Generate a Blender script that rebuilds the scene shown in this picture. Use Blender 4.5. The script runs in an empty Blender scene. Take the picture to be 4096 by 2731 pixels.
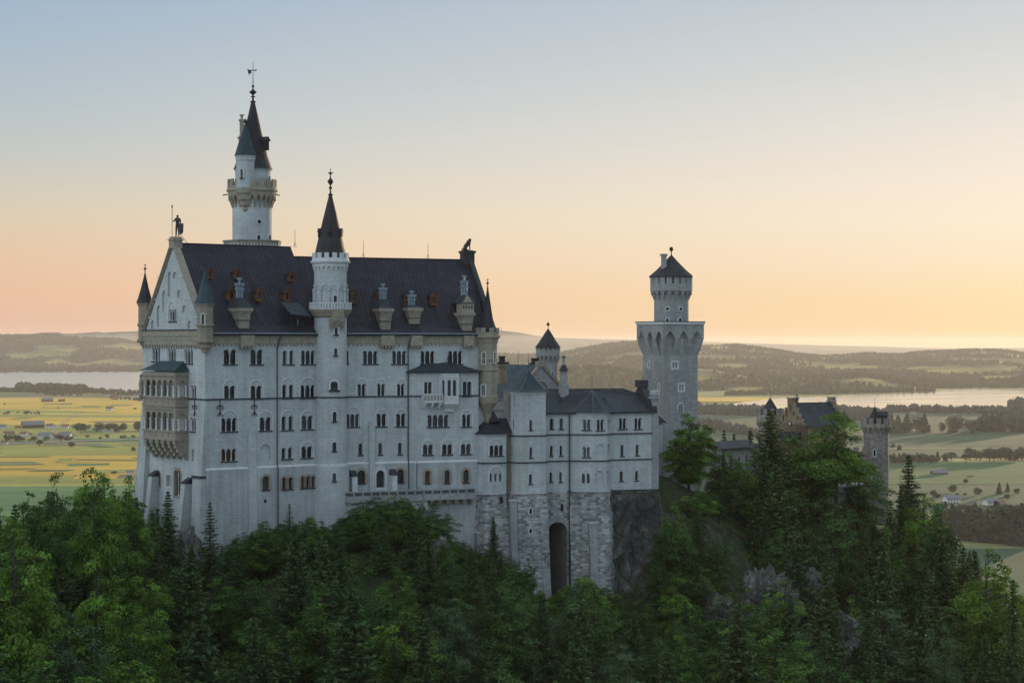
import bpy, bmesh, math, random
import numpy as np
from mathutils import Vector, Matrix, noise
from mathutils.geometry import tessellate_polygon
PI = math.pi
rnd = random.Random(7)
SC = bpy.context.scene
COL = SC.collection

# ------------------------------------------------------------------ camera
F, CX, CY = 8000.0, 2048.0, 1365.5          # focal length and centre in photo pixels
cam = bpy.data.cameras.new('camera'); co = bpy.data.objects.new('camera', cam); COL.objects.link(co)
co.location = (0, 0, 0); co.rotation_euler = (PI/2, 0, 0)
cam.sensor_width = 36; cam.lens = 36*F/4096; cam.clip_start = 1; cam.clip_end = 80000
SC.camera = co
SC.view_settings.view_transform = 'Standard'; SC.view_settings.look = 'None'
SC.view_settings.exposure = 0.0; SC.view_settings.gamma = 1.0
SC.cycles.max_bounces = 5; SC.cycles.diffuse_bounces = 3; SC.cycles.volume_bounces = 1
SC.cycles.transmission_bounces = 2; SC.cycles.glossy_bounces = 2; SC.cycles.transparent_max_bounces = 4
SC.cycles.sample_clamp_indirect = 4.0

# ------------------------------------------------------------------ sky
SUN_EL, SUN_AZ = 3.5, 27.0
HAZE_D = 2.3e-5
def srgb(r, g, b):
    def f(c):
        c /= 255.0
        return c/12.92 if c <= 0.04045 else ((c+0.055)/1.055)**2.4
    return (f(r), f(g), f(b), 1.0)
w = bpy.data.worlds.new('World'); SC.world = w; w.use_nodes = True
nt = w.node_tree; N = nt.nodes; L = nt.links
bg = N['Background']; bg.inputs[1].default_value = 1.0
sky = N.new('ShaderNodeTexSky'); sky.sky_type = 'NISHITA'; sky.sun_disc = False
sky.sun_elevation = math.radians(SUN_EL); sky.sun_rotation = math.radians(SUN_AZ)
sky.dust_density = 2.0; sky.ozone_density = 2.0
def math_n(tree, op, a, b=None, clamp=False):
    n = tree.nodes.new('ShaderNodeMath'); n.operation = op; n.use_clamp = clamp
    for i, x in enumerate((a, b)):
        if x is None: continue
        if isinstance(x, (int, float)): n.inputs[i].default_value = x
        else: tree.links.new(x, n.inputs[i])
    return n.outputs[0]
def mix_n(tree, fac, a, b, typ='MIX'):
    n = tree.nodes.new('ShaderNodeMix'); n.data_type = 'RGBA'; n.blend_type = typ
    for k, x in ((0, fac), (6, a), (7, b)):
        if isinstance(x, (int, float)): n.inputs[k].default_value = x
        elif isinstance(x, tuple): n.inputs[k].default_value = x
        else: tree.links.new(x, n.inputs[k])
    return n.outputs[2]
def ramp_n(tree, fac, stops, interp='LINEAR'):
    n = tree.nodes.new('ShaderNodeValToRGB'); r = n.color_ramp; r.interpolation = interp
    while len(r.elements) < len(stops): r.elements.new(0.5)
    for e, (p, c) in zip(r.elements, stops): e.position = p; e.color = c
    if fac is not None: tree.links.new(fac, n.inputs[0])
    return n.outputs[0]
tc = N.new('ShaderNodeTexCoord'); sp = N.new('ShaderNodeSeparateXYZ'); L.new(tc.outputs['Generated'], sp.inputs[0])
el = math_n(nt, 'DIVIDE', math_n(nt, 'ARCSINE', sp.outputs[2]), math.radians(45), True)
az = math_n(nt, 'ARCTAN2', sp.outputs[0], sp.outputs[1])
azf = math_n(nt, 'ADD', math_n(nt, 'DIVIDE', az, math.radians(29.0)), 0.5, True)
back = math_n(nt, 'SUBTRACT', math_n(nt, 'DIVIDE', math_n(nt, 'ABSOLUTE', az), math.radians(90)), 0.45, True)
e_ = lambda v: math.degrees(math.atan((CY-v)/F))/45.0
LEFT = [(0.0, srgb(230,186,164)), (e_(1180), srgb(238,194,163)), (e_(1000), srgb(233,203,172)), (e_(850), srgb(222,208,184)), (e_(650), srgb(202,204,198)), (e_(450), srgb(186,198,204)), (e_(0), srgb(162,184,206)), (0.6, srgb(176,198,226)), (1.0, (0.70, 0.85, 1.02, 1))]
RIGHT = [(0.0, srgb(255,220,164)), (e_(1180), srgb(255,228,182)), (e_(1050), srgb(255,234,202)), (e_(900), srgb(254,239,213)), (e_(750), srgb(251,237,219)), (e_(500), srgb(237,230,220)), (e_(300), srgb(222,222,218)), (e_(0), srgb(204,210,214)), (0.6, srgb(196,212,228)), (1.0, (0.70, 0.85, 1.02, 1))]
grad = mix_n(nt, azf, ramp_n(nt, el, LEFT), ramp_n(nt, el, RIGHT))  # overhead stops, out of view, raised as fill for walls and forest
BACKL = [(0.0, (0.94, 1.10, 1.22, 1)), (0.3, (1.08, 1.32, 1.50, 1)), (1.0, (0.70, 0.85, 1.02, 1))]      # unseen sky behind left, brightened to lift the gable
BACKR = [(0.0, (0.22, 0.31, 0.40, 1)), (0.3, (0.28, 0.40, 0.52, 1)), (1.0, (0.70, 0.85, 1.02, 1))]      # unseen sky behind right, dimmed to keep the front darker than the gable
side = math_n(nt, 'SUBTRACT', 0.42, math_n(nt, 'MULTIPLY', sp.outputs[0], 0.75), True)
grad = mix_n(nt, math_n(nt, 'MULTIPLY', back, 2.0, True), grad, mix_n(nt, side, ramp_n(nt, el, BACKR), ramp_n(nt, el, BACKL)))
nis = mix_n(nt, 1.0, sky.outputs[0], (0.05, 0.05, 0.05, 1), 'MULTIPLY')
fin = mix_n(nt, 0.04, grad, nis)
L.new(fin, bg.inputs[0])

# ------------------------------------------------------------------ sun
sl = bpy.data.lights.new('sun', 'SUN'); so = bpy.data.objects.new('sun', sl); COL.objects.link(so)
sl.energy = 4.2; sl.angle = math.radians(0.6); sl.color = (1.0, 0.72, 0.42)
_sd = Vector((math.sin(math.radians(SUN_AZ))*math.cos(math.radians(SUN_EL)), math.cos(math.radians(SUN_AZ))*math.cos(math.radians(SUN_EL)), math.sin(math.radians(SUN_EL))))
so.rotation_euler = _sd.to_track_quat('Z', 'Y').to_euler(); so.location = (60, 300, 120)

# ------------------------------------------------------------------ helpers
WO = {}                                      # world origin of every object built
def tag(o, label=None, cat=None, group=None, kind=None):
    if label: o['label'] = label
    if cat: o['category'] = cat
    if group: o['group'] = group
    if kind: o['kind'] = kind
    return o
def thing(name, loc, label, cat, group=None):
    o = bpy.data.objects.new(name, None); COL.objects.link(o); o.empty_display_size = 0.5
    o.location = loc; WO[o] = Vector(loc)
    return tag(o, label, cat, group)
def link(name, me, parent=None, origin=None, scale=None):
    o = bpy.data.objects.new(name, me); COL.objects.link(o)
    og = Vector(origin) if origin is not None else (WO[parent] if parent else Vector((0, 0, 0)))
    WO[o] = og.copy()
    if parent: o.parent = parent; o.location = og - WO[parent]
    else: o.location = og
    if scale is not None: o.scale = scale
    return o
class MB:
    def __init__(s): s.v = []; s.f = []; s.m = []; s.uv = []
    def face(s, pts, mat=0, uv=None):
        k = len(s.v); s.v.extend([tuple(p) for p in pts]); s.f.append(tuple(range(k, k+len(pts)))); s.m.append(mat)
        if uv is None:
            p0 = Vector(pts[0]); n = Vector((0, 0, 0))
            for i in range(1, len(pts)-1): n += (Vector(pts[i])-p0).cross(Vector(pts[i+1])-p0)
            if n.length > 1e-12: n.normalize()
            h = math.hypot(n.x, n.y)
            if h < 0.25: uv = [(p[0], p[1]) for p in pts]
            else:
                tx, ty = -n.y/h, n.x/h
                uv = [(p[0]*tx+p[1]*ty, p[2]/max(h, .3)) for p in pts]
        s.uv.extend(uv)
    def poly(s, outer, holes, conv, mat=0):
        rings = [outer]+list(holes); flat = [p for r in rings for p in r]
        for t in tessellate_polygon([[Vector((p[0], p[1], 0)) for p in r] for r in rings]):
            s.face([conv(*flat[i]) for i in t], mat, [flat[i] for i in t])
    def box(s, W, s0, s1, o0, o1, z0, z1, mat=0):
        P = lambda a, b, c: W.pt(a, c, b)
        A = [P(s0,o0,z0), P(s1,o0,z0), P(s1,o1,z0), P(s0,o1,z0), P(s0,o0,z1), P(s1,o0,z1), P(s1,o1,z1), P(s0,o1,z1)]
        for q in ((0,1,2,3),(4,5,6,7),(0,1,5,4),(1,2,6,5),(2,3,7,6),(3,0,4,7)): s.face([A[i] for i in q], mat)
    def hexa(s, A, mat=0):
        for q in ((0,1,2,3),(4,5,6,7),(0,1,5,4),(1,2,6,5),(2,3,7,6),(3,0,4,7)): s.face([A[i] for i in q], mat)
    def lathe(s, c, prof, seg=32, mat=0, a0=0.0, mats=None):
        for j in range(len(prof)-1):
            (r0, z0), (r1, z1) = prof[j], prof[j+1]
            m = mats[j] if mats else mat; R = max(r0, r1, .05); vz0 = z0; vz1 = z1
            if abs(z1-z0) < 1e-4: vz0, vz1 = r0, r1
            for i in range(seg):
                a, b = a0+2*PI*i/seg, a0+2*PI*(i+1)/seg
                p = [(c[0]+r0*math.cos(a), c[1]+r0*math.sin(a), z0), (c[0]+r0*math.cos(b), c[1]+r0*math.sin(b), z0),
                     (c[0]+r1*math.cos(b), c[1]+r1*math.sin(b), z1), (c[0]+r1*math.cos(a), c[1]+r1*math.sin(a), z1)]
                u = [(a*R, vz0), (b*R, vz0), (b*R, vz1), (a*R, vz1)]
                if r0 < 1e-4: p, u = p[1:], u[1:]
                elif r1 < 1e-4: p, u = p[:3], u[:3]
                s.face(p, m, u)
    def tube(s, a, b, r0, r1=None, seg=6, mat=0):
        a, b = Vector(a), Vector(b); r1 = r0 if r1 is None else r1
        d = (b-a).normalized(); x = d.orthogonal().normalized(); y = d.cross(x)
        P = [[c+x*r*math.cos(2*PI*i/seg)+y*r*math.sin(2*PI*i/seg) for i in range(seg)] for c, r in ((a, r0), (b, r1))]
        for i in range(seg):
            k = (i+1) % seg; s.face([P[0][i], P[0][k], P[1][k], P[1][i]], mat)
        s.face(P[1], mat); s.face(P[0][::-1], mat)
    def mesh(s, name, mats, origin):
        me = bpy.data.meshes.new(name); o = np.array(origin)
        me.from_pydata((np.array(s.v)-o).tolist(), [], s.f)
        for m in mats: me.materials.append(m)
        me.polygons.foreach_set('material_index', s.m)
        ul = me.uv_layers.new(name='UVMap'); ul.data.foreach_set('uv', np.array(s.uv, dtype=np.float32).ravel())
        me.update(); return me
    def build(s, name, mats, parent=None, origin=None):
        if not isinstance(mats, (list, tuple)): mats = [mats]
        og = Vector(origin) if origin is not None else (WO[parent] if parent else Vector((0, 0, 0)))
        return link(name, s.mesh(name, mats, og), parent, og)
class Wall:                                  # a vertical wall line: origin, direction left to right as seen from outside
    def __init__(s, ox, oy, dx, dy):
        l = math.hypot(dx, dy); s.ox, s.oy, s.dx, s.dy = ox, oy, dx/l, dy/l
    def s_at(s, u): r = (u-CX)/F; return (r*s.oy-s.ox)/(s.dx-r*s.dy)
    def z_at(s, u, v): return (CY-v)/F*(s.oy+s.s_at(u)*s.dy)
    def pt(s, a, z, out=0.0): return Vector((s.ox+a*s.dx+out*s.dy, s.oy+a*s.dy-out*s.dx, z))
    def off(s, out): return Wall(s.ox+out*s.dy, s.oy-out*s.dx, s.dx, s.dy)
    def back(s): return s
def wall2(p, q): return Wall(p[0], p[1], q[0]-p[0], q[1]-p[1])
def dist2(p, q): return math.hypot(q[0]-p[0], q[1]-p[1])
GW = Wall(0, 0, 1, 0)                        # s = x, out = -y
def at(u, v, Y): return Vector(((u-CX)/F*Y, Y, (CY-v)/F*Y))
def crop(x0, y0, k): return lambda x, y: (x0+x/k, y0+y/k)
cA, cB, cC, cD, cE, cF = crop(500,900,2.614), crop(1200,900,2.614), crop(500,1300,2.614), crop(1200,1300,2.614), crop(500,1800,2.614), crop(1200,1700,2.614)
cG, cH, cI, cJ, cK, cL, cM, cN = crop(800,250,2.09), crop(1800,1250,2.6133), crop(1800,1800,2.24), crop(2450,950,1.568), crop(2900,1500,2.4125), crop(3300,1900,1.887), crop(0,1250,2.09), crop(2600,1250,1.572)

# ------------------------------------------------------------------ materials
def new_mat(name, rough=0.9):
    m = bpy.data.materials.new(name); m.use_nodes = True
    b = m.node_tree.nodes['Principled BSDF']; b.inputs['Roughness'].default_value = rough
    b.inputs['Specular IOR Level'].default_value = 0.25
    return m, m.node_tree, b
def noise_n(t, scale, detail=3, vec=None, rough=0.55):
    n = t.nodes.new('ShaderNodeTexNoise'); n.inputs['Scale'].default_value = scale; n.inputs['Detail'].default_value = detail
    n.inputs['Roughness'].default_value = rough
    if vec is not None: t.links.new(vec, n.inputs['Vector'])
    return n.outputs[0]
def scaled(t, vec, x, y, z):
    n = t.nodes.new('ShaderNodeVectorMath'); n.operation = 'MULTIPLY'; n.inputs[1].default_value = (x, y, z)
    t.links.new(vec, n.inputs[0]); return n.outputs[0]
def bump_n(t, b, h, strength, dist):
    n = t.nodes.new('ShaderNodeBump'); n.inputs['Strength'].default_value = strength; n.inputs['Distance'].default_value = dist
    t.links.new(h, n.inputs['Height']); t.links.new(n.outputs[0], b.inputs['Normal'])
def flat_mat(name, c, rough=0.8, metal=0.0, var=0.15, scale=1.5):
    m, t, b = new_mat(name, rough); b.inputs['Metallic'].default_value = metal
    g = t.nodes.new('ShaderNodeNewGeometry')
    n = noise_n(t, scale, 4, g.outputs['Position'])
    c2 = tuple(x*(1-var) for x in c[:3])+(1,); c1 = tuple(min(1, x*(1+var)) for x in c[:3])+(1,)
    t.links.new(ramp_n(t, n, [(0.3, c2), (0.7, c1)]), b.inputs['Base Color']); return m
def ashlar(name, c, bw=0.9, bh=0.4, mortar=0.02, var=0.10, stain=0.18, bump=0.25, dist=0.03, mcol=None, streak=0.12):
    m, t, b = new_mat(name, 0.92); uv = t.nodes.new('ShaderNodeUVMap'); g = t.nodes.new('ShaderNodeNewGeometry')
    br = t.nodes.new('ShaderNodeTexBrick'); t.links.new(uv.outputs[0], br.inputs['Vector'])
    br.inputs['Scale'].default_value = 1.0; br.inputs['Brick Width'].default_value = bw; br.inputs['Row Height'].default_value = bh
    br.inputs['Mortar Size'].default_value = mortar; br.inputs['Mortar Smooth'].default_value = 0.3; br.inputs['Bias'].default_value = 0.0
    k = lambda s_: tuple(min(1, x*s_) for x in c[:3])+(1,)
    br.inputs['Color1'].default_value = k(1+var); br.inputs['Color2'].default_value = k(1-var); br.inputs['Mortar'].default_value = mcol or k(0.62)
    st = noise_n(t, 0.16, 5, g.outputs['Position'], 0.65)
    sk = noise_n(t, 1.0, 3, scaled(t, g.outputs['Position'], 1.3, 1.3, 0.07))
    fine = noise_n(t, 2.6, 4, g.outputs['Position'], 0.7)
    c1 = mix_n(t, 1.0, br.outputs[0], ramp_n(t, st, [(0.30, (1-stain,)*3+(1,)), (0.68, (1.06, 1.05, 1.03, 1))]), 'MULTIPLY')
    c2 = mix_n(t, 1.0, c1, ramp_n(t, sk, [(0.32, (1-streak,)*3+(1,)), (0.6, (1.02,)*3+(1,))]), 'MULTIPLY')
    c3 = mix_n(t, 1.0, c2, ramp_n(t, fine, [(0.3, (0.86,)*3+(1,)), (0.7, (1.1,)*3+(1,))]), 'MULTIPLY')
    t.links.new(c3, b.inputs['Base Color'])
    h = math_n(t, 'ADD', math_n(t, 'MULTIPLY', br.outputs['Fac'], -1.0), math_n(t, 'MULTIPLY', fine, 0.8))
    bump_n(t, b, h, bump, dist); return m
def seam_roof(name, c, c2, pitch=0.7, rough=0.42, spec=0.5):
    m, t, b = new_mat(name, rough); b.inputs['Specular IOR Level'].default_value = spec
    uv = t.nodes.new('ShaderNodeUVMap'); g = t.nodes.new('ShaderNodeNewGeometry')
    br = t.nodes.new('ShaderNodeTexBrick'); t.links.new(uv.outputs[0], br.inputs['Vector']); br.offset = 0.5; br.offset_frequency = 2
    mp = t.nodes.new('ShaderNodeMapping'); mp.inputs['Rotation'].default_value = (0, 0, PI/2); t.links.new(uv.outputs[0], mp.inputs[0]); t.links.new(mp.outputs[0], br.inputs['Vector'])
    br.inputs['Scale'].default_value = 1.0; br.inputs['Brick Width'].default_value = 5.5; br.inputs['Row Height'].default_value = pitch
    br.inputs['Mortar Size'].default_value = 0.035; br.inputs['Mortar Smooth'].default_value = 0.5
    br.inputs['Color1'].default_value = c+(1,); br.inputs['Color2'].default_value = tuple(x*0.78 for x in c)+(1,); br.inputs['Mortar'].default_value = c2+(1,)
    n = noise_n(t, 0.5, 5, g.outputs['Position'], 0.65)
    t.links.new(mix_n(t, 1.0, br.outputs[0], ramp_n(t, n, [(0.3, (0.72,)*3+(1,)), (0.7, (1.28, 1.25, 1.22, 1))]), 'MULTIPLY'), b.inputs['Base Color'])
    t.links.new(ramp_n(t, n, [(0.3, (rough+.12,)*3+(1,)), (0.7, (rough-.05,)*3+(1,))]), b.inputs['Roughness'])
    bump_n(t, b, math_n(t, 'ADD', br.outputs['Fac'], math_n(t, 'MULTIPLY', n, 0.4)), 0.5, 0.05); return m
M = {}
M['lime'] = ashlar('limestone_ashlar', (0.475, 0.50, 0.505), 1.1, 0.42, 0.022, 0.06, 0.20, 0.2, mcol=(.34, .36, .37, 1), streak=.11)
M['lime_low'] = ashlar('limestone_plinth', (0.455, 0.475, 0.475), 1.3, 0.5, 0.022, 0.04, 0.26, mcol=(.36, .37, .37, 1), streak=0.2)
M['trim'] = flat_mat('pale_stone_trim', (0.54, 0.55, 0.545), 0.85, var=0.12)
M['sand'] = ashlar('beige_sandstone', (0.32, 0.275, 0.22), 0.9, 0.45, 0.02, 0.08, 0.2)
M['sandt'] = flat_mat('beige_sandstone_trim', (0.29, 0.25, 0.20), 0.85, var=0.2)
M['rust'] = ashlar('rusticated_stone', (0.40, 0.405, 0.40), 0.85, 0.46, 0.05, 0.5, 0.35, 1.0, 0.35, (0.47, 0.475, 0.47, 1), 0.25)
M['grey'] = ashlar('grey_ashlar', (0.33, 0.335, 0.335), 0.9, 0.36, 0.025, 0.12, 0.2)
M['patch'] = ashlar('weathered_mixed_stone', (0.33, 0.295, 0.26), 0.8, 0.4, 0.02, 0.26, 0.45, streak=0.25)
M['yellow'] = ashlar('brown_yellow_brick', (0.33, 0.235, 0.15), 0.6, 0.25, 0.03, 0.15, 0.25)
M['redbrick'] = ashlar('red_brick', (0.32, 0.12, 0.08), 0.5, 0.2, 0.02, 0.15, 0.2)
M['roof'] = seam_roof('dark_metal_roof', (0.023, 0.0225, 0.033), (0.056, 0.055, 0.074), 0.75, 0.6, 0.2)
M['slate'] = seam_roof('grey_metal_roof', (0.026, 0.035, 0.042), (0.052, 0.066, 0.075), 0.62, 0.58, 0.25)
M['teal'] = seam_roof('verdigris_roof', (0.018, 0.044, 0.054), (0.045, 0.085, 0.098), 0.62, 0.55, 0.3)
M['spire'] = seam_roof('spire_metal', (0.026, 0.025, 0.029), (0.055, 0.055, 0.062), 0.5, 0.58, 0.25)
M['dark'] = flat_mat('dark_iron', (0.018, 0.017, 0.018), 0.6)
M['pipe'] = flat_mat('dark_pipe', (0.06, 0.064, 0.073), 0.6)
M['sill'] = flat_mat('dark_sill', (0.035, 0.037, 0.043), 0.7)
M['zinc'] = flat_mat('zinc_sheet', (0.20, 0.25, 0.29), 0.45, var=0.1)
M['hip'] = flat_mat('hip_highlight', (0.13, 0.155, 0.17), 0.5)  # pale strips standing in for highlights along the roof hips
M['wood'] = flat_mat('orange_wood', (0.15, 0.062, 0.026), 0.75, var=0.3)
M['bronze'] = flat_mat('bronze', (0.045, 0.042, 0.038), 0.55, var=0.4)
m, t, b = new_mat('window_glass', 0.18); b.inputs['Specular IOR Level'].default_value = 0.5
_o = t.nodes.new('ShaderNodeObjectInfo'); _g0 = t.nodes.new('ShaderNodeNewGeometry'); t.links.new(ramp_n(t, math_n(t, 'MULTIPLY', _o.outputs['Random'], math_n(t, 'ADD', noise_n(t, .9, 2, _g0.outputs['Position']), .5)), [(.35, (.006, .007, .009, 1)), (.7, (.022, .028, .036, 1)), (.95, (.04, .05, .06, 1))]), b.inputs['Base Color']); M['glass'] = m  # pane tone varies per window in place of uneven sky reflections
m, t, b = new_mat('warm_window_glass', 0.25); b.inputs['Base Color'].default_value = (0.055, 0.026, 0.009, 1); M['warm'] = m
m, t, b = new_mat('lit_window_glass', 0.3); b.inputs['Base Color'].default_value = (0.04, 0.02, 0.01, 1)
_g = t.nodes.new('ShaderNodeNewGeometry'); _n = noise_n(t, 2.2, 2, _g.outputs['Position'])
t.links.new(ramp_n(t, _n, [(0.5, (0, 0, 0, 1)), (0.75, (0.8, 0.35, 0.12, 1))]), b.inputs['Emission Color']); b.inputs['Emission Strength'].default_value = 0.15; M['lit'] = m
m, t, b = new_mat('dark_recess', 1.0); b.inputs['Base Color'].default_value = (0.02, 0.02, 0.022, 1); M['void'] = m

# ------------------------------------------------------------------ architecture helpers
def arc_outline(s0, s1, z0, z1, n=1, mull=0.2, seg=7, point=False):
    wd = (s1-s0-(n-1)*mull)/n; r = wd/2; zs = z1-r*(1.35 if point else 1.0); ky = (z1-zs)/r
    pts = [(s0, z0), (s1, z0)]
    for i in range(n-1, -1, -1):
        c = s0+i*(wd+mull)+r
        for k in range(seg+1):
            a = PI*k/seg; pts.append((c+r*math.cos(a), zs+r*ky*math.sin(a)**(0.8 if point else 1.0)))
    return pts, wd, zs
_colmesh = {}
def column_mesh(m):
    if m.name not in _colmesh:
        mb = MB(); mb.lathe((0, 0), [(1.7,0),(1.7,.04),(1.25,.09),(1.0,.12),(.92,.80),(1.05,.83),(1.7,.93),(1.8,1.0),(0,1.0)], 10)
        _colmesh[m.name] = mb.mesh('column', [m], (0, 0, 0))
    return _colmesh[m.name]
def window(parent, W, s0, s1, z0, z1, n=1, cols=0, arch=None, surround=None, glass='glass', sep=False, depth=0.5, proud=0.0, sill=True, stone='trim', mull=None, blind=None, point=False, name='window'):
    """builds the window part (reveal and glass) with its frame, column and sill pieces; returns the holes to cut in the wall"""
    if n == 1: mull = 0
    elif mull is None: mull = (0.42*(s1-s0)/n if sep else 0.16*(s1-s0)/n)
    holes = []
    if sep and n > 1:
        wd = (s1-s0-(n-1)*mull)/n
        for i in range(n):
            a = s0+i*(wd+mull); holes.append(arc_outline(a, a+wd, z0, z1, 1, 0, point=point))
    else: holes.append(arc_outline(s0, s1, z0, z1, n, mull, point=point))
    og = W.pt((s0+s1)/2, z0, proud); mb = MB()
    for out, wd, zs in holes:
        k = len(out); back = proud-depth
        if proud > 0: back = 0.03
        for i in range(k):
            p, q = out[i], out[(i+1) % k]
            mb.face([W.pt(p[0], p[1], proud), W.pt(q[0], q[1], proud), W.pt(q[0], q[1], back), W.pt(p[0], p[1], back)], 0)
        mb.poly(out, [], lambda a, z: W.pt(a, z, back), 1)
        if blind is None and proud == 0 and wd > 0.55:                       # glazing bars
            zc = z0+(zs-z0)*0.62
            mb.box(W, out[0][0], out[1][0], back+.02, back+.07, zc-.03, zc+.03, 2)
    wp = mb.build(name, [M[stone] if blind is None else M[blind], M[glass] if blind is None else M[blind], M['sill']], parent, og)
    out, wd, zs = holes[0]
    if cols and n > 1 and not sep:
        r = max(0.075, min(0.13, mull*0.42)); h = zs-z0
        xs = [s0+(i+1)*wd+i*mull+mull/2 for i in range(n-1)]
        if cols > 1: xs += [s0+r*1.2, s1-r*1.2]
        for x in xs:
            p = W.pt(x, z0, proud-0.18); link('column', column_mesh(M['trim']), wp, p, (r, r, h))
    if sill and blind is None:
        sb = MB(); sb.box(W, s0-.12, s1+.12, -0.1+proud, .16+proud, z0-.2, z0, 0); sb.build('sill', M['sill'], wp, og)
    fr = MB(); done = False
    if arch is not None:                                                     # relieving arch ring over the lights
        c, R = (s0+s1)/2, (s1-s0)/2+.12; zz = arch-R; k = 12; zz = max(zz, z0+.3)
        for i in range(k):
            a, b_ = PI*i/k, PI*(i+1)/k
            A = [W.pt(c+r_*math.cos(x), zz+r_*math.sin(x), o_+proud) for o_ in (0.0, .10) for (r_, x) in ((R, a), (R+.2, a), (R+.2, b_), (R, b_))]
            fr.hexa(A, 0)
        for sg in (-1, 1): fr.box(W, c+sg*R+(0 if sg > 0 else -.2), c+sg*R+(.2 if sg > 0 else 0), 0+proud, .10+proud, z0, zz, 0)
        done = True
    if surround is not None or proud > 0:                                    # raised band round each opening
        mt = 0
        for o2, wd2, zs2 in holes:
            wdt = surround if surround else .16
            inner = o2; cc = ((o2[0][0]+o2[1][0])/2, zs2)
            outer = []
            for i, (a, z) in enumerate(o2):
                if i < 2: outer.append((a+(-wdt if i == 0 else wdt), z-(0 if sill else wdt)))
                else:
                    dx, dz = a-cc[0], z-cc[1]
                    if n > 1 and not sep:
                        outer.append((a + (wdt if a >= s1-1e-3 else (-wdt if a <= s0+1e-3 else 0)), z + (wdt if z > zs2+.05 else 0)))
                    else:
                        l = math.hypot(dx, dz) or 1; outer.append((a+dx/l*wdt, z+dz/l*wdt))
            k = len(o2)
            for i in range(k):
                j = (i+1) % k
                if i == 0 and sill: continue
                f0, f1 = (0.0, .09) if proud == 0 else (0.0, proud+.05)
                A = [W.pt(p[0], p[1], o_) for o_ in (f0, f1) for p in (inner[i], outer[i], outer[j], inner[j])]
                fr.hexa(A, 0)
        done = True
    if done: fr.build('frame', M['sandt'] if (surround and stone == 'sandt') else M['trim'], wp, og)
    return [h[0] for h in holes]
def px_window(parent, W, c, x0, x1, y0, y1, n=1, cols=0, arch=None, **kw):
    """same, from the photograph's measured extents on that wall"""
    (ua, va), (ub, vb) = c(x0, y0), c(x1, y1)
    s0, s1 = W.s_at(ua), W.s_at(ub); um = (ua+ub)/2
    z1, z0 = W.z_at(um, va), W.z_at(um, vb)
    if arch is not None: arch = W.z_at(um, c(0, arch)[1])
    return window(parent, W, s0, s1, z0, z1, n, cols, arch, **kw)
def frieze(mb, W, s0, s1, zt, zm, zb, n, out=0.35, mat=0, point=False, back=0.0):
    mb.box(W, s0, s1, back, out+.15, zm+(zt-zm)*.45, zt, mat); mb.box(W, s0, s1, back, out, zm, zm+(zt-zm)*.45, mat)
    wd = (s1-s0)/n; r = wd*.36; pts = [(s1, zm), (s0, zm)]; zc = zb+(zm-zb)*.25
    for i in range(n):
        c = s0+(i+.5)*wd; pts += [(c-wd/2, zb), (c-r, zb)]
        for k in range(7):
            a = PI-PI*k/6; pts.append((c+r*math.cos(a), zc+min(r, (zm-zc)*.85)*math.sin(a)))
        pts += [(c+r, zb), (c+wd/2, zb)]
    o2 = out*.75; pts = [p for i, p in enumerate(pts) if i == 0 or p != pts[i-1]]
    mb.poly(pts, [], lambda a, z: W.pt(a, z, o2), mat)
    for i in range(1, len(pts)):
        p, q = pts[i], pts[(i+1) % len(pts)]
        mb.face([W.pt(p[0], p[1], o2), W.pt(q[0], q[1], o2), W.pt(q[0], q[1], back), W.pt(p[0], p[1], back)], mat)
def ring_brackets(mb, c, r0, r1, z0, z1, n, w=.45, mat=0, a0=0.0, arcs=True):
    """row of corbels carrying an overhanging ring"""
    for i in range(n):
        a = a0+2*PI*i/n; h = PI*w/n
        P = lambda r, x, z: (c[0]+r*math.cos(x), c[1]+r*math.sin(x), z)
        zm = z0+(z1-z0)*.45; rm = r0+(r1-r0)*.55
        for (ra, za, rb, zb2) in ((r0+.02, z0, rm, zm), (rm, zm, r1, z1)):
            A = [P(r0-.1, a-h, za), P(r0-.1, a+h, za), P(ra+.06, a+h, za), P(ra+.06, a-h, za), P(r0-.1, a-h, zb2), P(r0-.1, a+h, zb2), P(rb, a+h, zb2), P(rb, a-h, zb2)]
            mb.hexa(A, mat)
        if arcs:                                                             # small arch between two corbels
            b = a+2*PI/n
            for k in range(5):
                t0, t1 = k/5, (k+1)/5
                f = lambda t_: z1-(z1-z0)*.40*abs(2*t_-1)**2.2-.02
                x0, x1 = a+h+(b-a-2*h)*t0, a+h+(b-a-2*h)*t1
                A = [P(r0-.1, x0, f(t0)), P(r0-.1, x1, f(t1)), P(r1-.04, x1, f(t1)), P(r1-.04, x0, f(t0)), P(r0-.1, x0, z1), P(r0-.1, x1, z1), P(r1-.04, x1, z1), P(r1-.04, x0, z1)]
                mb.hexa(A, mat)
def crenels(mb, c, r0, r1, z0, z1, n, duty=.6, mat=0, a0=0.0, cap=False):
    for i in range(n):
        a = a0+2*PI*i/n; h = PI*duty/n
        for k in range(2):
            x0, x1 = a-h+h*k, a-h+h*(k+1)
            P = lambda r, x, z: (c[0]+r*math.cos(x), c[1]+r*math.sin(x), z)
            zt0, zt1 = (z1-.18*(z1-z0) if k == 0 and cap else z1), (z1-.18*(z1-z0) if k == 1 and cap else z1)
            A = [P(r0, x0, z0), P(r1, x0, z0), P(r1, x1, z0), P(r0, x1, z0), P(r0, x0, zt0), P(r1, x0, zt0), P(r1, x1, zt1), P(r0, x1, zt1)]
            mb.hexa(A, mat)
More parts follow.
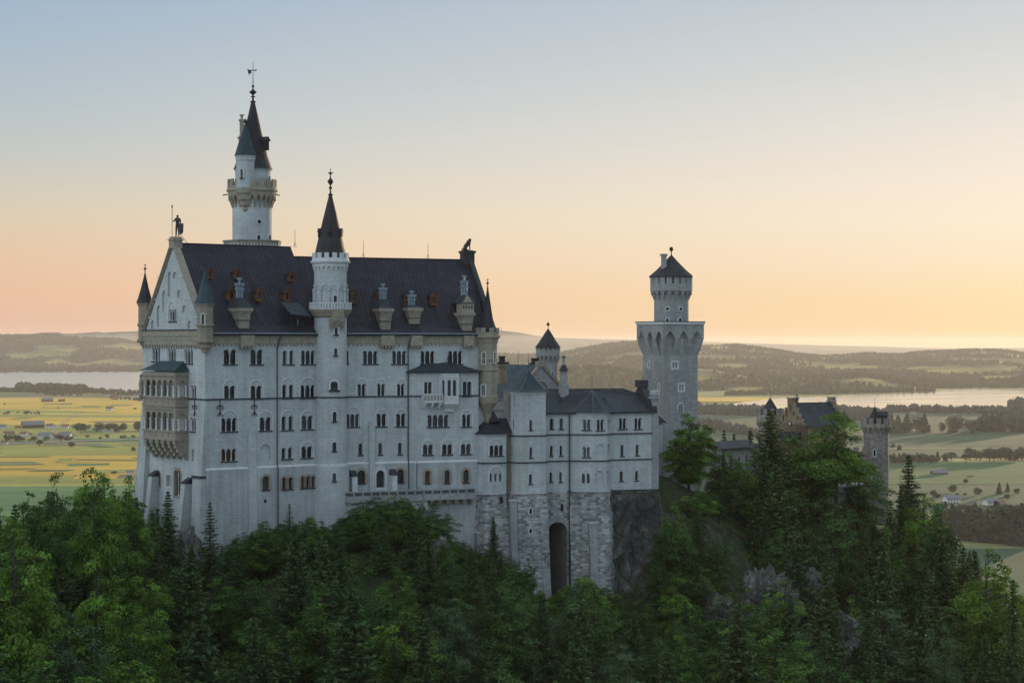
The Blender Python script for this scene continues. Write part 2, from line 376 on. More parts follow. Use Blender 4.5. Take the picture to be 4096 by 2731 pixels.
def finial(parent, c, z0, z1, r=.22, cross=False):
    h = z1-z0; mb = MB()
    mb.lathe(c, [(r*1.0,z0-.4),(r*.8,z0),(r*1.7,z0+.06*h),(r*.6,z0+.12*h),(r*.5,z0+.26*h),(r*1.4,z0+.30*h),(r*.5,z0+.34*h),(r*.5,z0+.40*h),(r*1.9,z0+.50*h),(r*1.9,z0+.54*h),(r*.5,z0+.64*h),(r*.3,z0+.74*h),(r*.9,z0+.80*h),(r*.3,z0+.85*h),(r*.15,z1),(0,z1)], 10)
    if cross: mb.box(GW, c[0]-r*1.6, c[0]+r*1.6, -c[1]-.05, -c[1]+.05, z0+.80*h, z0+.84*h)
    return mb.build('finial', M['dark'], parent, (c[0], c[1], z0))
def cyl_wall(c, R, u):
    """tangent wall where the sight line of column u meets a round tower"""
    r = (u-CX)/F; A = r*r+1; B = -2*(r*c[0]+c[1]); C = c[0]**2+c[1]**2-R*R
    Y = (-B-math.sqrt(max(B*B-4*A*C, 0)))/(2*A); x = r*Y; nx, ny = (x-c[0])/R, (Y-c[1])/R
    return Wall(x, Y, -ny, nx)
def tower_window(parent, c, R, cr, x0, x1, y0, y1, n=1, **kw):
    u = cr((x0+x1)/2, 0)[0]; W = cyl_wall(c, R, u); Y = W.oy
    hw = abs(cr(x1, 0)[0]-cr(x0, 0)[0])/F*Y/2; hw /= max(.45, abs(W.dx))
    kw.setdefault('proud', .10)
    window(parent, W, -hw, hw, (CY-cr(0, y1)[1])/F*Y, (CY-cr(0, y0)[1])/F*Y, n, **kw)
def on_plane(u, v, p, n):
    d = Vector(((u-CX)/F, 1, (CY-v)/F)); return d*(p.dot(n)/d.dot(n))

# ================================================================== THE CASTLE: main hall
ZE, ZS, ZP, ZB = 1.3, -9.3, -20.3, -39.0
D1, G1 = (0.785, 0.6195), (-0.6195, 0.785)
C0 = (-49.1, 320.0); WG = 21.0
K0 = (C0[0]+24.2*D1[0], C0[1]+24.2*D1[1])
a_ = math.radians(24); D2, G2 = (math.cos(a_), math.sin(a_)), (-math.sin(a_), math.cos(a_))
E0 = (K0[0]+29.5*D2[0], K0[1]+29.5*D2[1])
FARL = (C0[0]+WG*G1[0], C0[1]+WG*G1[1]); FARR = (E0[0]+WG*G2[0], E0[1]+WG*G2[1])
ab = (a_+math.atan2(D1[1], D1[0]))/2; FARK = (K0[0]-WG*1.01*math.sin(ab), K0[1]+WG*1.01*math.cos(ab))
WGB, W1, W2 = Wall(*FARL, -G1[0], -G1[1]), Wall(*C0, *D1), Wall(*K0, *D2)
hall = thing('castle_hall', (K0[0], K0[1], ZB), 'long pale limestone castle hall with steep dark roof, gable end and rows of arched windows', 'castle building')

# gable end ---------------------------------------------------------
hg = []
for x0, x1, y0, y1 in ((280,365,1280,1425), (445,530,1290,1435), (618,710,1300,1445)):
    hg += px_window(hall, WGB, cA, x0, x1, y0, y1, 3, 2)
hg += px_window(hall, WGB, cC, 688, 745, 628, 762, 2, 2, 580)
hg += px_window(hall, WGB, cC, 685, 742, 965, 1110, 2, 2, 918)
hg += px_window(hall, WGB, cC, 251, 271, 1270, 1340, sill=False)
hg += px_window(hall, WGB, cC, 697, 718, 1295, 1420, sill=False)
hg += px_window(hall, WGB, cA, 458, 540, 880, 1005, 3, 2, 800)
for i, (x0, x1, y0, y1) in enumerate(((447,485,490,745), (500,541,490,560), (388,428,682,905), (545,583,680,760), (331,374,840,1065), (600,637,838,915), (272,302,995,1085), (655,692,1000,1080))):
    hg += px_window(hall, WGB, cA, x0, x1, y0, y1, 1, 0, None, blind='lime', depth=.3, sill=False, name='blind_arch')
for x0, x1, y0, y1, n, st in ((205,252,200,345,2,'sandt'), (320,370,225,375,2,'sandt'), (435,482,255,380,2,'trim')):
    hg += px_window(hall, WGB, cE, x0, x1, y0, y1, n, 1, surround=.25, stone=st, sill=False)
hg += px_window(hall, WGB, cE, 520, 583, 205, 480, 2, 1, 200, surround=.4, stone='sandt', sill=False, name='portal')
# door openings onto the loggia, seen between its columns
LZ = [(-9.05, -6.6), (-14.5, -12.0)]
LW = WGB.off(2.35)
ls0, ls1 = LW.s_at(cC(190, 0)[0]), LW.s_at(cC(527, 0)[0])
for zb_, zt_ in LZ:
    for k in (1, 3):
        a = ls0+(ls1-ls0)*(k+.1)/5; hg += window(hall, WGB, a, a+1.2, zb_-.6, zt_-.2, 1, sill=False)
APEX = 16.2
mb = MB()
mb.poly([(0, ZB), (WG, ZB), (WG, ZE), (WG/2, APEX), (0, ZE)], hg, lambda a, z: WGB.pt(a, z), 0)
mb.build('gable_wall', [M['lime']], hall)
mb = MB()                                                                    # raking coping and cornices
for sg in (0, 1):
    s_a, s_b = (0, WG/2) if sg == 0 else (WG, WG/2)
    wdt = .62; sl_ = (APEX-ZE)/(WG/2)
    for o_, (w0, w1) in ((.42, (0, .2)), (.24, (-.16, 0)), (.12, (-.32, -.16))):
        A = [WGB.pt(s, z+dz*1.8, o) for o in (-.9 if w0 == 0 else 0, o_) for (s, z, dz) in ((s_a, ZE, w0), (s_a, ZE, w1), (s_b, APEX, w1), (s_b, APEX, w0))]
        mb.hexa(A, 0)
frieze(mb, WGB, .3, WG-.3, 1.75, .2, -1.15, 25, .3, 0)
mb.box(WGB, 0, WG, 0, .55, 1.75, 1.95, 1)
mb.box(WGB, 0, WG, 0, .14, ZS-.12, ZS+.12, 1)
P_ = WGB.pt(WG/2, 0)
mb.box(WGB, WG/2-.75, WG/2+.75, -1.3, .4, APEX-.9, APEX+.35, 0); mb.box(WGB, WG/2-.9, WG/2+.9, -1.45, .55, APEX+.35, APEX+.6, 0); mb.box(WGB, WG/2-.7, WG/2+.7, -1.25, .35, APEX+.6, APEX+.95, 0)
for s0_, s1_, z_ in ((5.2,6.8,10.6),(3.1,4.7,6.9),(1.7,3.2,3.9),(12.6,14.6,10.6),(14.4,16.6,6.9),(17.4,19.6,3.9)):
    mb.box(WGB, s0_, s1_, 0, .13, z_, z_+.16, 2)
mb.build('gable_coping', [M['sandt'], M['sill'], M['trim']], hall)
mb = MB(); mb.box(WGB, 0, WG, 0, .32, ZB, ZP-.3, 0)
A = [WGB.pt(s, z, o) for o, z0_ in ((0, 0), ) for s in (0, WG) for z in (ZP-.3,)]
mb2 = MB()
def buttress(mb, W, s0, s1, zt, o0, o1, cap=True, zb=ZB, mat=0, flare=0.0):
    A = [W.pt(s0-flare,zb,0), W.pt(s1+flare,zb,0), W.pt(s1+flare,zb,o1), W.pt(s0-flare,zb,o1), W.pt(s0,zt,0), W.pt(s1,zt,0), W.pt(s1,zt,o0), W.pt(s0,zt,o0)]
    mb.hexa(A, mat)
    if cap:
        B = [W.pt(s0-.08,zt+.01,-.05), W.pt(s1+.08,zt+.01,-.05), W.pt(s1+.08,zt+.01,o0+.12), W.pt(s0-.08,zt+.01,o0+.12), W.pt(s0-.08,zt+1.0,-.05), W.pt(s1+.08,zt+1.0,-.05), W.pt(s1+.08,zt+.12,o0+.12), W.pt(s0-.08,zt+.12,o0+.12)]
        mb.hexa(B, 1)
for (xa, xb, yt) in ((238,300,258), (580,652,335)):
    Wb = WGB.off(1.4); s0_ = Wb.s_at(cE(xa, 0)[0]); s1_ = s0_+1.3
    mb2 = MB(); buttress(mb2, WGB, s0_, s1_, WGB.z_at(cE(xa,0)[0], cE(0,yt)[1]), 1.3, 3.2); mb2.build('gable_buttress', [M['lime_low'], M['sill']], hall)
# sloped corner piers
Wc = Wall(*C0, 0.10, -0.99)
for W_, s_, e in ((WGB, 0.0, -1), (WGB, WG, 1)):
    mb2 = MB(); a, b_ = (s_, s_+2.2) if e < 0 else (s_-2.4, s_)
    for zt, zb, ot, ob, ft, fb in ((ZS-.6, ZP-1.6, .05, .9, 0, .7 if e < 0 else .25), (ZP-1.6, ZB, .95, 1.5, .8 if e < 0 else .3, 2.1 if e < 0 else .7)):
        la, lb = (a-fb, a-ft) if e < 0 else (a, a)
        ra, rb = (b_, b_) if e < 0 else (b_+fb, b_+ft)
        A = [W_.pt(la,zb,-1.5), W_.pt(ra,zb,-.0 if e>0 else 0), W_.pt(ra,zb,ob), W_.pt(la,zb,ob), W_.pt(lb,zt,-1.5), W_.pt(rb,zt,0), W_.pt(rb,zt,ot), W_.pt(lb,zt,ot)]
        mb2.hexa(A, 0)
    if e > 0: mb2.box(W_, a-.1, b_+.35, 0, 1.12, ZP-1.6, ZP-1.2, 1)
    mb2.build('corner_buttress', [M['lime_low'], M['sill']], hall)

# long front -------------------------------------------------------
h1u, h1l, h2u, h2l = [], [], [], []
for x0, x1, y0, y1, n, cl, sp_ in ((1028,1170,1300,1455,2,2,0), (1308,1446,1300,1455,2,2,0), (1650,1765,1310,1455,2,0,1), (1840,1990,1310,1453,3,2,0)):
    h1u += px_window(hall, W1, cA, x0, x1, y0, y1, n, cl, sep=bool(sp_))
for x0, x1, y0, y1, n, cl, sp_, ar in ((1035,1157,632,768,2,2,0,580), (1312,1434,632,768,2,2,0,580), (1645,1762,622,762,2,0,1,562), (1835,1990,626,760,3,2,0,552),
        (1005,1172,970,1110,3,2,0,895), (1405,1532,962,1102,2,2,0,902), (1638,1758,950,1095,2,0,1,897), (1845,1968,945,1088,2,2,0,895),
        (1638,1750,1278,1398,2,0,1,None), (1843,1962,1265,1386,2,2,0,1222)):
    h1u += px_window(hall, W1, cC, x0, x1, y0, y1, n, cl, ar, sep=bool(sp_))
h1u += px_window(hall, W1, cC, 1005, 1168, 1292, 1420, 3, 2, glass='warm')
h1u += px_window(hall, W1, cC, 1408, 1520, 1245, 1408, 1, 0, None, blind='lime', depth=.25, name='blind_arch'); 
h1l += px_window(hall, W1.off(.3), cE, 1436, 1508, 268, 412, 1, surround=.4, stone='sandt')
h1l += px_window(hall, W1.off(.3), cE, 1642, 1752, 282, 408, 2, 0, surround=.35, sep=True, stone='sandt')
h1l += px_window(hall, W1.off(.3), cE, 1840, 1985, 272, 392, 3, 0, surround=.35, sep=True, stone='sandt')
h1l += px_window(hall, W1.off(.3), cE, 1452, 1488, 512, 550, 1, sill=False, name='vent_opening')
for x0, x1, y0, y1 in ((655,815,1315,1450), (960,1115,1315,1450), (1258,1410,1315,1450), (1550,1700,1315,1450)):
    h2u += px_window(hall, W2, cB, x0, x1, y0, y1, 3, 2)
h2u += px_window(hall, W2, cB, 483, 508, 1312, 1448, 1)
for x0, x1, y0, y1, n, ar in ((598,690,614,740,2,568), (805,892,614,740,2,568), (1012,1097,614,740,2,568), (478,620,930,1062,3,860), (798,905,925,1057,2,882), (1002,1108,925,1057,2,882)):
    h2u += px_window(hall, W2, cD, x0, x1, y0, y1, n, 2, ar)
for x0, x1, y0, y1 in ((612,655,1236,1355), (820,862,1230,1352), (1025,1066,1228,1348)): h2u += px_window(hall, W2, cD, x0, x1, y0, y1, 1)
WL2 = W2.off(.3)
for x0, x1, y0, y1 in ((600,682,470,608), (1012,1086,458,600)): h2l += px_window(hall, WL2, cF, x0, x1, y0, y1, 1, surround=.45, stone='sandt')
h2l += px_window(hall, WL2, cF, 797, 885, 470, 652, 1, arch=440, surround=.5, sill=False, name='door')
for W_, ln, hu, hl, nm in ((W1, 24.2, h1u, h1l, 'front_wall'), (W2, 29.5, h2u, h2l, 'front_wall')):
    mb = MB(); mb.poly([(0, ZP), (ln, ZP), (ln, ZE), (0, ZE)], hu, lambda a, z: W_.pt(a, z), 0)
    mb.poly([(-.05, ZB), (ln, ZB), (ln, ZP-.3), (-.05, ZP-.3)], hl, lambda a, z: W_.pt(a, z, .3), 1)
    mb.face([W_.pt(-.05, ZP-.3, .3), W_.pt(ln, ZP-.3, .3), W_.pt(ln, ZP, 0), W_.pt(-.05, ZP, 0)], 2)
    mb.build(nm, [M['lime'], M['lime_low'], M['trim']], hall)
mb = MB()
for p, q in ((E0, FARR), (FARR, FARK), (FARK, FARL)):
    W_ = wall2(p, q); mb.face([W_.pt(0, ZB), W_.pt(dist2(p, q), ZB), W_.pt(dist2(p, q), ZE), W_.pt(0, ZE)], 0)
W_ = wall2(E0, FARR); mb.face([W_.pt(0, ZE), W_.pt(WG, ZE), W_.pt(WG/2, 14.5)], 0)
mb.build('rear_wall', [M['lime']], hall)
mb = MB()
frieze(mb, W1, .4, 22.6, 1.15, .2, -.75, 30, .3, 0); frieze(mb, W2, 1.5, 28.4, 1.15, .2, -.75, 36, .3, 0)
mb.build('eaves_frieze', [M['sandt']], hall)
mb = MB()
mb.box(W1, 0, 22.5, 0, .14, ZS-.12, ZS+.12); mb.build('string_course', [M['sill']], hall)
mb = MB(); mb.box(W2, 1.8, 17.5, 0, .14, ZS-.12, ZS+.12); mb.build('string_course', [M['sill']], hall)
for W_, x0, x1, yt, c in ((W1, 1283, 1357, 1095, cC), (W2, 720, 773, 1005, cD)):
    mb = MB(); s0_, s1_ = W_.s_at(c(x0, 0)[0]), W_.s_at(c(x1, 0)[0]); buttress(mb, W_.off(0), s0_, s1_, W_.z_at(c(x0,0)[0], c(0,yt)[1]), .35, 1.0, False, flare=.12); mb.build('slim_buttress', [M['lime']], hall)
for x0, x1, y in ((522,575,530), (938,990,518)):
    mb = MB(); s0_ = WL2.s_at(cF(x0,0)[0]); s1_ = WL2.s_at(cF(x1,0)[0])
    buttress(mb, WL2, s0_, s1_, W2.z_at(cF(x0,0)[0], cF(0,y)[1]), 1.3, 1.3, True, -26.4); mb.build('terrace_pier', [M['trim'], M['sill']], hall)
for x, W_, c, yb in ((1585, W1, cC, -38), (1126, W2, cD, -25.0)):
    s_ = W_.s_at(c(x, 0)[0]); mb = MB()
    mb.tube(W_.pt(s_+.4, .9, .65), W_.pt(s_, -.9, .32), .16); mb.tube(W_.pt(s_, -.9, .22), W_.pt(s_, ZP+.3, .22), .10, seg=8); mb.tube(W_.pt(s_, ZP+.3, .22), W_.pt(s_, ZP-.6, .5), .10); mb.tube(W_.pt(s_, ZP-.6, .5), W_.pt(s_, yb, .5), .10)
    mb.build('drainpipe', M['pipe'], hall)
for W_, x, y in ((W1, 990, 870), (W1, 1350, 865), (WGB, 735, 868)):
    u, v = cC(x, y); s_, z_ = W_.s_at(u), W_.z_at(u, v); mb = MB(); k = .6 if W_ is W1 else .8
    mb.tube(W_.pt(s_, z_+1.5, .12), W_.pt(s_, z_-1.3, .12), .07)
    for sg in (-1, 1):
        pr = None
        for i in range(9):
            a = -.6+i*.62; q = W_.pt(s_+sg*(.32+.33*math.cos(PI-a))*1.4*k, z_+.15+.30*math.sin(a), .12)
            if pr is not None: mb.tube(pr, q, .065, seg=5)
            pr = q
        mb.tube(W_.pt(s_, z_-.6, .12), W_.pt(s_+sg*.55, z_-1.25, .12), .06, seg=5)
    mb.build('wall_anchor', M['dark'], hall)

# roof -------------------------------------------------------------
def gable_roof(W, s0, s1, zr, tr, ze, ov=.7, thick=.35, mat=0, flare=True):
    mb = MB(); sl_ = (zr-ze)/tr
    prof = [(-ov, ze-.15), (1.3, ze+.9*sl_*.95), (tr, zr)]                   # slight kick at the eave
    back = [(2*tr+ov, ze-.15), (2*tr-1.3, ze+.9*sl_*.95), (tr, zr)]
    for pr in (prof, back):
        d0 = 0
        for (ta, za), (tb, zb) in zip(pr, pr[1:]):
            l = math.hypot(tb-ta, zb-za)
            mb.face([W.pt(s0, za, -ta), W.pt(s1, za, -ta), W.pt(s1, zb, -tb), W.pt(s0, zb, -tb)], mat, [(s0, d0), (s1, d0), (s1, d0+l), (s0, d0+l)]); d0 += l
            for s_ in (s0, s1):
                mb.face([W.pt(s_, za, -ta), W.pt(s_, zb, -tb), W.pt(s_, zb-thick*1.7, -tb), W.pt(s_, za-thick, -ta)], mat)
    mb.face([W.pt(s0, ze-.15, ov), W.pt(s1, ze-.15, ov), W.pt(s1, ze-.15-thick, ov), W.pt(s0, ze-.15-thick, ov)], mat)
    mb.face([W.pt(s0, ze-.15-thick, ov), W.pt(s1, ze-.15-thick, ov), W.pt(s1, ze-.15-thick, -.2), W.pt(s0, ze-.15-thick, -.2)], mat)
    mb.tube(W.pt(s0, zr+.02, -tr), W.pt(s1, zr+.02, -tr), .12)
    return mb
ZR1, ZR2, TR = 16.1, 14.5, WG/2
roof1 = gable_roof(W1, -.05, 22.6, ZR1, TR, ZE+.1)
roof1 = roof1.build('roof', [M['roof']], hall)
roof2 = gable_roof(W2, -3.5, 29.4, ZR2, TR, ZE+.1).build('roof', [M['roof']], hall)
mb = MB()
for W_, a, b_ in ((W1, .3, 22.6), (W2, 1.9, 28.0)):
    mb.tube(W_.pt(a, ZE+.02, .78), W_.pt(b_, ZE+.02, .78), .10)
mb.build('gutter', [M['zinc']], hall)
mb = MB()                                                                    # stone coping of the far gable with its pedestal
for o_ in (1,):
    A = [W2.pt(s_, z_, -t_) for s_ in (28.95, 29.75) for t_, z_ in ((-.5, ZE-.3), (-.5, ZE+.9), (TR, ZR2+.95), (TR, ZR2-.4))]
    mb.hexa(A, 0)
    A = [W2.pt(s_, z_, -t_) for s_ in (28.95, 29.75) for t_, z_ in ((WG+.5, ZE-.3), (WG+.5, ZE+.9), (TR, ZR2+.95), (TR, ZR2-.4))]
    mb.hexa(A, 0)
mb.box(W2, 27.9, 29.9, -TR-1, -TR+1, ZR2-.9, ZR2+1.2, 0); mb.box(W2, 27.7, 30.1, -TR-1.2, -TR+1.2, ZR2+1.2, ZR2+1.6, 0)
mb.build('gable_coping', [M['sill']], hall)
def roofplane(W, zr):
    p = W.pt(0, ZE+.1, 0); q = W.pt(10, ZE+.1, 0); r = W.pt(0, zr, -TR)
    return p, (q-p).cross(r-p).normalized()
RP1, RP2 = roofplane(W1, ZR1), roofplane(W2, ZR2)
def local(W, p): dx, dy = p.x-W.ox, p.y-W.oy; return dx*W.dx+dy*W.dy, -(dx*W.dy-dy*W.dx)  # s, t
def dormer(W, RP, u, v, wd, h, roof):
    p = on_plane(u, v, *RP); s_, t_ = local(W, p); o = -t_+.25; z0 = p.z; mb = MB(); hw = wd/2
    pr = [(s_-hw, z0), (s_+hw, z0), (s_+hw, z0+h*.62), (s_, z0+h), (s_-hw, z0+h*.62)]
    ho = arc_outline(s_-hw*.5, s_+hw*.5, z0+h*.14, z0+h*.66)[0]
    mb.poly(pr, [ho], lambda a, z: W.pt(a, z, o), 0); mb.poly(ho, [], lambda a, z: W.pt(a, z, o-.2), 1)
    for i in range(len(ho)):
        a, b_ = ho[i], ho[(i+1) % len(ho)]; mb.face([W.pt(*a, o), W.pt(*b_, o), W.pt(*b_, o-.2), W.pt(*a, o-.2)], 0)
    sl_ = (ZR1-ZE)/TR; d = h/sl_+.3
    for a, b_ in ((0, 4), (1, 2)):
        mb.face([W.pt(*pr[a], o), W.pt(*pr[b_], o), W.pt(*pr[b_], o-d), W.pt(*pr[a], o-d)], 0)
    for sg in (-1, 1):
        A = [(s_+sg*(hw+.16), z0+h*.55), (s_, z0+h+.04), (s_, z0+h+.16), (s_+sg*(hw+.16), z0+h*.68)]
        mb.hexa([W.pt(*a, o+.14) for a in A]+[W.pt(*a, o-d-.4) for a in A], 2)
        mb.hexa([W.pt(a[0], a[1]-.02, o+.17) for a in A]+[W.pt(a[0], a[1]-.02, o+.10) for a in A], 0)
    for a in (-1, 1): mb.box(W, s_+a*hw*.78-.06, s_+a*hw*.78+.06, o, o+.07, z0, z0+h*.6, 0)
    mb.box(W, s_-hw-.1, s_+hw+.1, o, o+.12, z0-.12, z0+.02, 0)
    return mb.build('dormer_window', [M['wood'], M['glass'], M['roof']], roof, W.pt(s_, z0, o))
for x, y in ((885,550), (1170,560), (1735,582)): dormer(W1, RP1, *cA(x, y), 1.0, 1.55, roof1)
for x, y in ((1108,782), (1396,792), (1690,797)): dormer(W1, RP1, *cA(x, y), 1.12, 2.2, roof1)
for x, y in ((557,812), (832,815), (1127,827), (1397,835), (1690,842)): dormer(W2, RP2, *cB(x, y), 1.12, 2.2, roof2)
def chimney(W, RP, c, x0, x1, yt, yb, roof, roofh, vent, crown=False):
    um = c((x0+x1)/2, 0)[0]; p = on_plane(um, c(0, yb)[1], *RP); s_, t_ = local(W, p); Y = p.y; o = -t_
    hw = (c(x1, 0)[0]-c(x0, 0)[0])/F*Y/2; z0 = p.z-.3; zt = (CY-c(0, yt)[1])/F*Y; d = 2.0; mb = MB()
    zc = zt-.8
    A = [W.pt(s_-hw*.82, z0, o+.15), W.pt(s_+hw*.82, z0, o+.15), W.pt(s_+hw*.82, z0, o-d), W.pt(s_-hw*.82, z0, o-d), W.pt(s_-hw, zc, o+.35), W.pt(s_+hw, zc, o+.35), W.pt(s_+hw, zc, o-d-1.5), W.pt(s_-hw, zc, o-d-1.5)]
    mb.hexa(A, 0)
    mb.box(W, s_-hw-.12, s_+hw+.12, o-d-1.6, o+.45, zc, zc+.3, 1); mb.box(W, s_-hw-.32, s_+hw+.32, o-d-1.8, o+.65, zc+.3, zt, 1)
    mb.box(W, s_-hw-.02, s_+hw+.02, o-d, o+.33, (z0+zc)*.5, (z0+zc)*.5+.12, 2)
    n = 6
    for i in range(n): mb.box(W, s_-hw+2*hw*(i+.3)/n, s_-hw+2*hw*(i+.7)/n, o, o+.42, zc-.35, zc, 1)
    if crown:
        mb.box(W, s_-hw-.1, s_+hw+.1, o-d, o+.5, zt, zt+1.6, 1); mb.face([W.pt(s_-hw, zt+1.6, o+.52), W.pt(s_+hw, zt+1.6, o+.52), W.pt(s_-hw*.2, zt+3.2, o+.52)], 1)
        for i in range(4): mb.box(W, s_-hw+2*hw*(i+.15)/4, s_-hw+2*hw*(i+.55)/4, o+.4, o+.54, zt+.7, zt+1.2, 2)
        zt += 1.6
    ch = mb.build('chimney', [M['sand'], M['sandt'], M['sill']], roof, W.pt(s_, z0, o))
    zr = zt+roofh; mb = MB(); oo = o-.8
    B = [W.pt(s_-hw-.35, zt, o+.65), W.pt(s_+hw+.35, zt, o+.65), W.pt(s_+hw+.35, zt, o-d-3), W.pt(s_-hw-.35, zt, o-d-3)]
    T = [W.pt(s_-hw*.55, zr, oo), W.pt(s_+hw*.55, zr, oo), W.pt(s_+hw*.55, zr, o-d-3), W.pt(s_-hw*.55, zr, o-d-3)]
    mb.hexa(B+T, 0); mb.build('chimney_roof', [M['slate']], ch, W.pt(s_, zt, o))
    if vent:
        mb = MB(); zz = zr-.2; h = vent; ov = oo-.5
        for ds, k in ((-hw*.42, .72), (0, 1.0), (hw*.42, .72)):
            mb.tube(W.pt(s_+ds, zz, ov), W.pt(s_+ds, zz+h*k, ov), .19, seg=8)
            mb.box(W, s_+ds-.31, s_+ds+.31, ov-.25, ov+.3, zz+h*k-.1, zz+h*k+.28); mb.box(W, s_+ds-.23, s_+ds+.23, ov-.2, ov+.25, zz+h*k-.75, zz+h*k-.5)
        mb.box(W, s_-hw*.55, s_+hw*.55, ov-.1, ov+.1, zz+h*.12, zz+h*.18); mb.box(W, s_-hw*.7, s_+hw*.7, ov-.22, ov+.22, zz+h*.45, zz+h*.52)
        mb.build('flue_vent', M['zinc'], ch, W.pt(s_, zr, ov))
chimney(W1, RP1, cA, 1168, 1312, 868, 1062, roof1, 1.7, 3.2)
chimney(W2, RP2, cB, 828, 958, 872, 1080, roof2, 1.6, 2.6)
chimney(W2, RP2, cB, 1128, 1262, 866, 1016, roof2, .5, 2.4)
chimney(W2, RP2, cB, 1683, 1808, 915, 1098, roof2, 1.4, 3.4, True)
mb = MB()                                                                    # corbelled chimney feet under the eaves
for W_, c, x0, x1, yb in ((W1, cA, 1190, 1332, 1280), (W2, cB, 835, 975, 1295), (W2, cB, 1145, 1268, 1262), (W2, cB, 1700, 1806, 1272)):
    s0_, s1_ = W_.s_at(c(x0, 0)[0]), W_.s_at(c(x1, 0)[0]); zb_ = W_.z_at(c(x0, 0)[0], c(0, yb)[1]); m_ = (s0_+s1_)/2
    mb.box(W_, s0_, s1_, 0, .75, -.3, 1.0, 0); mb.box(W_, s0_-.1, s1_+.1, 0, .85, -.75, -.3, 0)
    for i in range(4): mb.box(W_, s0_+(s1_-s0_)*(i+.1)/4, s0_+(s1_-s0_)*(i+.65)/4, 0, .8, -1.1, -.75, 0)
    A = [W_.pt(m_-.25, zb_, 0), W_.pt(m_+.25, zb_, 0), W_.pt(m_+.25, zb_, .12), W_.pt(m_-.25, zb_, .12), W_.pt(s0_, -1.1, 0), W_.pt(s1_, -1.1, 0), W_.pt(s1_, -1.1, .6), W_.pt(s0_, -1.1, .6)]
    mb.hexa(A, 0)
mb.build('eaves_corbel', [M['sandt']], hall)
p = on_plane(*cA(1795, 1060), *RP1); s_, t_ = local(W1, p); o = -t_; mb = MB()   # shed dormer
A = [W1.pt(s_-1.1, p.z-.3, o), W1.pt(s_+1.1, p.z-.3, o), W1.pt(s_+1.1, p.z+1.9, o+.2), W1.pt(s_-1.1, p.z+1.9, o+.2)]
mb.hexa(A+[W1.pt(a, z, o-2.5) for a, z in ((s_-1.1, p.z), (s_+1.1, p.z), (s_+1.1, p.z+1.9), (s_-1.1, p.z+1.9))], 0)
mb.box(W1, s_-.3, s_+.3, o, o+.3, p.z+.2, p.z+1.3, 1); mb.box(W1, s_-.03, s_+.03, o, o+.34, p.z+.2, p.z+1.3, 2)
B = [W1.pt(s_-2.0, p.z+1.9, o+1.5), W1.pt(s_+1.9, p.z+1.6, o+1.5), W1.pt(s_+1.5, p.z+3.9, o-1.9), W1.pt(s_-1.9, p.z+3.9, o-1.9)]
mb.hexa(B+[q+Vector((0, 0, .14)) for q in B], 3)
mb.build('shed_dormer', [M['roof'], M['glass'], M['zinc'], M['slate']], roof1, W1.pt(s_, p.z, o))
for W_, x, y0, y1, c, zr_, rf in ((W1, 1777, 48, 240, cA, ZR1, roof1), (W2, 663, 165, 345, cB, ZR2, roof2), (W2, 1338, 192, 370, cB, ZR2, roof2)):
    u = c(x, 0)[0]; Wr = W_.off(-TR); s_ = Wr.s_at(u); mb = MB(); a = Wr.pt(s_, zr_); b_ = Wr.pt(s_, Wr.z_at(u, c(0, y0)[1]))
    mb.tube(a, b_, .05, .03, 5); mb.tube(Wr.pt(s_+.35, zr_), a+Vector((0,0,.9)), .03, seg=4); mb.tube(Wr.pt(s_-.35, zr_), a+Vector((0,0,.9)), .03, seg=4)
    mb.build('lightning_rod', M['dark'], rf, a)

# corner turrets ---------------------------------------------------
def turret(c, R, zbot, zc, z1, zs, apex, top, seg=8, a0=PI/8, open_u=None, green=False):
    mb = MB()
    mb.lathe(c, [(0,zbot),(R*.45,zbot+.15),(R*.5,zbot+.6),(R*.75,zbot+.9),(R*.8,zbot+1.5),(R*1.05,zbot+1.8),(R*1.1,zc-.5),(R*1.22,zc-.3),(R*1.22,zc),(R,zc+.1),(R,z1-.3),(R*1.18,z1-.1),(R*1.18,z1+.15),(R,z1+.25),(R,zs-.6),(R*1.12,zs-.35),(R*1.22,zs-.15),(R*1.22,zs),(0,zs)], seg, 0, a0)
    t = mb.build('corner_turret', [M['sand']], hall, (c[0], c[1], zbot))
    mb = MB(); mb.lathe(c, [(R*1.32,zs-.02),(R*1.27,zs+.12),(R*1.05,zs+(apex-zs)*.16),(R*.62,zs+(apex-zs)*.5),(.1,apex),(0,apex)], seg, 0, a0)
    mb.build('spire', [M['teal' if green else 'spire']], t, (c[0], c[1], zs)); finial(t, c, apex-.2, top, .13, True); return t
c_ = at(*cA(838, 0), 319.3); c_ = (c_.x, c_.y)
t_r = turret(c_, 1.32, -1.9, .2, 2.6, 6.05, 11.5, 13.2, green=True)
tower_window(t_r, c_, 1.25, cA, 802, 832, 928, 1038, proud=.12, sill=False)
c_ = at(*cA(210, 0), 336.8); c_ = (c_.x, c_.y)
turret(c_, 1.15, -1.4, .3, 2.8, 6.5, 11.4, 13.2)
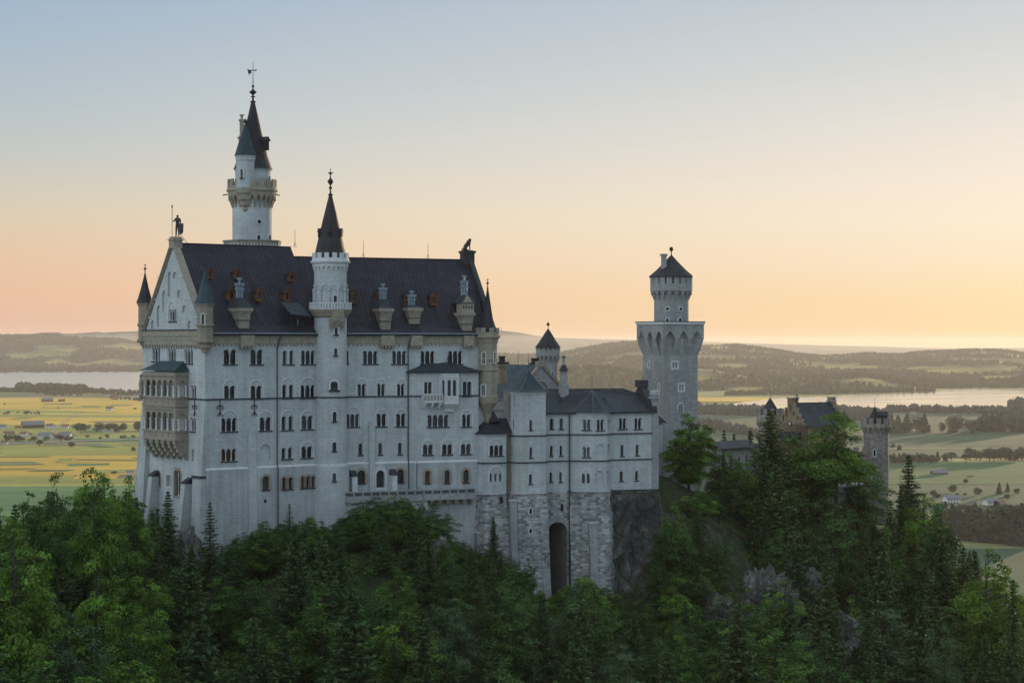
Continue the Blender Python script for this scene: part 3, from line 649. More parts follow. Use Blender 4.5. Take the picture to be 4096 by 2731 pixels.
# angle turret at the far end of the front
c_ = at(*cB(1962, 0), 346.2); c_ = (c_.x, c_.y); R = 1.75; mb = MB()
mb.lathe(c_, [(0,-14.6),(.5,-14.0),(.8,-12.4),(1.3,-11.4),(R*1.05,-10.6),(R*1.1,-10.0),(R*1.12,-9.5),(R,-9.3),(R,-5.2),(R*1.08,-5.0),(R*1.08,-4.75),(R,-4.6),(R,-3.4),(R*1.08,-3.2),(R*1.08,-2.95),(R,-2.8),(R,-.5),(R*1.12,.1),(R*1.15,.4),(R*1.35,.7),(R*1.35,1.0),(R*1.2,1.05),(R*1.2,1.6),(0,1.6)], 8, 0, PI/8)
t_e = mb.build('corner_turret', [M['sand']], hall, (c_[0], c_[1], -14.6))
mb = MB(); crenels(mb, c_, R*.95, R*1.2, 1.6, 2.35, 8, .55, 0, PI/8); mb.build('battlement', [M['sandt']], t_e)
mb = MB(); mb.lathe(c_, [(1.3,1.5),(1.24,2.4),(.68,5.8),(.08,9.4),(0,9.4)], 8, 0, PI/8); mb.build('spire', [M['spire']], t_e, (c_[0], c_[1], 1.6)); finial(t_e, c_, 9.1, 11.0, .13, True)
for x0, x1, y0, y1 in ((1907,1942,1330,1450),): tower_window(t_e, c_, R*.97, cB, x0, x1, y0, y1, proud=.1, sill=False)
tower_window(t_e, c_, R*.97, cD, 1900, 1942, 620, 735, proud=.1, sill=False)
tower_window(t_e, c_, R*.97, cB, 2024, 2040, 1330, 1440, proud=.1, sill=False)

# loggia on the gable end -------------------------------------------
mb = MB(); zt = -4.95; OUT = 2.35
p0, p1 = ls0, ls1
def arches(a, b_, n, z0, z1, k=.76):
    wd = (b_-a)/n; return [arc_outline(a+wd*(i+.5)-wd*k/2, a+wd*(i+.5)+wd*k/2, z0, z1)[0] for i in range(n)]
LS = wall2(LW.pt(p1, 0), WGB.pt(p1, 0)); ll = OUT
hf = arches(p0+.7, p1-.5, 5, -9.0, -6.25)+arches(p0+.7, p1-.5, 5, -14.5, -11.5)
hs = arches(.55, ll-.45, 1, -9.0, -6.4, .8)+arches(.55, ll-.45, 1, -14.5, -11.7, .8)
mb.poly([(p0, -15.7), (p1, -15.7), (p1, zt), (p0, zt)], hf, lambda a, z: LW.pt(a, z), 0)
mb.poly([(0, -15.7), (ll, -15.7), (ll, zt), (0, zt)], hs, lambda a, z: LS.pt(a, z), 0)
for W_, hh in ((LW, hf), (LS, hs)):
    for h in hh:
        for i in range(len(h)):
            a, b_ = h[i], h[(i+1) % len(h)]; mb.face([W_.pt(*a, 0), W_.pt(*b_, 0), W_.pt(*b_, -.35), W_.pt(*a, -.35)], 0)
mb.face([LW.pt(p0, -15.7), LW.pt(p0, zt), WGB.pt(p0, zt), WGB.pt(p0, -15.7)], 0)
for z_ in (-15.75, -10.4, -4.95): mb.box(WGB, p0+.02, p1-.02, .02, OUT-.02, z_-.2, z_, 0)
for z_, h_ in ((-9.05, .28), (-10.35, .35), (-14.55, .28), (-15.85, .4), (-5.35, .4)):
    mb.box(WGB, p0-.18, p1+.18, 0.02, OUT+.18, z_-h_/2, z_+h_/2, 1)
for z_ in (-5.9, -11.2):
    for i in range(26): mb.box(LW, p0+.8+(p1-p0-1.6)*i/26, p0+.8+(p1-p0-1.6)*(i+.55)/26, 0, .1, z_, z_+.25, 1)
for z0_, z1_ in ((-10.1, -9.25), (-15.5, -14.75)):
    for i in range(6): mb.box(LW, p0+.5+(p1-p0-1)*i/5-.12, p0+.5+(p1-p0-1)*i/5+.12, 0, .08, z0_, z1_, 1)
log = mb.build('loggia', [M['sand'], M['sandt']], hall, LW.pt((p0+p1)/2, -15.7))
for z0_, h_ in ((-8.95, 1.75), (-14.4, 1.85)):
    wd = (p1-p0-1.2)/5
    for i in range(6): link('column', column_mesh(M['trim']), log, LW.pt(p0+.7+wd*i, z0_, .05), (.16, .16, h_))
    for a in (.55, ll-.45): link('column', column_mesh(M['trim']), log, LS.pt(a, z0_, .05), (.15, .15, h_))
mb = MB(); zr_ = -3.2; e_o = .45
A = [LW.pt(p0-e_o, zt+.2, e_o), LW.pt(p1+e_o, zt+.2, e_o), WGB.pt(p1-1.6, zr_), WGB.pt(p0+1.9, zr_)]
mb.face(A, 0); mb.face([LW.pt(p1+e_o, zt+.2, e_o), WGB.pt(p1+e_o, zt+.2), WGB.pt(p1-1.6, zr_)], 0); mb.face([LW.pt(p0-e_o, zt+.2, e_o), WGB.pt(p0+1.9, zr_), WGB.pt(p0-e_o, zt+.2)], 0)
mb.face([LW.pt(p0-e_o, zt+.2, e_o), LW.pt(p1+e_o, zt+.2, e_o), WGB.pt(p1+e_o, zt+.2), WGB.pt(p0-e_o, zt+.2)], 0)
mb.build('loggia_roof', [M['teal']], log, LW.pt(p0, zt))
mb = MB()
for i in range(6):                                                          # stepped corbels under the loggia
    a = p0+.15+(p1-p0-1.0)*i/5
    for k in range(5):
        o1 = OUT*(1-(k/5)**1.6); mb.box(WGB, a, a+.75, 0, o1, -16.05-.62*(k+1), -16.05-.62*k, 0)
    if i < 5:
        wd = (p1-p0-1.0)/5
        for k in range(6):
            t0, t1 = k/6, (k+1)/6; f = lambda t_: -16.05-.9*abs(2*t_-1)**2
            A = [WGB.pt(a+.75+(wd-.75)*t_, z, o) for o in (0, OUT-.06) for t_, z in ((t0, f(t0)), (t1, f(t1)), (t1, -16.0), (t0, -16.0))]
            mb.hexa(A, 0)
mb.face([WGB.pt(p1, -16.0), WGB.pt(p1, -19.3), WGB.pt(p1, -18.2, .9), WGB.pt(p1, -16.0, OUT-.1)], 0)
mb.build('loggia_corbel', [M['sandt']], log, WGB.pt(p0, -19))
mb = MB(); q = LW.pt(p0-.35, -9.9, .2); 
mb.lathe((q.x, q.y), [(0,-9.9),(.3,-9.4),(.45,-8.9),(.4,-8.6),(.35,-7.6),(.42,-7.0),(.3,-6.4),(.2,-6.0),(.34,-5.7),(.1,-5.4),(0,-5.3)], 8)
mb.build('corner_carving', [M['sandt']], log, q)

# projecting bay on the right half of the front ---------------------
RZ = -5.2; RO = 1.2; W2o = W2.off(RO)
sa, sb, sc_ = W2.s_at(1634), W2o.s_at(1667), W2o.s_at(1914)
RA, RB, RC, RD = W2.pt(sa, 0), W2.pt(sb, 0, RO), W2.pt(sc_, 0, RO), W2.pt(sc_, 0, 0)
hb, hbl = [], []
hb += px_window(hall, W2o, cD, 1297, 1380, 592, 738, 2, 1, surround=.2, stone='trim'); hb += px_window(hall, W2o, cD, 1700, 1793, 586, 740, 2, 1, surround=.25, stone='trim')
hb += px_window(hall, W2o, cD, 1330, 1557, 937, 1062, 4, 2)
hb += px_window(hall, W2o, cD, 1692, 1790, 933, 1060, 2, 2, 890)
for x0, x1, y0, y1, ar in ((1287,1390,1247,1354,1205), (1488,1592,1243,1350,1200), (1684,1788,1240,1346,1197)): hb += px_window(hall, W2o, cD, x0, x1, y0, y1, 2, 1, ar)
W2p = W2.off(RO+.3)
for x0, x1, y0, y1, gl in ((1306,1360,475,606,'lit'), (1510,1566,470,604,'glass'), (1706,1766,464,600,'glass')): hbl += px_window(hall, W2p, cF, x0, x1, y0, y1, 1, surround=.4, stone='sandt', glass=gl)
mb = MB(); W_ch = wall2(RA, RB); lc = dist2(RA, RB)
mb.poly([(sb, ZP), (sc_, ZP), (sc_, RZ), (sb, RZ)], hb, lambda a, z: W2.pt(a, z, RO), 0)
mb.poly([(sb, ZB), (sc_, ZB), (sc_, ZP-.3), (sb, ZP-.3)], hbl, lambda a, z: W2.pt(a, z, RO+.3), 1)
mb.face([W2.pt(sb, ZP-.3, RO+.3), W2.pt(sc_, ZP-.3, RO+.3), W2.pt(sc_, ZP, RO), W2.pt(sb, ZP, RO)], 2)
mb.face([W_ch.pt(0, ZP), W_ch.pt(lc, ZP), W_ch.pt(lc, RZ), W_ch.pt(0, RZ)], 0)
mb.face([W_ch.pt(0, ZB, .3), W_ch.pt(lc+.12, ZB, .3), W_ch.pt(lc+.12, ZP-.3, .3), W_ch.pt(0, ZP-.3, .3)], 1); mb.face([W_ch.pt(0, ZP-.3, .3), W_ch.pt(lc+.12, ZP-.3, .3), W_ch.pt(lc, ZP, 0), W_ch.pt(0, ZP, 0)], 2)
mb.face([W2.pt(sc_, ZB, RO), W2.pt(sc_, ZB, 0), W2.pt(sc_, RZ, 0), W2.pt(sc_, RZ, RO)], 0)
for n_, (x0, x1) in enumerate(((1285,1410), (1690,1805))):
    for i in range(8):
        a, b_ = W2o.s_at(cD(x0, 0)[0]), W2o.s_at(cD(x1, 0)[0]); mb.box(W2o, a+(b_-a)*i/8, a+(b_-a)*(i+.5)/8, 0, .1, -6.6, -6.35, 2)
mb.box(W2o, sb, sc_, 0, .12, ZS-.12, ZS+.12, 3); mb.box(W_ch, 0, lc, 0, .12, ZS-.12, ZS+.12, 3)
bay = mb.build('projecting_bay', [M['lime'], M['lime_low'], M['trim'], M['sill']], hall, W2.pt((sb+sc_)/2, ZB))
mb = MB(); zr_ = -3.7; so_ = (W2o.s_at(cD(1460, 0)[0]), W2o.s_at(cD(1660, 0)[0])); m_ = sum(so_)/2
fr = [W2.pt(sa-.5, RZ+.1, .1), W2.pt(sb-.3, RZ+.1, RO+.5), W2.pt(so_[0]-.2, RZ+.1, RO+.5), W2.pt(m_, RZ+.0, RO+1.5), W2.pt(so_[1]+.2, RZ+.1, RO+.5), W2.pt(sc_+.4, RZ+.1, RO+.5), W2.pt(sc_+.4, RZ+.1, 0)]
rd = [W2.pt(sa+3.3, zr_, 0), W2.pt(sa+3.6, zr_, .05), W2.pt(m_-1.5, zr_, .05), W2.pt(m_, zr_+.15, .3), W2.pt(m_+1.5, zr_, .05), W2.pt(sc_-4.6, zr_-.1, .05), W2.pt(sc_-4.5, zr_-.1, 0)]
for i in range(6):
    mb.face([fr[i], fr[i+1], rd[i+1], rd[i]], 0); q = Vector((0, 0, -.25)); mb.face([fr[i], fr[i+1], fr[i+1]+q, fr[i]+q], 0)
mb.face([p_+Vector((0, 0, -.25)) for p_ in fr], 0)
rf = mb.build('bay_roof', [M['slate']], bay, W2.pt(m_, RZ)); fp = W2.pt(m_+.2, 0, .3)
finial(bay, (fp.x, fp.y), zr_, zr_+1.7, .12)
# oriel and balcony
oz0, oz1 = -9.6, -5.45; e0, e1 = so_[0]+.1, so_[1]-.1; oc = .75
pts = [W2.pt(e0, 0, RO), W2.pt(e0+.55, 0, RO+1.25), W2.pt(e1-.55, 0, RO+1.25), W2.pt(e1, 0, RO)]
mb = MB(); ws = []
for p, q in zip(pts, pts[1:]):
    W_ = wall2(p, q); l = dist2(p, q); hh = [arc_outline(.3+(l-.3)/2*i if l > 2 else .35, .3+(l-.3)/2*i+(l-.9)/2 if l > 2 else l-.35, oz0+.3, oz1-1.1)[0] for i in range(2 if l > 2 else 1)]
    mb.poly([(0, oz0), (l, oz0), (l, oz1), (0, oz1)], hh, lambda a, z: W_.pt(a, z), 0)
    for h in hh:
        mb.poly(h, [], lambda a, z: W_.pt(a, z, -.25), 1)
        for i in range(len(h)):
            a, b_ = h[i], h[(i+1) % len(h)]; mb.face([W_.pt(*a, 0), W_.pt(*b_, 0), W_.pt(*b_, -.25), W_.pt(*a, -.25)], 0)
    for z_ in (oz0-.1, oz1-.75, oz1-.2): mb.box(W_, -.08, l+.08, 0, .12, z_, z_+.2, 0)
    mb.tube(W_.pt(0, oz0, .06), W_.pt(0, oz1, .06), .1)
ctr = W2.pt((e0+e1)/2, 0, RO)
base = [(oz0-.05, 1.05), (oz0-.9, 1.05), (oz0-1.0, 1.12), (oz0-1.25, .98), (oz0-1.9, .55), (oz0-2.4, .5)]
for (za, ka), (zb, kb) in zip(base, base[1:]):
    for p, q in zip(pts, pts[1:]):
        f = lambda P, k, z: Vector((ctr.x+(P.x-ctr.x)*k, ctr.y+(P.y-ctr.y)*k, z)); mb.face([f(p, ka, za), f(q, ka, za), f(q, kb, zb), f(p, kb, zb)], 0)
mb.build('oriel', [M['trim'], M['glass']], bay, ctr)
bs0, bs1 = W2o.s_at(cD(1270, 0)[0])-.0, e0+.1; mb = MB()
mb.box(W2, bs0, bs1, RO, RO+1.1, -9.9-.55, -9.9-.3, 0); mb.box(W2, bs0, bs1, RO+.98, RO+1.12, -10.2, -9.0, 0); mb.box(W2, bs0, bs0+.14, RO, RO+1.1, -10.2, -9.0, 0); mb.box(W2, bs0-.06, bs1, RO+.92, RO+1.18, -9.0, -8.85, 0)
for i in range(6): a = bs0+(bs1-bs0)*(i+.15)/6; mb.box(W2, a, a+(bs1-bs0)/10, RO+1.1, RO+1.16, -10.0, -9.15, 1)
for i in range(3):
    a = bs0+.15+(bs1-bs0-.8)*i/2; mb.box(W2, a, a+.4, RO, RO+.95, -10.85, -10.45, 0); mb.box(W2, a, a+.4, RO, RO+.55, -11.3, -10.85, 0)
mb.build('balcony', [M['trim'], M['sand']], bay, W2.pt(bs0, -10.4, RO))

# terrace along the foot of the front -------------------------------
TW = W2.off(3.0); ts0, ts1 = TW.s_at(cF(470, 0)[0]), TW.s_at(1900); mb = MB()
mb.box(W2, ts0, ts1, .3, 3.0, -26.75, -26.45, 0); mb.box(W2, ts0, ts1, 2.8, 3.0, -26.45, -25.25, 0); mb.box(W2, ts0, ts1, 2.65, 3.12, -25.25, -25.05, 0); mb.box(W2, ts0, ts1, 2.72, 3.12, -26.9, -26.65, 0)
n = 15
for i in range(n+1): a = ts0+(ts1-ts0)*i/n; mb.box(W2, a-.14, a+.14, 3.0, 3.08, -26.5, -25.25, 0)
for i in range(n):
    for k in range(5): a = ts0+(ts1-ts0)*(i+(k+.9)/6.4)/n; mb.box(W2, a, a+.16, 3.0, 3.05, -25.75, -25.3, 1)
ter = mb.build('terrace', [M['grey'], M['sill']], hall, W2.pt((ts0+ts1)/2, -26.5))
mb = MB(); mid = TW.s_at(cF(1345, 0)[0])
mb.box(W2, ts0, mid, .3, 2.7, ZB, -26.9, 0)
mb.face([W2.pt(mid, ZB-6, .9), W2.pt(ts1, ZB-6, .9), W2.pt(ts1, -26.9, .5), W2.pt(mid, -26.9, .5)], 0)
mb.box(W2, mid+4.4, mid+5.1, .3, .82, -31.2, -30.4, 1)
mb.build('retaining_wall', [M['lime_low'], M['void']], ter, W2.pt(mid, ZB))
mb = MB()
for i in range(6):
    a = mid+.4+(ts1-mid-1.0)*i/5; mb.box(W2, a, a+.5, .5, 2.8, -27.4, -26.9, 0); mb.box(W2, a, a+.5, .5, 1.9, -27.9, -27.4, 0)
mb.build('terrace_corbel', [M['sandt']], ter, W2.pt(mid, -27.5))

# ================================================================== stair tower on the front
sc0 = (-30.35, 334.4); SR = 2.72
st = thing('stair_tower', (sc0[0], sc0[1], ZB), 'slender round stair tower with balcony and pointed spire in the middle of the hall front', 'tower')
mb = MB(); mb.lathe(sc0, [(SR+.45,ZB),(SR+.35,ZP-.4),(SR,ZP),(SR,4.1)], 40, 0)
mb.build('shaft', [M['lime']], st)
mb = MB(); mb.lathe(sc0, [(SR+.02,3.9),(SR+.12,4.1),(SR+.35,4.3),(SR+.45,4.6),(SR+.62,4.75),(SR+.7,5.0),(SR+.85,5.15),(SR+.85,5.4),(SR-.1,5.4)], 40, 0)
mb.build('balcony_base', [M['sandt']], st)
mb = MB(); mb.lathe(sc0, [(SR+.84,5.4),(SR+.84,5.52),(SR+.68,5.52)], 40); mb.lathe(sc0, [(SR+.66,6.3),(SR+.88,6.3),(SR+.88,6.5),(SR+.66,6.5)], 40)
for i in range(44):
    a = 2*PI*i/44; P = lambda r, x, z: (sc0[0]+r*math.cos(x), sc0[1]+r*math.sin(x), z); h = .045
    mb.hexa([P(r, x, z) for z in (5.52, 6.3) for r, x in ((SR+.7, a-h), (SR+.84, a-h), (SR+.84, a+h), (SR+.7, a+h))])
mb.build('balustrade', [M['trim']], st)
mb = MB(); mb.lathe(sc0, [(SR-.05,5.3),(SR-.05,8.6),(SR+.05,8.75),(SR,8.9),(SR,11.8),(SR,13.2)], 40)
for i in range(12):
    a = 2*PI*i/12; q = (sc0[0]+(SR+.1)*math.cos(a), sc0[1]+(SR+.1)*math.sin(a)); mb.lathe(q, [(.16,5.4),(.16,8.3),(.26,8.5),(.26,8.75),(0,8.75)], 8)
    b_ = a+PI/12; 
    for k in range(8):
        x0, x1 = PI*k/8, PI*(k+1)/8; hh = .48
        P = lambda r_, x, o: (sc0[0]+(SR+o)*math.cos(b_+r_*math.cos(x)/SR), sc0[1]+(SR+o)*math.sin(b_+r_*math.cos(x)/SR), 8.75+r_*math.sin(x)*1.1)
        mb.hexa([P(r_, x, o) for o in (-.1, .14) for r_, x in ((hh, x0), (hh+.22, x0), (hh+.22, x1), (hh, x1))])
mb.build('upper_drum', [M['lime']], st)
mb = MB(); ring_brackets(mb, sc0, SR, SR+.25, 11.7, 12.5, 22, .35); mb.lathe(sc0, [(SR+.2,12.45),(SR+.3,12.5),(SR+.3,12.9),(SR+.5,13.0),(SR+.62,13.2),(SR+.62,13.4),(SR+.4,13.45),(SR+.35,13.9),(SR-.1,13.9)], 40); crenels(mb, sc0, SR, SR+.35, 13.9, 14.75, 14, .58, 0, .1, False)
mb.build('battlement', [M['trim']], st)
mb = MB(); mb.lathe(sc0, [(2.65,13.9),(2.6,14.8),(1.98,17.4),(1.2,20.7),(.22,24.6),(0,24.6)], 24); spr = mb.build('spire', [M['spire']], st, (sc0[0], sc0[1], 13.9))
finial(st, sc0, 24.2, 29.0, .26, True)
for da in (-PI/2-1.15, -PI/2+.05, -PI/2+1.25):
    rr = 2.0; q = Vector((sc0[0]+rr*math.cos(da), sc0[1]+rr*math.sin(da), 0)); W_ = Wall(q.x, q.y, -math.sin(da), math.cos(da)); mb = MB()
    mb.box(W_, -.3, .3, -.8, .12, 17.3, 18.3, 0); mb.hexa([W_.pt(a, z, o) for o in (-1, .22) for a, z in ((-.4, 18.2), (0, 18.85), (.4, 18.2), (0, 18.3))], 0); mb.box(W_, -.15, .15, .05, .14, 17.5, 18.15, 1)
    mb.build('spire_dormer', [M['spire'], M['void']], st, q+Vector((0, 0, 17.5)))
tower_window(st, sc0, SR-.05, cB, 350, 385, 735, 822, sill=False, name='door')
tower_window(st, sc0, SR, cB, 360, 392, 1065, 1145); tower_window(st, sc0, SR, cB, 354, 388, 1285, 1362)
tower_window(st, sc0, SR, cD, 320, 392, 577, 675, n=2, cols=1, arch=-6.6)
tower_window(st, sc0, SR, cD, 340, 380, 902, 1005); tower_window(st, sc0, SR, cD, 336, 380, 1220, 1315); tower_window(st, sc0, SR+.4, cF, 338, 376, 498, 582)
mb = MB(); Wt = cyl_wall(sc0, SR, cB(385, 0)[0]); A = [Wt.pt(a, z, o) for z, o2 in ((1.5, .3), (5.0, .9)) for a, o in ((-1.25, -.6), (1.25, -.6), (1.25, o2), (-1.25, o2))]
Wz = lambda y: (CY-cB(0, y)[1])/F*Wt.oy
for k in range(4): z_ = Wz(985)-.25*k; mb.box(Wt, -1.3+.1*k, 1.3-.1*k, -.6, .75-.12*k, z_-.3, z_, 0)
for sg in (-1, 1):
    for k in range(3): mb.box(Wt, sg*1.0-.22, sg*1.0+.22, -.6, .6-.15*k, Wz(1090)+.5*(2-k), Wz(1090)+.5*(3-k), 0)
mb.hexa([Wt.pt(a, z, o) for z, w_, o2 in ((Wz(1000), 1.2, .72), (Wz(880), .8, .85)) for a, o in ((-w_, -.6), (w_, -.6), (w_, o2), (-w_, o2))], 0)
mb.build('garderobe', [M['sand']], st, Wt.pt(0, Wz(1040)))
mb = MB(); Wt = cyl_wall(sc0, SR, cD(360, 0)[0]); z_ = (CY-cD(0, 690)[1])/F*Wt.oy
mb.box(Wt, -.9, .9, -.3, .2, z_-.1, z_+.15); mb.build('window_hood', [M['sill']], st, Wt.pt(0, z_)); mb = MB(); mb.lathe(sc0, [(SR,ZS-.12),(SR+.13,ZS-.1),(SR+.13,ZS+.12),(SR,ZS+.14)], 40); mb.build('string_course', [M['sill']], st)

# ================================================================== tall round tower behind the hall
tc0 = at(1008.6, 0, 352); tc0 = (tc0.x, tc0.y)
tw = thing('round_tower', (tc0[0], tc0[1], ZB), 'tallest round tower behind the hall roof, weather vane on its spire', 'tower')
mb = MB(); mb.lathe(tc0, [(3.5,ZB),(3.46,16.9),(3.46,27.0)], 48); mb.build('shaft', [M['lime']], tw)
mb = MB(); mb.lathe(tc0, [(4.6,12),(5.0,16.0),(5.15,16.6),(5.15,17.4),(5.35,17.45),(5.35,17.7),(3.3,17.7)], 8, 0, PI/8)
for i in range(56):
    a = PI/8+2*PI*i/56; 
    f = math.cos(PI/8)/math.cos((a-PI/8) % (PI/4)-PI/8); P = lambda x, z, o: (tc0[0]+(5.15*f+o)*math.cos(x), tc0[1]+(5.15*f+o)*math.sin(x), z)
    for sg in (0, 1): mb.hexa([P(a+(.05 if sg else 0)+dx, z, o) for z, dx in ((16.7, 0 if sg else .0), (17.35, -.05 if sg else .05)) for dx, o in ((dx, -.1), (dx, .06), (dx+.02, .06), (dx+.02, -.1))], 1)
mb.build('tower_platform', [M['sand'], M['trim']], tw)
mb = MB(); ring_brackets(mb, tc0, 3.46, 4.2, 23.4, 25.6, 24, .36)
mb.lathe(tc0, [(4.1,25.5),(4.2,25.6),(4.25,26.2),(4.5,26.35),(4.5,26.6),(4.35,26.7),(4.35,27.2),(4.0,27.2),(3.0,27.2)], 48); crenels(mb, tc0, 4.0, 4.33, 27.2, 28.4, 18, .6, 0, 0, False)
for sg in (-1, 1): mb.tube((tc0[0]+sg*4.2, tc0[1]-1, 25.8), (tc0[0]+sg*5.0, tc0[1]-1.2, 25.6), .12)
mb.build('battlement', [M['sandt']], tw)
dc = (tc0[0]+.15, tc0[1]); mb = MB(); mb.lathe(dc, [(3.1,27),(3.1,29.8),(3.3,30.2),(3.35,30.3)], 40); mb.build('upper_drum', [M['lime']], tw)
mb = MB(); mb.lathe(dc, [(3.45,30.2),(3.35,30.4),(2.75,32.2),(1.9,35.4),(1.0,39.2),(.32,42.2),(0,42.2)], 20); mb.build('spire', [M['spire']], tw, (dc[0], dc[1], 30.2))
finial(tw, dc, 41.9, 45.6, .34)
mb = MB(); mb.tube((dc[0], dc[1], 45.3), (dc[0], dc[1], 49.2), .07, .04); zc = 47.6
mb.box(GW, dc[0]-.9, dc[0]+.6, -dc[1]-.05, -dc[1]+.05, zc, zc+.14); mb.box(GW, dc[0]-.85, dc[0]-.3, -dc[1]-.06, -dc[1]+.06, zc-.5, zc+.05); mb.box(GW, dc[0]-.95, dc[0]-.8, -dc[1]-.05, -dc[1]+.05, zc-.1, zc+.35); mb.box(GW, dc[0]-.75, dc[0]-.6, -dc[1]-.05, -dc[1]+.05, zc-.8, zc-.5); mb.box(GW, dc[0]+.42, dc[0]+.62, -dc[1]-.05, -dc[1]+.05, zc-.08, zc+.26)
mb.build('weather_vane', M['dark'], tw, (dc[0], dc[1], 45.3))
rc = at(*cG(380, 0), 352-3.1); rc = (rc.x, rc.y); mb = MB()
mb.lathe(rc, [(0,22.3),(.25,22.5),(.55,22.9),(.5,23.4),(.9,23.7),(1.0,24.4),(1.3,24.7),(1.4,25.5),(1.65,25.8),(1.75,26.6),(1.6,26.8),(1.6,31.3),(1.72,31.6),(1.72,31.9),(1.85,32.4)], 28, 0, 0, [1]*10+[0]*4)
tt = mb.build('stair_turret', [M['lime'], M['sandt']], tw, (rc[0], rc[1], 22.3))
mb = MB(); mb.lathe(rc, [(1.95,32.35),(1.85,32.6),(1.1,35.0),(.12,38.0),(.3,38.2),(.28,38.5),(0,38.9)], 16); mb.build('spire', [M['teal']], tt, (rc[0], rc[1], 32.4))
tower_window(tt, rc, 1.6, cG, 340, 362, 890, 965); tower_window(tw, tc0, 3.46, cG, 480, 508, 1312, 1346, sill=False); tower_window(tw, tc0, 3.46, cG, 478, 502, 1442, 1486, sill=False); tower_window(tw, tc0, 3.46, cG, 570, 586, 1442, 1486, sill=False); tower_window(tw, dc, 3.1, cG, 570, 582, 950, 985, sill=False); tower_window(tw, dc, 3.1, cG, 441, 452, 905, 965, sill=False)
q = at(*cG(350, 640), 351); mb = MB(); mb.box(Wall(q.x, q.y, 1, 0), -.5, .5, -.5, .5, 33.0, 36.0, 0); mb.box(Wall(q.x, q.y, 1, 0), -.7, .6, -.6, .6, 35.5, 35.8, 0); mb.box(Wall(q.x, q.y, 1, 0), -.35, .35, -.35, .35, 36.0, 38.6, 0); mb.box(Wall(q.x, q.y, 1, 0), -.5, .5, -.5, .5, 38.6, 38.9, 0); mb.box(Wall(q.x, q.y, 1, 0), -.2, .2, -.2, .2, 38.9, 39.6, 0); mb.box(Wall(q.x, q.y, 1, 0), -.4, .4, -.4, .4, 39.6, 39.75, 0)
mb.build('chimney', [M['sandt']], tw, q)
q = at(*cG(552, 735), 351); Wd = Wall(q.x, q.y, .5, .86); mb = MB(); mb.box(Wd, -.6, .5, -1.6, .3, q.z, q.z+1.7, 0); mb.hexa([Wd.pt(a, z, o) for o in (-1.9, .55) for a, z in ((-.8, q.z+1.6), (0, q.z+2.4), (.7, q.z+1.6), (0, q.z+1.7))], 1); mb.box(Wd, -.25, .2, .28, .36, q.z+.3, q.z+1.3, 2)
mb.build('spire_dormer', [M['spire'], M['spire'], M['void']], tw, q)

# ================================================================== residential wing on rusticated bastions
a3 = math.radians(20); KO = at(1890, 0, 344.0); D3 = (math.cos(a3), math.sin(a3)); WK = Wall(KO.x, KO.y, *D3)
wing = thing('residential_wing', (WK.pt(16, 0).x, WK.pt(16, 0).y, -46), 'lower pale stone wing with grey hipped roofs standing on tall rusticated bastions', 'castle building')
def kp(u, o): W_ = WK.off(o); return W_.s_at(u), o
KZ = {'bay': -15.9, 'tow': -8.6, 'main': -12.3, 's1': -16.3, 's2': -20.9, 'base': -26.2}
WT = []                                                                      # wall runs: name, polyline of (s, out), top
lb = [(0.0, -1.6), kp(1936, 1.3), kp(2032, 1.3)]
tl = [(kp(2044, .6)[0], -1.0), (kp(2044, .6)), kp(2081, 2.2), kp(2183, 2.2), (kp(2183, 2.2)[0]+.0, 0)]
sec1 = [(kp(2183, 0)[0]-.5, 0.0), kp(2281, 0.0)]
pb = [kp(2280, 0.0), kp(2375, 2.1), kp(2428, 2.1), kp(2443, 0.2), (kp(2443, .2)[0]+.1, 0)]
sec2 = [kp(2440, 0.0), kp(2627, 0.0)]
end = [kp(2627, 0.0), (kp(2627, 0)[0], -11.0)]
WIN = {}
def kw(key, i): return WIN.setdefault((key, i), [])
def seg_wall(poly, i): return wall2(WK.pt(poly[i][0], 0, poly[i][1]), WK.pt(poly[i+1][0], 0, poly[i+1][1])), math.hypot(poly[i+1][0]-poly[i][0], poly[i+1][1]-poly[i][1])
def kwin(poly, key, i, c, *a, **k):
    W_, l = seg_wall(poly, i); kw(key, i).extend(px_window(wing, W_, c, *a, **k))
kwin(lb, 'bay', 1, cH, 415, 556, 1385, 1493, 3, 1, 1322); kwin(lb, 'bay', 1, cI, 357, 461, 208, 281, 3, 0, 147, sep=True, sill=False, mull=.45)
kwin(lb, 'bay', 0, cI, 217, 238, 212, 282, surround=.2, stone='sandt', sill=False)
for c, x0, x1, y0, y1 in ((cH, 831, 862, 1120, 1225), (cH, 831, 863, 1407, 1515), (cI, 708, 737, 213, 300)): kwin(tl, 'tow', 2, c, x0, x1, y0, y1)
for c, x0, x1, y0, y1 in ((cH, 664, 675, 870, 980), (cH, 658, 670, 1110, 1222), (cH, 640, 652, 1395, 1495), (cI, 545, 553, 205, 280)): kwin(tl, 'tow', 1, c, x0, x1, y0, y1, sill=False)
for c, x0, x1, y0, y1 in ((cH,1043,1083,1105,1215), (cH,1145,1184,1105,1215), (cH,1044,1075,1390,1496), (cH,1147,1176,1388,1494), (cI,892,917,196,283), (cI,979,1004,196,283)): kwin(sec1, 'sec1', 0, c, x0, x1, y0, y1)
kwin(pb, 'pb', 0, cH, 1384, 1474, 1116, 1225, 2, 2); kwin(pb, 'pb', 0, cH, 1384, 1466, 1404, 1508, 2, 2, 1370); kwin(pb, 'pb', 0, cI, 1181, 1252, 208, 296, 2, 0, 180, sep=True, sill=False)
kwin(pb, 'pb', 1, cH, 1532, 1612, 1116, 1228, 2, 2); kwin(pb, 'pb', 1, cH, 1524, 1612, 1372, 1510, 1, blind='lime', depth=.2, name='blind_arch'); kwin(pb, 'pb', 1, cI, 1304, 1376, 184, 298, 1, blind='lime', depth=.2, name='blind_arch')
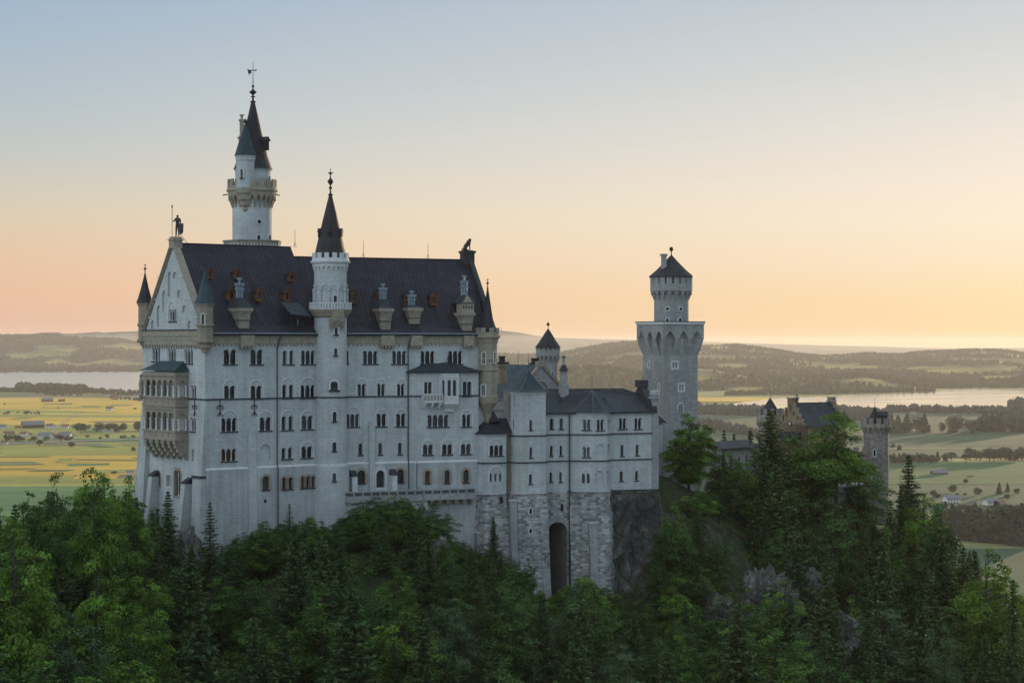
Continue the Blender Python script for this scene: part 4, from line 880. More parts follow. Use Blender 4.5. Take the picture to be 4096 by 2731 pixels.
for c, x0, x1, y0, y1 in ((cH,1652,1674,1112,1220), (cH,1648,1670,1370,1500), (cI,1408,1424,180,290)): kwin(pb, 'pb', 2, c, x0, x1, y0, y1, sill=False)
for x0, x1 in ((1764, 1846), (1924, 2006)): kwin(sec2, 'sec2', 0, cH, x0, x1, 1103, 1214, 2, 2)
for c, x0, x1, y0, y1 in ((cH,1783,1817,1383,1495), (cH,1941,1975,1378,1490), (cI,1521,1551,187,273), (cI,1660,1688,183,269)): kwin(sec2, 'sec2', 0, c, x0, x1, y0, y1)
mbw = MB(); MSC = {}
for poly, key, top in ((lb, 'bay', KZ['bay']), (tl, 'tow', KZ['tow']), (sec1, 'sec1', KZ['main']), (pb, 'pb', KZ['main']), (sec2, 'sec2', KZ['main']), (end, 'end', KZ['main'])):
    for i in range(len(poly)-1):
        W_, l = seg_wall(poly, i)
        mbw.poly([(0, KZ['base']), (l, KZ['base']), (l, top), (0, top)], WIN.get((key, i), []), lambda a, z: W_.pt(a, z), 0)
        for z_ in ((KZ['s1'], KZ['s2']) if key != 'bay' else (KZ['s2'],)): MSC.setdefault((key, z_), MB()).box(W_, -.05, l+.05, 0, .16, z_-.1, z_+.12, 0)
        if key == 'tow': MSC.setdefault((key, 'top'), MB()).box(W_, -.05, l+.05, 0, .12, top-.5, top, 1)
mbw.build('wall', [M['lime']], wing); [q_.build('string_course' if k_[1] != 'top' else 'cornice', [M['sill'], M['lime']], wing) for k_, q_ in MSC.items()]
mb = MB(); s_e = sec2[1][0]                                                  # end pier with knob
mb.box(WK, s_e-.9, s_e+.25, -.6, .3, KZ['base'], -10.2, 0); mb.box(WK, s_e-1.2, s_e+.5, -.9, .6, -10.2, -9.8, 0); mb.lathe((WK.pt(s_e-.35, 0, -.2).x, WK.pt(s_e-.35, 0, -.2).y), [(.8,-9.8),(.95,-9.4),(.8,-8.9),(.3,-8.6),(0,-8.55)], 10)
mb.build('end_pier', [M['grey']], wing)
# rusticated bastions
def bastion(poly, ztop, zbot, batter, name='bastion', mat='rust', closed_mid=None):
    n = len(poly); mb = MB(); cx_ = sum(p[0] for p in poly)/n; steps = 6
    def off(i, k):
        s_, o_ = poly[i]; return s_+(s_-cx_)*.03*k*batter, o_+.25*min(k*6, 1)+batter*k
    for j in range(steps):
        k0, k1 = (j/steps), ((j+1)/steps); z0_, z1_ = ztop+(zbot-ztop)*k0, ztop+(zbot-ztop)*k1
        for i in range(n-1):
            P = [WK.pt(*(lambda so: (so[0], z, so[1]))(off(a, max(k, .001)))) for a, k, z in ((i, k1, z1_), (i+1, k1, z1_), (i+1, k0, z0_), (i, k0, z0_))]
            u0 = sum(math.hypot(poly[a+1][0]-poly[a][0], poly[a+1][1]-poly[a][1]) for a in range(i)); u1 = u0+math.hypot(poly[i+1][0]-poly[i][0], poly[i+1][1]-poly[i][1])
            mb.face(P, 0, [(u0, z1_), (u1, z1_), (u1, z0_), (u0, z0_)])
    W_ = WK
    for i in range(n-1):
        mb.face([WK.pt(poly[i][0], ztop, poly[i][1]), WK.pt(poly[i+1][0], ztop, poly[i+1][1]), WK.pt(poly[i+1][0], ztop-.05, poly[i+1][1]+.3), WK.pt(poly[i][0], ztop-.05, poly[i][1]+.3)], 1)
    return mb.build(name, [M[mat], M['trim']], wing)
bs = [(-.3, -1.6), kp(1931, 1.4), kp(2030, 1.4), (kp(2030, 1.4)[0], -1)]
bastion(bs, KZ['base'], -40, 1.0)
bs2 = [(kp(2034, .6)[0], -1.5), (kp(2034, .6)[0], .6), kp(2073, 2.4), (kp(2188, 2.4)[0], 2.4), (kp(2190, 2.4)[0], 0)]
bastion(bs2, KZ['base'], -52, 2.0)
bs3 = [kp(2276, 0.0), kp(2372, 2.2), kp(2430, 2.2), kp(2446, .2), (kp(2446, .2)[0], -1.5)]
bastion(bs3, KZ['base'], -52, 2.2)
W_ = WK; sA, sB = sec1[0][0], kp(2290, 0)[0]; ho = arc_outline(WK.s_at(cI(882, 0)[0])-.3, WK.s_at(cI(1042, 0)[0])+.1, -50, WK.z_at(2215, cI(0, 640)[1]))[0]
mb = MB(); mb.poly([(sA, -52), (sB, -52), (sB, KZ['base']), (sA, KZ['base'])], [ho], lambda a, z: WK.pt(a, z, .05), 0)
for i in range(len(ho)):
    a, b_ = ho[i], ho[(i+1) % len(ho)]; mb.face([WK.pt(*a, .05), WK.pt(*b_, .05), WK.pt(*b_, -10), WK.pt(*a, -10)], 1)
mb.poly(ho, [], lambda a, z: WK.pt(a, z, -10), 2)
cA_ = (ho[0][0]+ho[1][0])/2; R_ = (ho[1][0]-ho[0][0])/2; zs_ = max(z for a, z in ho)-R_
for k in range(10):
    a, b_ = PI*k/10, PI*(k+1)/10; mb.hexa([WK.pt(cA_+r_*math.cos(x), zs_+r_*math.sin(x), o) for o in (0, .3) for r_, x in ((R_, a), (R_+.7, a), (R_+.7, b_), (R_, b_))], 1)
mb.box(WK, WK.s_at(cI(990, 0)[0]), WK.s_at(cI(1010, 0)[0])+.1, .0, .09, -29.6, -28.4, 2)
mb.build('archway', [M['rust'], M['grey'], M['void']], wing)
mb = MB()
for u0, u1, o, v0, v1, ob in ((2041, 2068, 2.6, 2001, 2260, 3.7), (2166, 2197, 3.2, 2205, 2400, 4.6), (2356, 2385, 2.9, 2100, 2350, 4.3), (1908, 1938, 1.4, 2127, 2200, 2.4)):
    s0_, s1_ = kp(u0, o)[0], kp(u1, o)[0]; zt = (CY-v0)/F*345
    mb.hexa([WK.pt(s_, z, oo) for z, o2 in ((-52, ob+.9), (zt, o)) for s_, oo in ((s0_, -1), (s1_, -1), (s1_, o2), (s0_, o2))], 0)
    mb.box(WK, s0_-.1, s1_+.1, 0, o+.1, zt, zt+.15, 1)
mb.build('bastion_buttress', [M['grey'], M['trim']], wing)
Wb = wall2(WK.pt(bs2[2][0], 0, 2.45), WK.pt(bs2[3][0], 0, 2.45))
for y0, y1, dp in ((520, 570, .75), (700, 742, 1.15)):
    (u0, v0), (u1, v1) = cI(708, y0), cI(733, y1); Wx = Wb.off(dp); s0_, s1_ = Wx.s_at(u0), Wx.s_at(u1)
    window(wing, Wx, s0_, s1_, Wx.z_at(u0, v1), Wx.z_at(u0, v0), 1, proud=.12, sill=False)
(u0, v0), (u1, v1) = cI(450, 418), cI(472, 474); Wx = WK.off(1.9); mb = MB(); mb.box(Wx, Wx.s_at(u0), Wx.s_at(u1), -.5, .05, Wx.z_at(u0, v1), Wx.z_at(u0, v0)); mb.build('vent_opening', [M['void']], wing, Wx.pt(Wx.s_at(u0), Wx.z_at(u0, v1)))
for u, o, z0_, z1_ in ((2029, 1.75, -44, KZ['bay']), (2278, .35, -44, KZ['main']), (2447, .5, -48, KZ['base'])):
    Wx = WK.off(o); mb = MB(); s_ = Wx.s_at(u); mb.tube(Wx.pt(s_, z0_), Wx.pt(s_, z1_), .13); mb.box(Wx, s_-.25, s_+.25, -.2, .25, KZ['base']-.1, KZ['base']+.1); mb.build('drainpipe', [M['pipe']], wing, Wx.pt(s_, z0_))
# roofs
def fan(mb, base, apex, mat=0, steps=4, power=1.35, close=True, hip=None):
    n = len(base)
    for i in range(n if close else n-1):
        p, q = Vector(base[i]), Vector(base[(i+1) % n]); L_ = (q-p).length; u0 = 0
        for k in range(steps):
            f = lambda P, t_: Vector((P.x+(apex[0]-P.x)*t_, P.y+(apex[1]-P.y)*t_, P.z+(apex[2]-P.z)*t_**power))
            a, b_ = k/steps, (k+1)/steps; h = (Vector(apex)-p).length
            pts = [f(p, a), f(q, a), f(q, b_), f(p, b_)]; uv = [(L_*.5-L_*.5*(1-a), a*h), (L_*.5+L_*.5*(1-a), a*h), (L_*.5+L_*.5*(1-b_), b_*h), (L_*.5-L_*.5*(1-b_), b_*h)]
            if k == steps-1: pts, uv = pts[:3], uv[:3]
            mb.face(pts, mat, uv)
            if hip is not None: mb.tube(f(p, a), f(p, b_), .05, .05, 4, hip)
def wp(s_, o, z): return WK.pt(s_, z, o)
mr = MB(); ze = KZ['main']; zr = -8.4; sr0, sr1 = kp(2183, 0)[0], WK.off(-5.5).s_at(2489); s_e2 = s_e-.3
def quad(mb, pts, mat=0):
    a = Vector(pts[0]); ax = (Vector(pts[1])-a).normalized(); mb.face(pts, mat, [((Vector(p)-a).dot(ax), ((Vector(p)-a)-ax*((Vector(p)-a).dot(ax))).length) for p in pts])
sr2 = WK.off(-4.5).s_at(2524); zr2 = -9.7
quad(mr, [wp(sr0-3, .55, ze-.1), wp(s_e2, .55, ze-.1), wp(s_e2, -4.5, zr2), wp(sr2, -4.5, zr2), wp(sr1, -5.5, zr), wp(sr0-3, -5.5, zr)])
quad(mr, [wp(s_e2, -11.5, ze-.1), wp(sr0-3, -11.5, ze-.1), wp(sr0-3, -5.5, zr), wp(sr1, -5.5, zr), wp(sr2, -4.5, zr2), wp(s_e2, -4.5, zr2)])
quad(mr, [wp(sr0-3, .55, ze-.1), wp(s_e2, .55, ze-.1), wp(s_e2, .55, ze-.4), wp(sr0-3, .55, ze-.4)]); quad(mr, [wp(sr0-3, .55, ze-.4), wp(s_e2, .55, ze-.4), wp(s_e2, -.2, ze-.4), wp(sr0-3, -.2, ze-.4)])
roofm = mr.build('roof', [M['slate']], wing)
mb = MB(); mb.hexa([wp(s_, o, z) for s_ in (s_e-1.4, s_e-.2) for o, z in ((.6, ze-.3), (.6, ze+.6), (-4.4, -7.6), (-4.4, ze))]); mb.hexa([wp(s_, o, z) for s_ in (s_e-1.4, s_e-.2) for o, z in ((-9.5, ze-.3), (-9.5, ze+.6), (-4.4, -7.6), (-4.4, ze))]); mb.box(WK, s_e-1.9, s_e-.1, -5.3, -3.5, -8.2, -6.9); mb.build('gable_parapet', [M['sill']], roofm)
u_, v_ = cH(1485, 818); q = at(u_, v_, WK.pt(pb[1][0], 0, -1.5).y); mb = MB()
b_ = [wp(pb[0][0]-.3, .4, ze-.1), wp(pb[1][0]-.1, pb[1][1]+.55, ze-.1), wp(pb[2][0]+.2, pb[2][1]+.55, ze-.1), wp(pb[3][0]+.6, .5, ze-.1), wp(pb[3][0]+.5, -4.6, -9.4), wp(pb[0][0]-.6, -4.6, -9.4)]
fan(mb, b_, (q.x, q.y, q.z+.1), power=1.45, hip=1); mb.tube(q, q+Vector((0, 0, 3.3)), .05, .03, 5, 0); mb.build('bay_roof', [M['slate'], M['hip']], roofm)
u_, v_ = cH(820, 592); Yt = WK.pt(tl[2][0]+2, 0, -.3).y; q = at(u_, v_, Yt); zt = KZ['tow']; mb = MB()
b_ = [wp(tl[1][0]-.5, .2, zt), wp(tl[2][0]-.5, 2.75, zt), wp(tl[3][0]+.45, 2.75, zt), wp(tl[3][0]+.45, -3.4, zt), wp(tl[1][0]-.5, -3.4, zt)]
fan(mb, b_, q, power=1.5, steps=5, hip=1); mb.face(b_, 0); mb.tube(q, q+Vector((0, 0, 2.5)), .05, .03, 5, 0); mb.build('tower_roof', [M['teal'], M['hip']], roofm)
mb = MB(); mb.box(WK, tl[1][0], tl[3][0], -3.2, .5, -14, zt, 0)
mb.build('rear_wall', [M['lime']], wing)
mb = MB(); zb_ = KZ['bay']; b_ = [wp(-.5, -1.6, zb_), wp(lb[1][0]-.25, 1.75, zb_), wp(lb[2][0]+.6, 1.75, zb_)]; T_ = [wp(lb[2][0]-3.2, -1.9, -13.4), wp(lb[2][0]-2.9, -1.8, -13.35), wp(lb[2][0]+1.2, -1.8, -13.3)]
for i in range(2): quad(mb, [b_[i], b_[i+1], T_[i+1], T_[i]])
quad(mb, [wp(-.5, -4, zb_), b_[0], T_[0]]); quad(mb, b_+[wp(lb[2][0], -2, zb_), wp(-.3, -2, zb_)])
q = at(*cH(432, 985), 346.5); fan(mb, [at(*cH(404, 1145), 345.5), at(*cH(520, 1135), 345.5), at(*cH(520, 1135), 349), at(*cH(404, 1145), 349)], q, power=1.1)
mb.build('bay_roof', [M['roof']], roofm)
mb = MB()
for x, y, w_ in ((1153, 938, .3), (1605, 912, .45)):
    n_ = Vector((0, 0, 1)); RPk = (wp(0, .55, ze-.1), (wp(10, .55, ze-.1)-wp(0, .55, ze-.1)).cross(wp(0, -5.5, zr)-wp(0, .55, ze-.1)).normalized()); q = on_plane(*cH(x, y), *RPk)
    W_ = Wall(q.x, q.y, *D3); mb.box(W_, -w_, w_, -.4, .15, q.z-.1, q.z+.35)
mb.build('skylight', [M['sill']], roofm)
q = at(*cH(1188, 805), 354.0); W_ = Wall(q.x, q.y, *D3); mb = MB()
mb.box(W_, -.75, .75, -.6, .6, q.z-1.5, q.z+1.1, 0); mb.box(W_, -.5, .5, -.5, .5, q.z+1.1, q.z+3.3, 0); fan(mb, [W_.pt(a, q.z+3.3, o) for a, o in ((-.75, .7), (.75, .7), (.75, -.7), (-.75, -.7))], W_.pt(0, q.z+5.0), 1, power=1.2); mb.box(W_, -.22, .22, -.22, .22, q.z+4.2, q.z+5.7, 0); mb.box(W_, -.32, .32, -.32, .32, q.z+5.7, q.z+5.9, 1)
mb.build('chimney', [M['grey'], M['sill']], roofm, q)
for x, y0, y1, Y in ((1206, 595, 810, 356), (2006, 630, 900, 356)):
    q0, q1 = at(*cH(x, y1), Y), at(*cH(x, y0), Y); mb = MB(); mb.tube(q0, q1, .05, .03, 5); mb.build('lightning_rod', [M['dark']], roofm, q0)

# ================================================================== house with verdigris roof behind
q = at(*cH(955, 552), 374); dR = Vector((.62, -.785, 0)).normalized(); Wg = Wall(0, 0, 1, 0); hz = q.z
tq = thing('gabled_house', (q.x, q.y, -30), 'gabled stone house with blue green roof half hidden behind the wing', 'castle building')
Wg = Wall(q.x, q.y, .785, .62); hwid = 8.5; sl_ = .86; zl = hz-hwid*sl_; ln = 16; mb = MB()
ho = arc_outline(-1.7, 1.5, hz-7.5, hz-3.0)[0]; h2 = arc_outline(-.2, .4, hz-6.6, hz-5.4)[0]
mb.poly([(-hwid+.4, -30), (hwid-.4, -30), (hwid-.4, zl+.5), (0, hz), (-hwid+.4, zl+.5)], [ho], lambda a, z: Wg.pt(a, z), 0); mb.poly(ho, [h2], lambda a, z: Wg.pt(a, z, -.25), 0); mb.poly(h2, [], lambda a, z: Wg.pt(a, z, -.45), 2)
for i in range(len(ho)): a, b_ = ho[i], ho[(i+1) % len(ho)]; mb.face([Wg.pt(*a), Wg.pt(*b_), Wg.pt(*b_, -.25), Wg.pt(*a, -.25)], 0)
for sg in (-1, 1): mb.face([Wg.pt(sg*(hwid-.4), -30), Wg.pt(sg*(hwid-.4), zl+.5), Wg.pt(sg*(hwid-.4), zl+.5, -ln), Wg.pt(sg*(hwid-.4), -30, -ln)], 0)
for sg in (-1, 1): mb.hexa([Wg.pt(a, z, o) for o in (-.5, .25) for a, z in ((0, hz-.2), (0, hz+.5), (sg*hwid, zl+.5), (sg*hwid, zl-.2))], 1)
mb.box(Wg, -.9, .9, -.8, .35, hz-.3, hz+.8, 1); mb.box(Wg, -.9, .9, -ln, -ln+.8, hz-.3, hz+.8, 1)
mb.build('wall', [M['grey'], M['sand'], M['void']], tq)
mb = MB()
for sg in (-1, 1): quad(mb, [Wg.pt(sg*(hwid+.5), zl-.4, -.4), Wg.pt(sg*(hwid+.5), zl-.4, -ln), Wg.pt(0, hz+.1, -ln), Wg.pt(0, hz+.1, -.4)])
fan(mb, [Wg.pt(-hwid-.8, zl-1, -5), Wg.pt(-hwid-.8, zl-1, -11), Wg.pt(-hwid*.35, hz-2.8, -11), Wg.pt(-hwid*.35, hz-2.8, -5)], Wg.pt(-hwid*.42, hz-2.4, -8), power=1.0)
mb.tube(Wg.pt(0, hz, -7), Wg.pt(0, hz+3, -7), .05, .03, 5)
rq = mb.build('roof', [M['teal']], tq)
def stack(c, u0, u1, vt, vb, Y, mat, par, pots, pot_h):
    q0, q1 = at(*c(u0, vb), Y), at(*c(u1, vt), Y); hw = (q1.x-q0.x)/2; W_ = Wall((q0.x+q1.x)/2, Y, .9, .43); mb = MB()
    mb.box(W_, -hw*.8, hw*.8, -hw*.7, hw*.7, q0.z, q1.z-.9, 0); mb.box(W_, -hw*.9, hw*.9, -hw*.8, hw*.8, q1.z-1.3, q1.z-1.1, 0); mb.box(W_, -hw, hw, -hw*.9, hw*.9, q1.z-.9, q1.z-.4, 0); mb.box(W_, -hw*1.12, hw*1.12, -hw, hw, q1.z-.4, q1.z, 1)
    for i in range(pots):
        x = (i-(pots-1)/2)*hw*.62; pc = W_.pt(x, 0); mb.lathe((pc.x, pc.y), [(.36,q1.z),(.33,q1.z+pot_h*.7),(.42,q1.z+pot_h*.72),(.42,q1.z+pot_h),(0,q1.z+pot_h)], 8, 1)
    mb.build('chimney', [M[mat], M['sill']], par, (W_.ox, W_.oy, q0.z))
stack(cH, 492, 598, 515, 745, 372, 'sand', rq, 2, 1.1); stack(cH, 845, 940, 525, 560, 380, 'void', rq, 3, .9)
q = at(*cH(560, 1000), 362); W_ = Wall(q.x, q.y, .94, .34); mb = MB(); zt_ = at(*cH(0, 880), 362).z
ho = [(1.6, zt_-8.6), (2.7, zt_-8.6), (2.7, zt_-4.2), (1.6, zt_-4.2)]
mb.poly([(-3.5, -34), (7, -34), (7, zt_), (-3.5, zt_)], [ho], lambda a, z: W_.pt(a, z), 0); mb.poly(ho, [], lambda a, z: W_.pt(a, z, -.3), 1); mb.box(W_, -3.6, 7, 0, .3, zt_-.5, zt_, 0); mb.box(W_, -3.6, 7, 0, .15, zt_-2.4, zt_-2.1, 0)
mb.hexa([W_.pt(a, z, o) for z, o0 in ((zt_, .6), (zt_+2.2, -4)) for a, o in ((-3.6, o0), (7, o0), (7, -9), (-3.6, -9))], 2)
mb.build('porch', [M['lime'], M['glass'], M['teal']], tq, q)

# ================================================================== small round tower behind
c_ = at(*cH(1026, 0), 395); c_ = (c_.x, c_.y)
rt = thing('round_watchtower', (c_[0], c_[1], -34), 'small round tower with dark conical cap behind the blue green roofed house', 'tower')
mb = MB(); mb.lathe(c_, [(2.0,-34),(1.95,-6),(1.95,-1.8)], 32); mb.build('shaft', [M['grey']], rt)
mb = MB(); ring_brackets(mb, c_, 1.95, 2.38, -4.3, -2.8, 16, .36); mb.lathe(c_, [(2.3,-2.9),(2.4,-2.8),(2.42,-1.7)], 32); crenels(mb, c_, 2.1, 2.42, -1.7, -1.1, 16, .72); mb.build('battlement', [M['grey']], rt)
mb = MB(); mb.lathe(c_, [(2.0,-1.8),(2.0,-1.1)], 16, 1); mb.lathe(c_, [(2.62,-1.25),(2.55,-1.1),(1.6,.2),(.75,1.55),(.1,2.5),(0,2.5)], 14); mb.build('conical_roof', [M['spire'], M['void']], rt, (c_[0], c_[1], -1.2))
mb = MB(); mb.tube((c_[0], c_[1], 2.3), (c_[0], c_[1], 3.6), .07); mb.lathe(c_, [(0,3.05),(.25,3.15),(.33,3.38),(.25,3.62),(0,3.72)], 10); mb.tube((c_[0], c_[1], 3.6), (c_[0], c_[1], 4.0), .04); mb.build('finial', [M['dark']], rt, (c_[0], c_[1], 2.3))
tower_window(rt, c_, 1.95, cH, 1064, 1076, 612, 660, sill=False)

# ================================================================== square tower
ph = math.radians(29); qn = at(2658, 0, 382); SA = 7.65; dq, gq = (math.cos(ph), math.sin(ph)), (-math.sin(ph), math.cos(ph))
qL = (qn.x+SA*gq[0], qn.y+SA*gq[1]); qR = (qn.x+SA*dq[0], qn.y+SA*dq[1]); qB = (qR[0]+SA*gq[0], qR[1]+SA*gq[1]); qn = (qn.x, qn.y); qc = ((qL[0]+qR[0])/2, (qL[1]+qR[1])/2)
sq = thing('square_tower', (qc[0], qc[1], -36), 'massive square grey tower with flared pointed arches and round capped turret on top', 'tower')
WQl, WQr, WQo, WQb = wall2(qL, qn), wall2(qn, qR), wall2(qR, qB), wall2(qB, qL); hl, hr = [], []
hl += px_window(sq, WQl, cJ, 224, 234, 780, 814, sill=False, surround=.22); hl += px_window(sq, WQl, cJ, 288, 297, 918, 956, sill=False, surround=.22)
def slit(W_, x0, x1, y0, y1):
    (ua, va), (ub, vb) = cJ(x0, y0), cJ(x1, y1); s0, s1 = W_.s_at(ua), W_.s_at(ub); z1, z0 = W_.z_at(ua, va), W_.z_at(ua, vb); m_ = (s0+s1)/2; g_ = (s1-s0)*.1; out = []
    for a, b_ in ((s0, m_-g_), (m_+g_, s1)): out.append([(a, z0), (b_, z0), (b_, z1), (a, z1)])
    mb = MB()
    for h in out:
        mb.poly(h, [], lambda a, z: W_.pt(a, z, -.5), 1)
        for i in range(4): p, q2 = h[i], h[(i+1) % 4]; mb.face([W_.pt(*p), W_.pt(*q2), W_.pt(*q2, -.5), W_.pt(*p, -.5)], 0)
    for a, b_, c2, d_ in ((s0-.35, s1+.35, z1, z1+.3), (s0-.35, s1+.35, z0-.3, z0), (s0-.35, s0, z0, z1), (s1, s1+.35, z0, z1), (m_-g_, m_+g_, z0, z1)): mb.box(W_, a, b_, 0, .06, c2, d_, 0)
    mb.build('window', [M['trim'], M['void']], sq, W_.pt(m_, z0)); return out
hr += slit(WQr, 376, 405, 782, 818); hr += slit(WQr, 418, 445, 921, 959)
hr += px_window(sq, WQr, cJ, 414, 439, 1055, 1098, 2, 0, 1040, sep=True, sill=False); 
ZT, ZF, ZS2 = 3.4, 1.55, -2.65
mb = MB()
for W_, hh in ((WQl, hl), (WQr, hr), (WQo, []), (WQb, [])):
    mb.poly([(0, -36), (SA, -36), (SA, ZS2), (0, ZS2)], hh, lambda a, z: W_.pt(a, z), 0)
mb.box(WQr, -.25, SA+.25, -.3, .25, -36, -16.0, 0); mb.box(WQl, -.2, SA+.0, -.3, .25, -36, -16.0, 0)
shq = mb.build('shaft', [M['grey']], sq); mb = MB(); OV = .85
for W_ in (WQl, WQr, WQo, WQb):                                              # flared head with pointed niches
    prof = [(-OV*1.0, OV, ZT), (-OV, OV, 0.55), (-OV*.62, OV*.62, -.9), (0, 0, ZS2)]
    ho = []
    for k in range(3):
        c_ = SA*(k+.5)/3; hw = .92 if W_ is WQr else .85
        ho.append([(c_-hw*.28, ZS2+.15), (c_+hw*.28, ZS2+.15), (c_+hw*.95, -.4), (c_+hw, .5), (c_+hw*.62, 1.35), (c_, 1.95), (c_-hw*.62, 1.35), (c_-hw, .5), (c_-hw*.95, -.4)])
    def outp(z):
        if z >= .55: return OV
        if z >= -.9: return OV*.62+OV*.38*(z+.9)/1.45
        return OV*.62*(z-ZS2)/(-.9-ZS2)
    conv = lambda a, z: W_.pt(a+(a-SA/2)/(SA/2)*outp(z), z, outp(z))
    zl_ = [ZS2, -.9, .55, ZT]
    # slice into bands so the flare bends cleanly
    for z0_, z1_ in zip(zl_, zl_[1:]):
        xs = [0.0]; 
        bands = []
        hb2 = []
        for h in ho:
            clip = []
            n = len(h)
            for i in range(n):
                p, q2 = h[i], h[(i+1) % n]
                def ins(pt): return z0_-1e-6 <= pt[1] <= z1_+1e-6
                if ins(p): clip.append(p)
                cuts = []
                for zc_ in (z0_, z1_):
                    if (p[1]-zc_)*(q2[1]-zc_) < 0: t_ = (zc_-p[1])/(q2[1]-p[1]); cuts.append((t_, (p[0]+(q2[0]-p[0])*t_, zc_)))
                clip += [c for _, c in sorted(cuts)]
            hb2.append(sorted(clip) if False else clip)
        # build the wall between niches as strips
        edges = [0.0]
        lv = np.linspace(z0_, z1_, 7)
        def span(h, z):
            xs_ = []
            for i in range(len(h)):
                p, q2 = h[i], h[(i+1) % len(h)]
                if (p[1]-z)*(q2[1]-z) <= 0 and abs(p[1]-q2[1]) > 1e-9: xs_.append(p[0]+(q2[0]-p[0])*(z-p[1])/(q2[1]-p[1]))
            return (min(xs_), max(xs_)) if len(xs_) >= 2 else None
        for za, zb2 in zip(lv, lv[1:]):
            row = []
            for z in (za, zb2):
                r_ = [0.0]
                for k, h in enumerate(ho):
                    sp_ = span(h, z); c_ = SA*(k+.5)/3; r_ += list(sp_) if sp_ else [c_, c_]
                row.append(r_+[SA])
            for k in range(0, 8, 2):
                a, b_, c2, d_ = row[0][k], row[0][k+1], row[1][k+1], row[1][k]
                mb.face([conv(a, za), conv(b_, za), conv(c2, zb2), conv(d_, zb2)], 0, [(a, za), (b_, za), (c2, zb2), (d_, zb2)])
                if 0 < k: mb.face([conv(a, za), conv(d_, zb2), W_.pt(d_, zb2, -.05), W_.pt(a, za, -.05)], 0)
                if k < 6: mb.face([conv(b_, za), conv(c2, zb2), W_.pt(c2, zb2, -.05), W_.pt(b_, za, -.05)], 0)
    mb.face([W_.pt(0, ZS2, -.04), W_.pt(SA, ZS2, -.04), W_.pt(SA, ZT, -.04), W_.pt(0, ZT, -.04)], 0, [(0, ZS2), (SA, ZS2), (SA, ZT), (0, ZT)])
    mb.box(W_, -OV-.15, SA+OV+.15, -2, OV+.18, ZT-.12, ZT+.35, 1)
mb.box(WQr, .5, SA-.5, -SA+.5, -.5, ZT-.5, ZT+.2, 1)
mb.box(WQr, 3.9, 4.1, -.1, .0, -.6, .6, 1)
mb.build('flared_head', [M['grey'], M['trim']], sq); 
mb = MB(); 
for W_ in (WQl, WQr): mb.box(W_, -OV-.25, SA+OV+.25, -1, OV+.28, ZT+.35, ZT+.46, 0)
mb.build('platform_edge', [M['sill']], sq)
tq2 = at(*cJ(369, 0), 387); tq2 = (tq2.x, tq2.y); mb = MB(); mb.lathe(tq2, [(3.35,ZT),(3.34,11.0)], 40); up = mb.build('upper_drum', [M['grey']], sq)
mb = MB(); ring_brackets(mb, tq2, 3.34, 4.0, 8.0, 9.7, 18, .32); mb.lathe(tq2, [(3.95,9.6),(4.08,9.75),(4.08,11.1)], 40); crenels(mb, tq2, 3.7, 4.08, 11.1, 12.5, 18, .78); mb.build('battlement', [M['grey']], sq)
mb = MB(); mb.lathe(tq2, [(3.6,11),(3.6,12.5)], 24, 1); mb.lathe(tq2, [(4.35,12.35),(4.3,12.6),(3.0,13.7),(1.5,15.2),(.12,16.7),(0,16.7)], 16); mb.build('conical_roof', [M['spire'], M['void']], sq, (tq2[0], tq2[1], 12.4))
mb = MB(); mb.tube((tq2[0], tq2[1], 16.5), (tq2[0], tq2[1], 17.9), .1); mb.lathe(tq2, [(0,17.4),(.3,17.5),(.4,17.85),(.3,18.2),(0,18.3)], 10); mb.build('finial', [M['dark']], sq, (tq2[0], tq2[1], 16.5))
q = at(*cJ(322, 170), 385.5); W_ = Wall(q.x, q.y, 1, 0); mb = MB(); zt_ = at(*cJ(0, 103), 385.5).z; mb.box(W_, -.5, .5, -.5, .5, q.z-1.5, zt_-.4, 0); mb.box(W_, -.68, .68, -.68, .68, zt_-.4, zt_, 0); mb.build('chimney', [M['grey']], sq, q)
for x0, x1, y0, y1 in ((334, 357, 440, 456), (417, 436, 442, 458)): tower_window(sq, tq2, 3.34, cJ, x0, x1, y0-4, y1, sill=False)
for x0, x1, y0, y1 in ((336, 354, 506, 537), (413, 432, 503, 538)): tower_window(sq, tq2, 3.34, cJ, x0, x1, y0, y1, sill=False)
q0 = at(*cJ(299, 1110), 372); W_ = Wall(q0.x-1.5, q0.y, .92, .39); mb = MB(); zt_, zb_ = at(*cJ(0, 1082), 372).z, at(*cJ(0, 1164), 372).z
mb.hexa([W_.pt(a, z, o) for z, a0_, a1_, o2 in ((zb_, -1.0, 3.0, .5), (zt_, -1.0, 1.1, -2)) for a, o in ((a0_, o2), (a1_, o2), (a1_, -4), (a0_, -4))], 1); mb.box(W_, -1, 2.3, -4, 0, -32, zb_-.02, 0); mb.tube(W_.pt(-.2, -31, .2), W_.pt(-.2, zb_, .2), .13, mat=2)
for s_ in (1.1,): mb.box(W_, s_-.25, s_+.25, -.1, .03, zb_-6.5, zb_-5.2, 3)
mb.build('lean_to', [M['lime'], M['roof'], M['pipe'], M['void']], sq, q0)

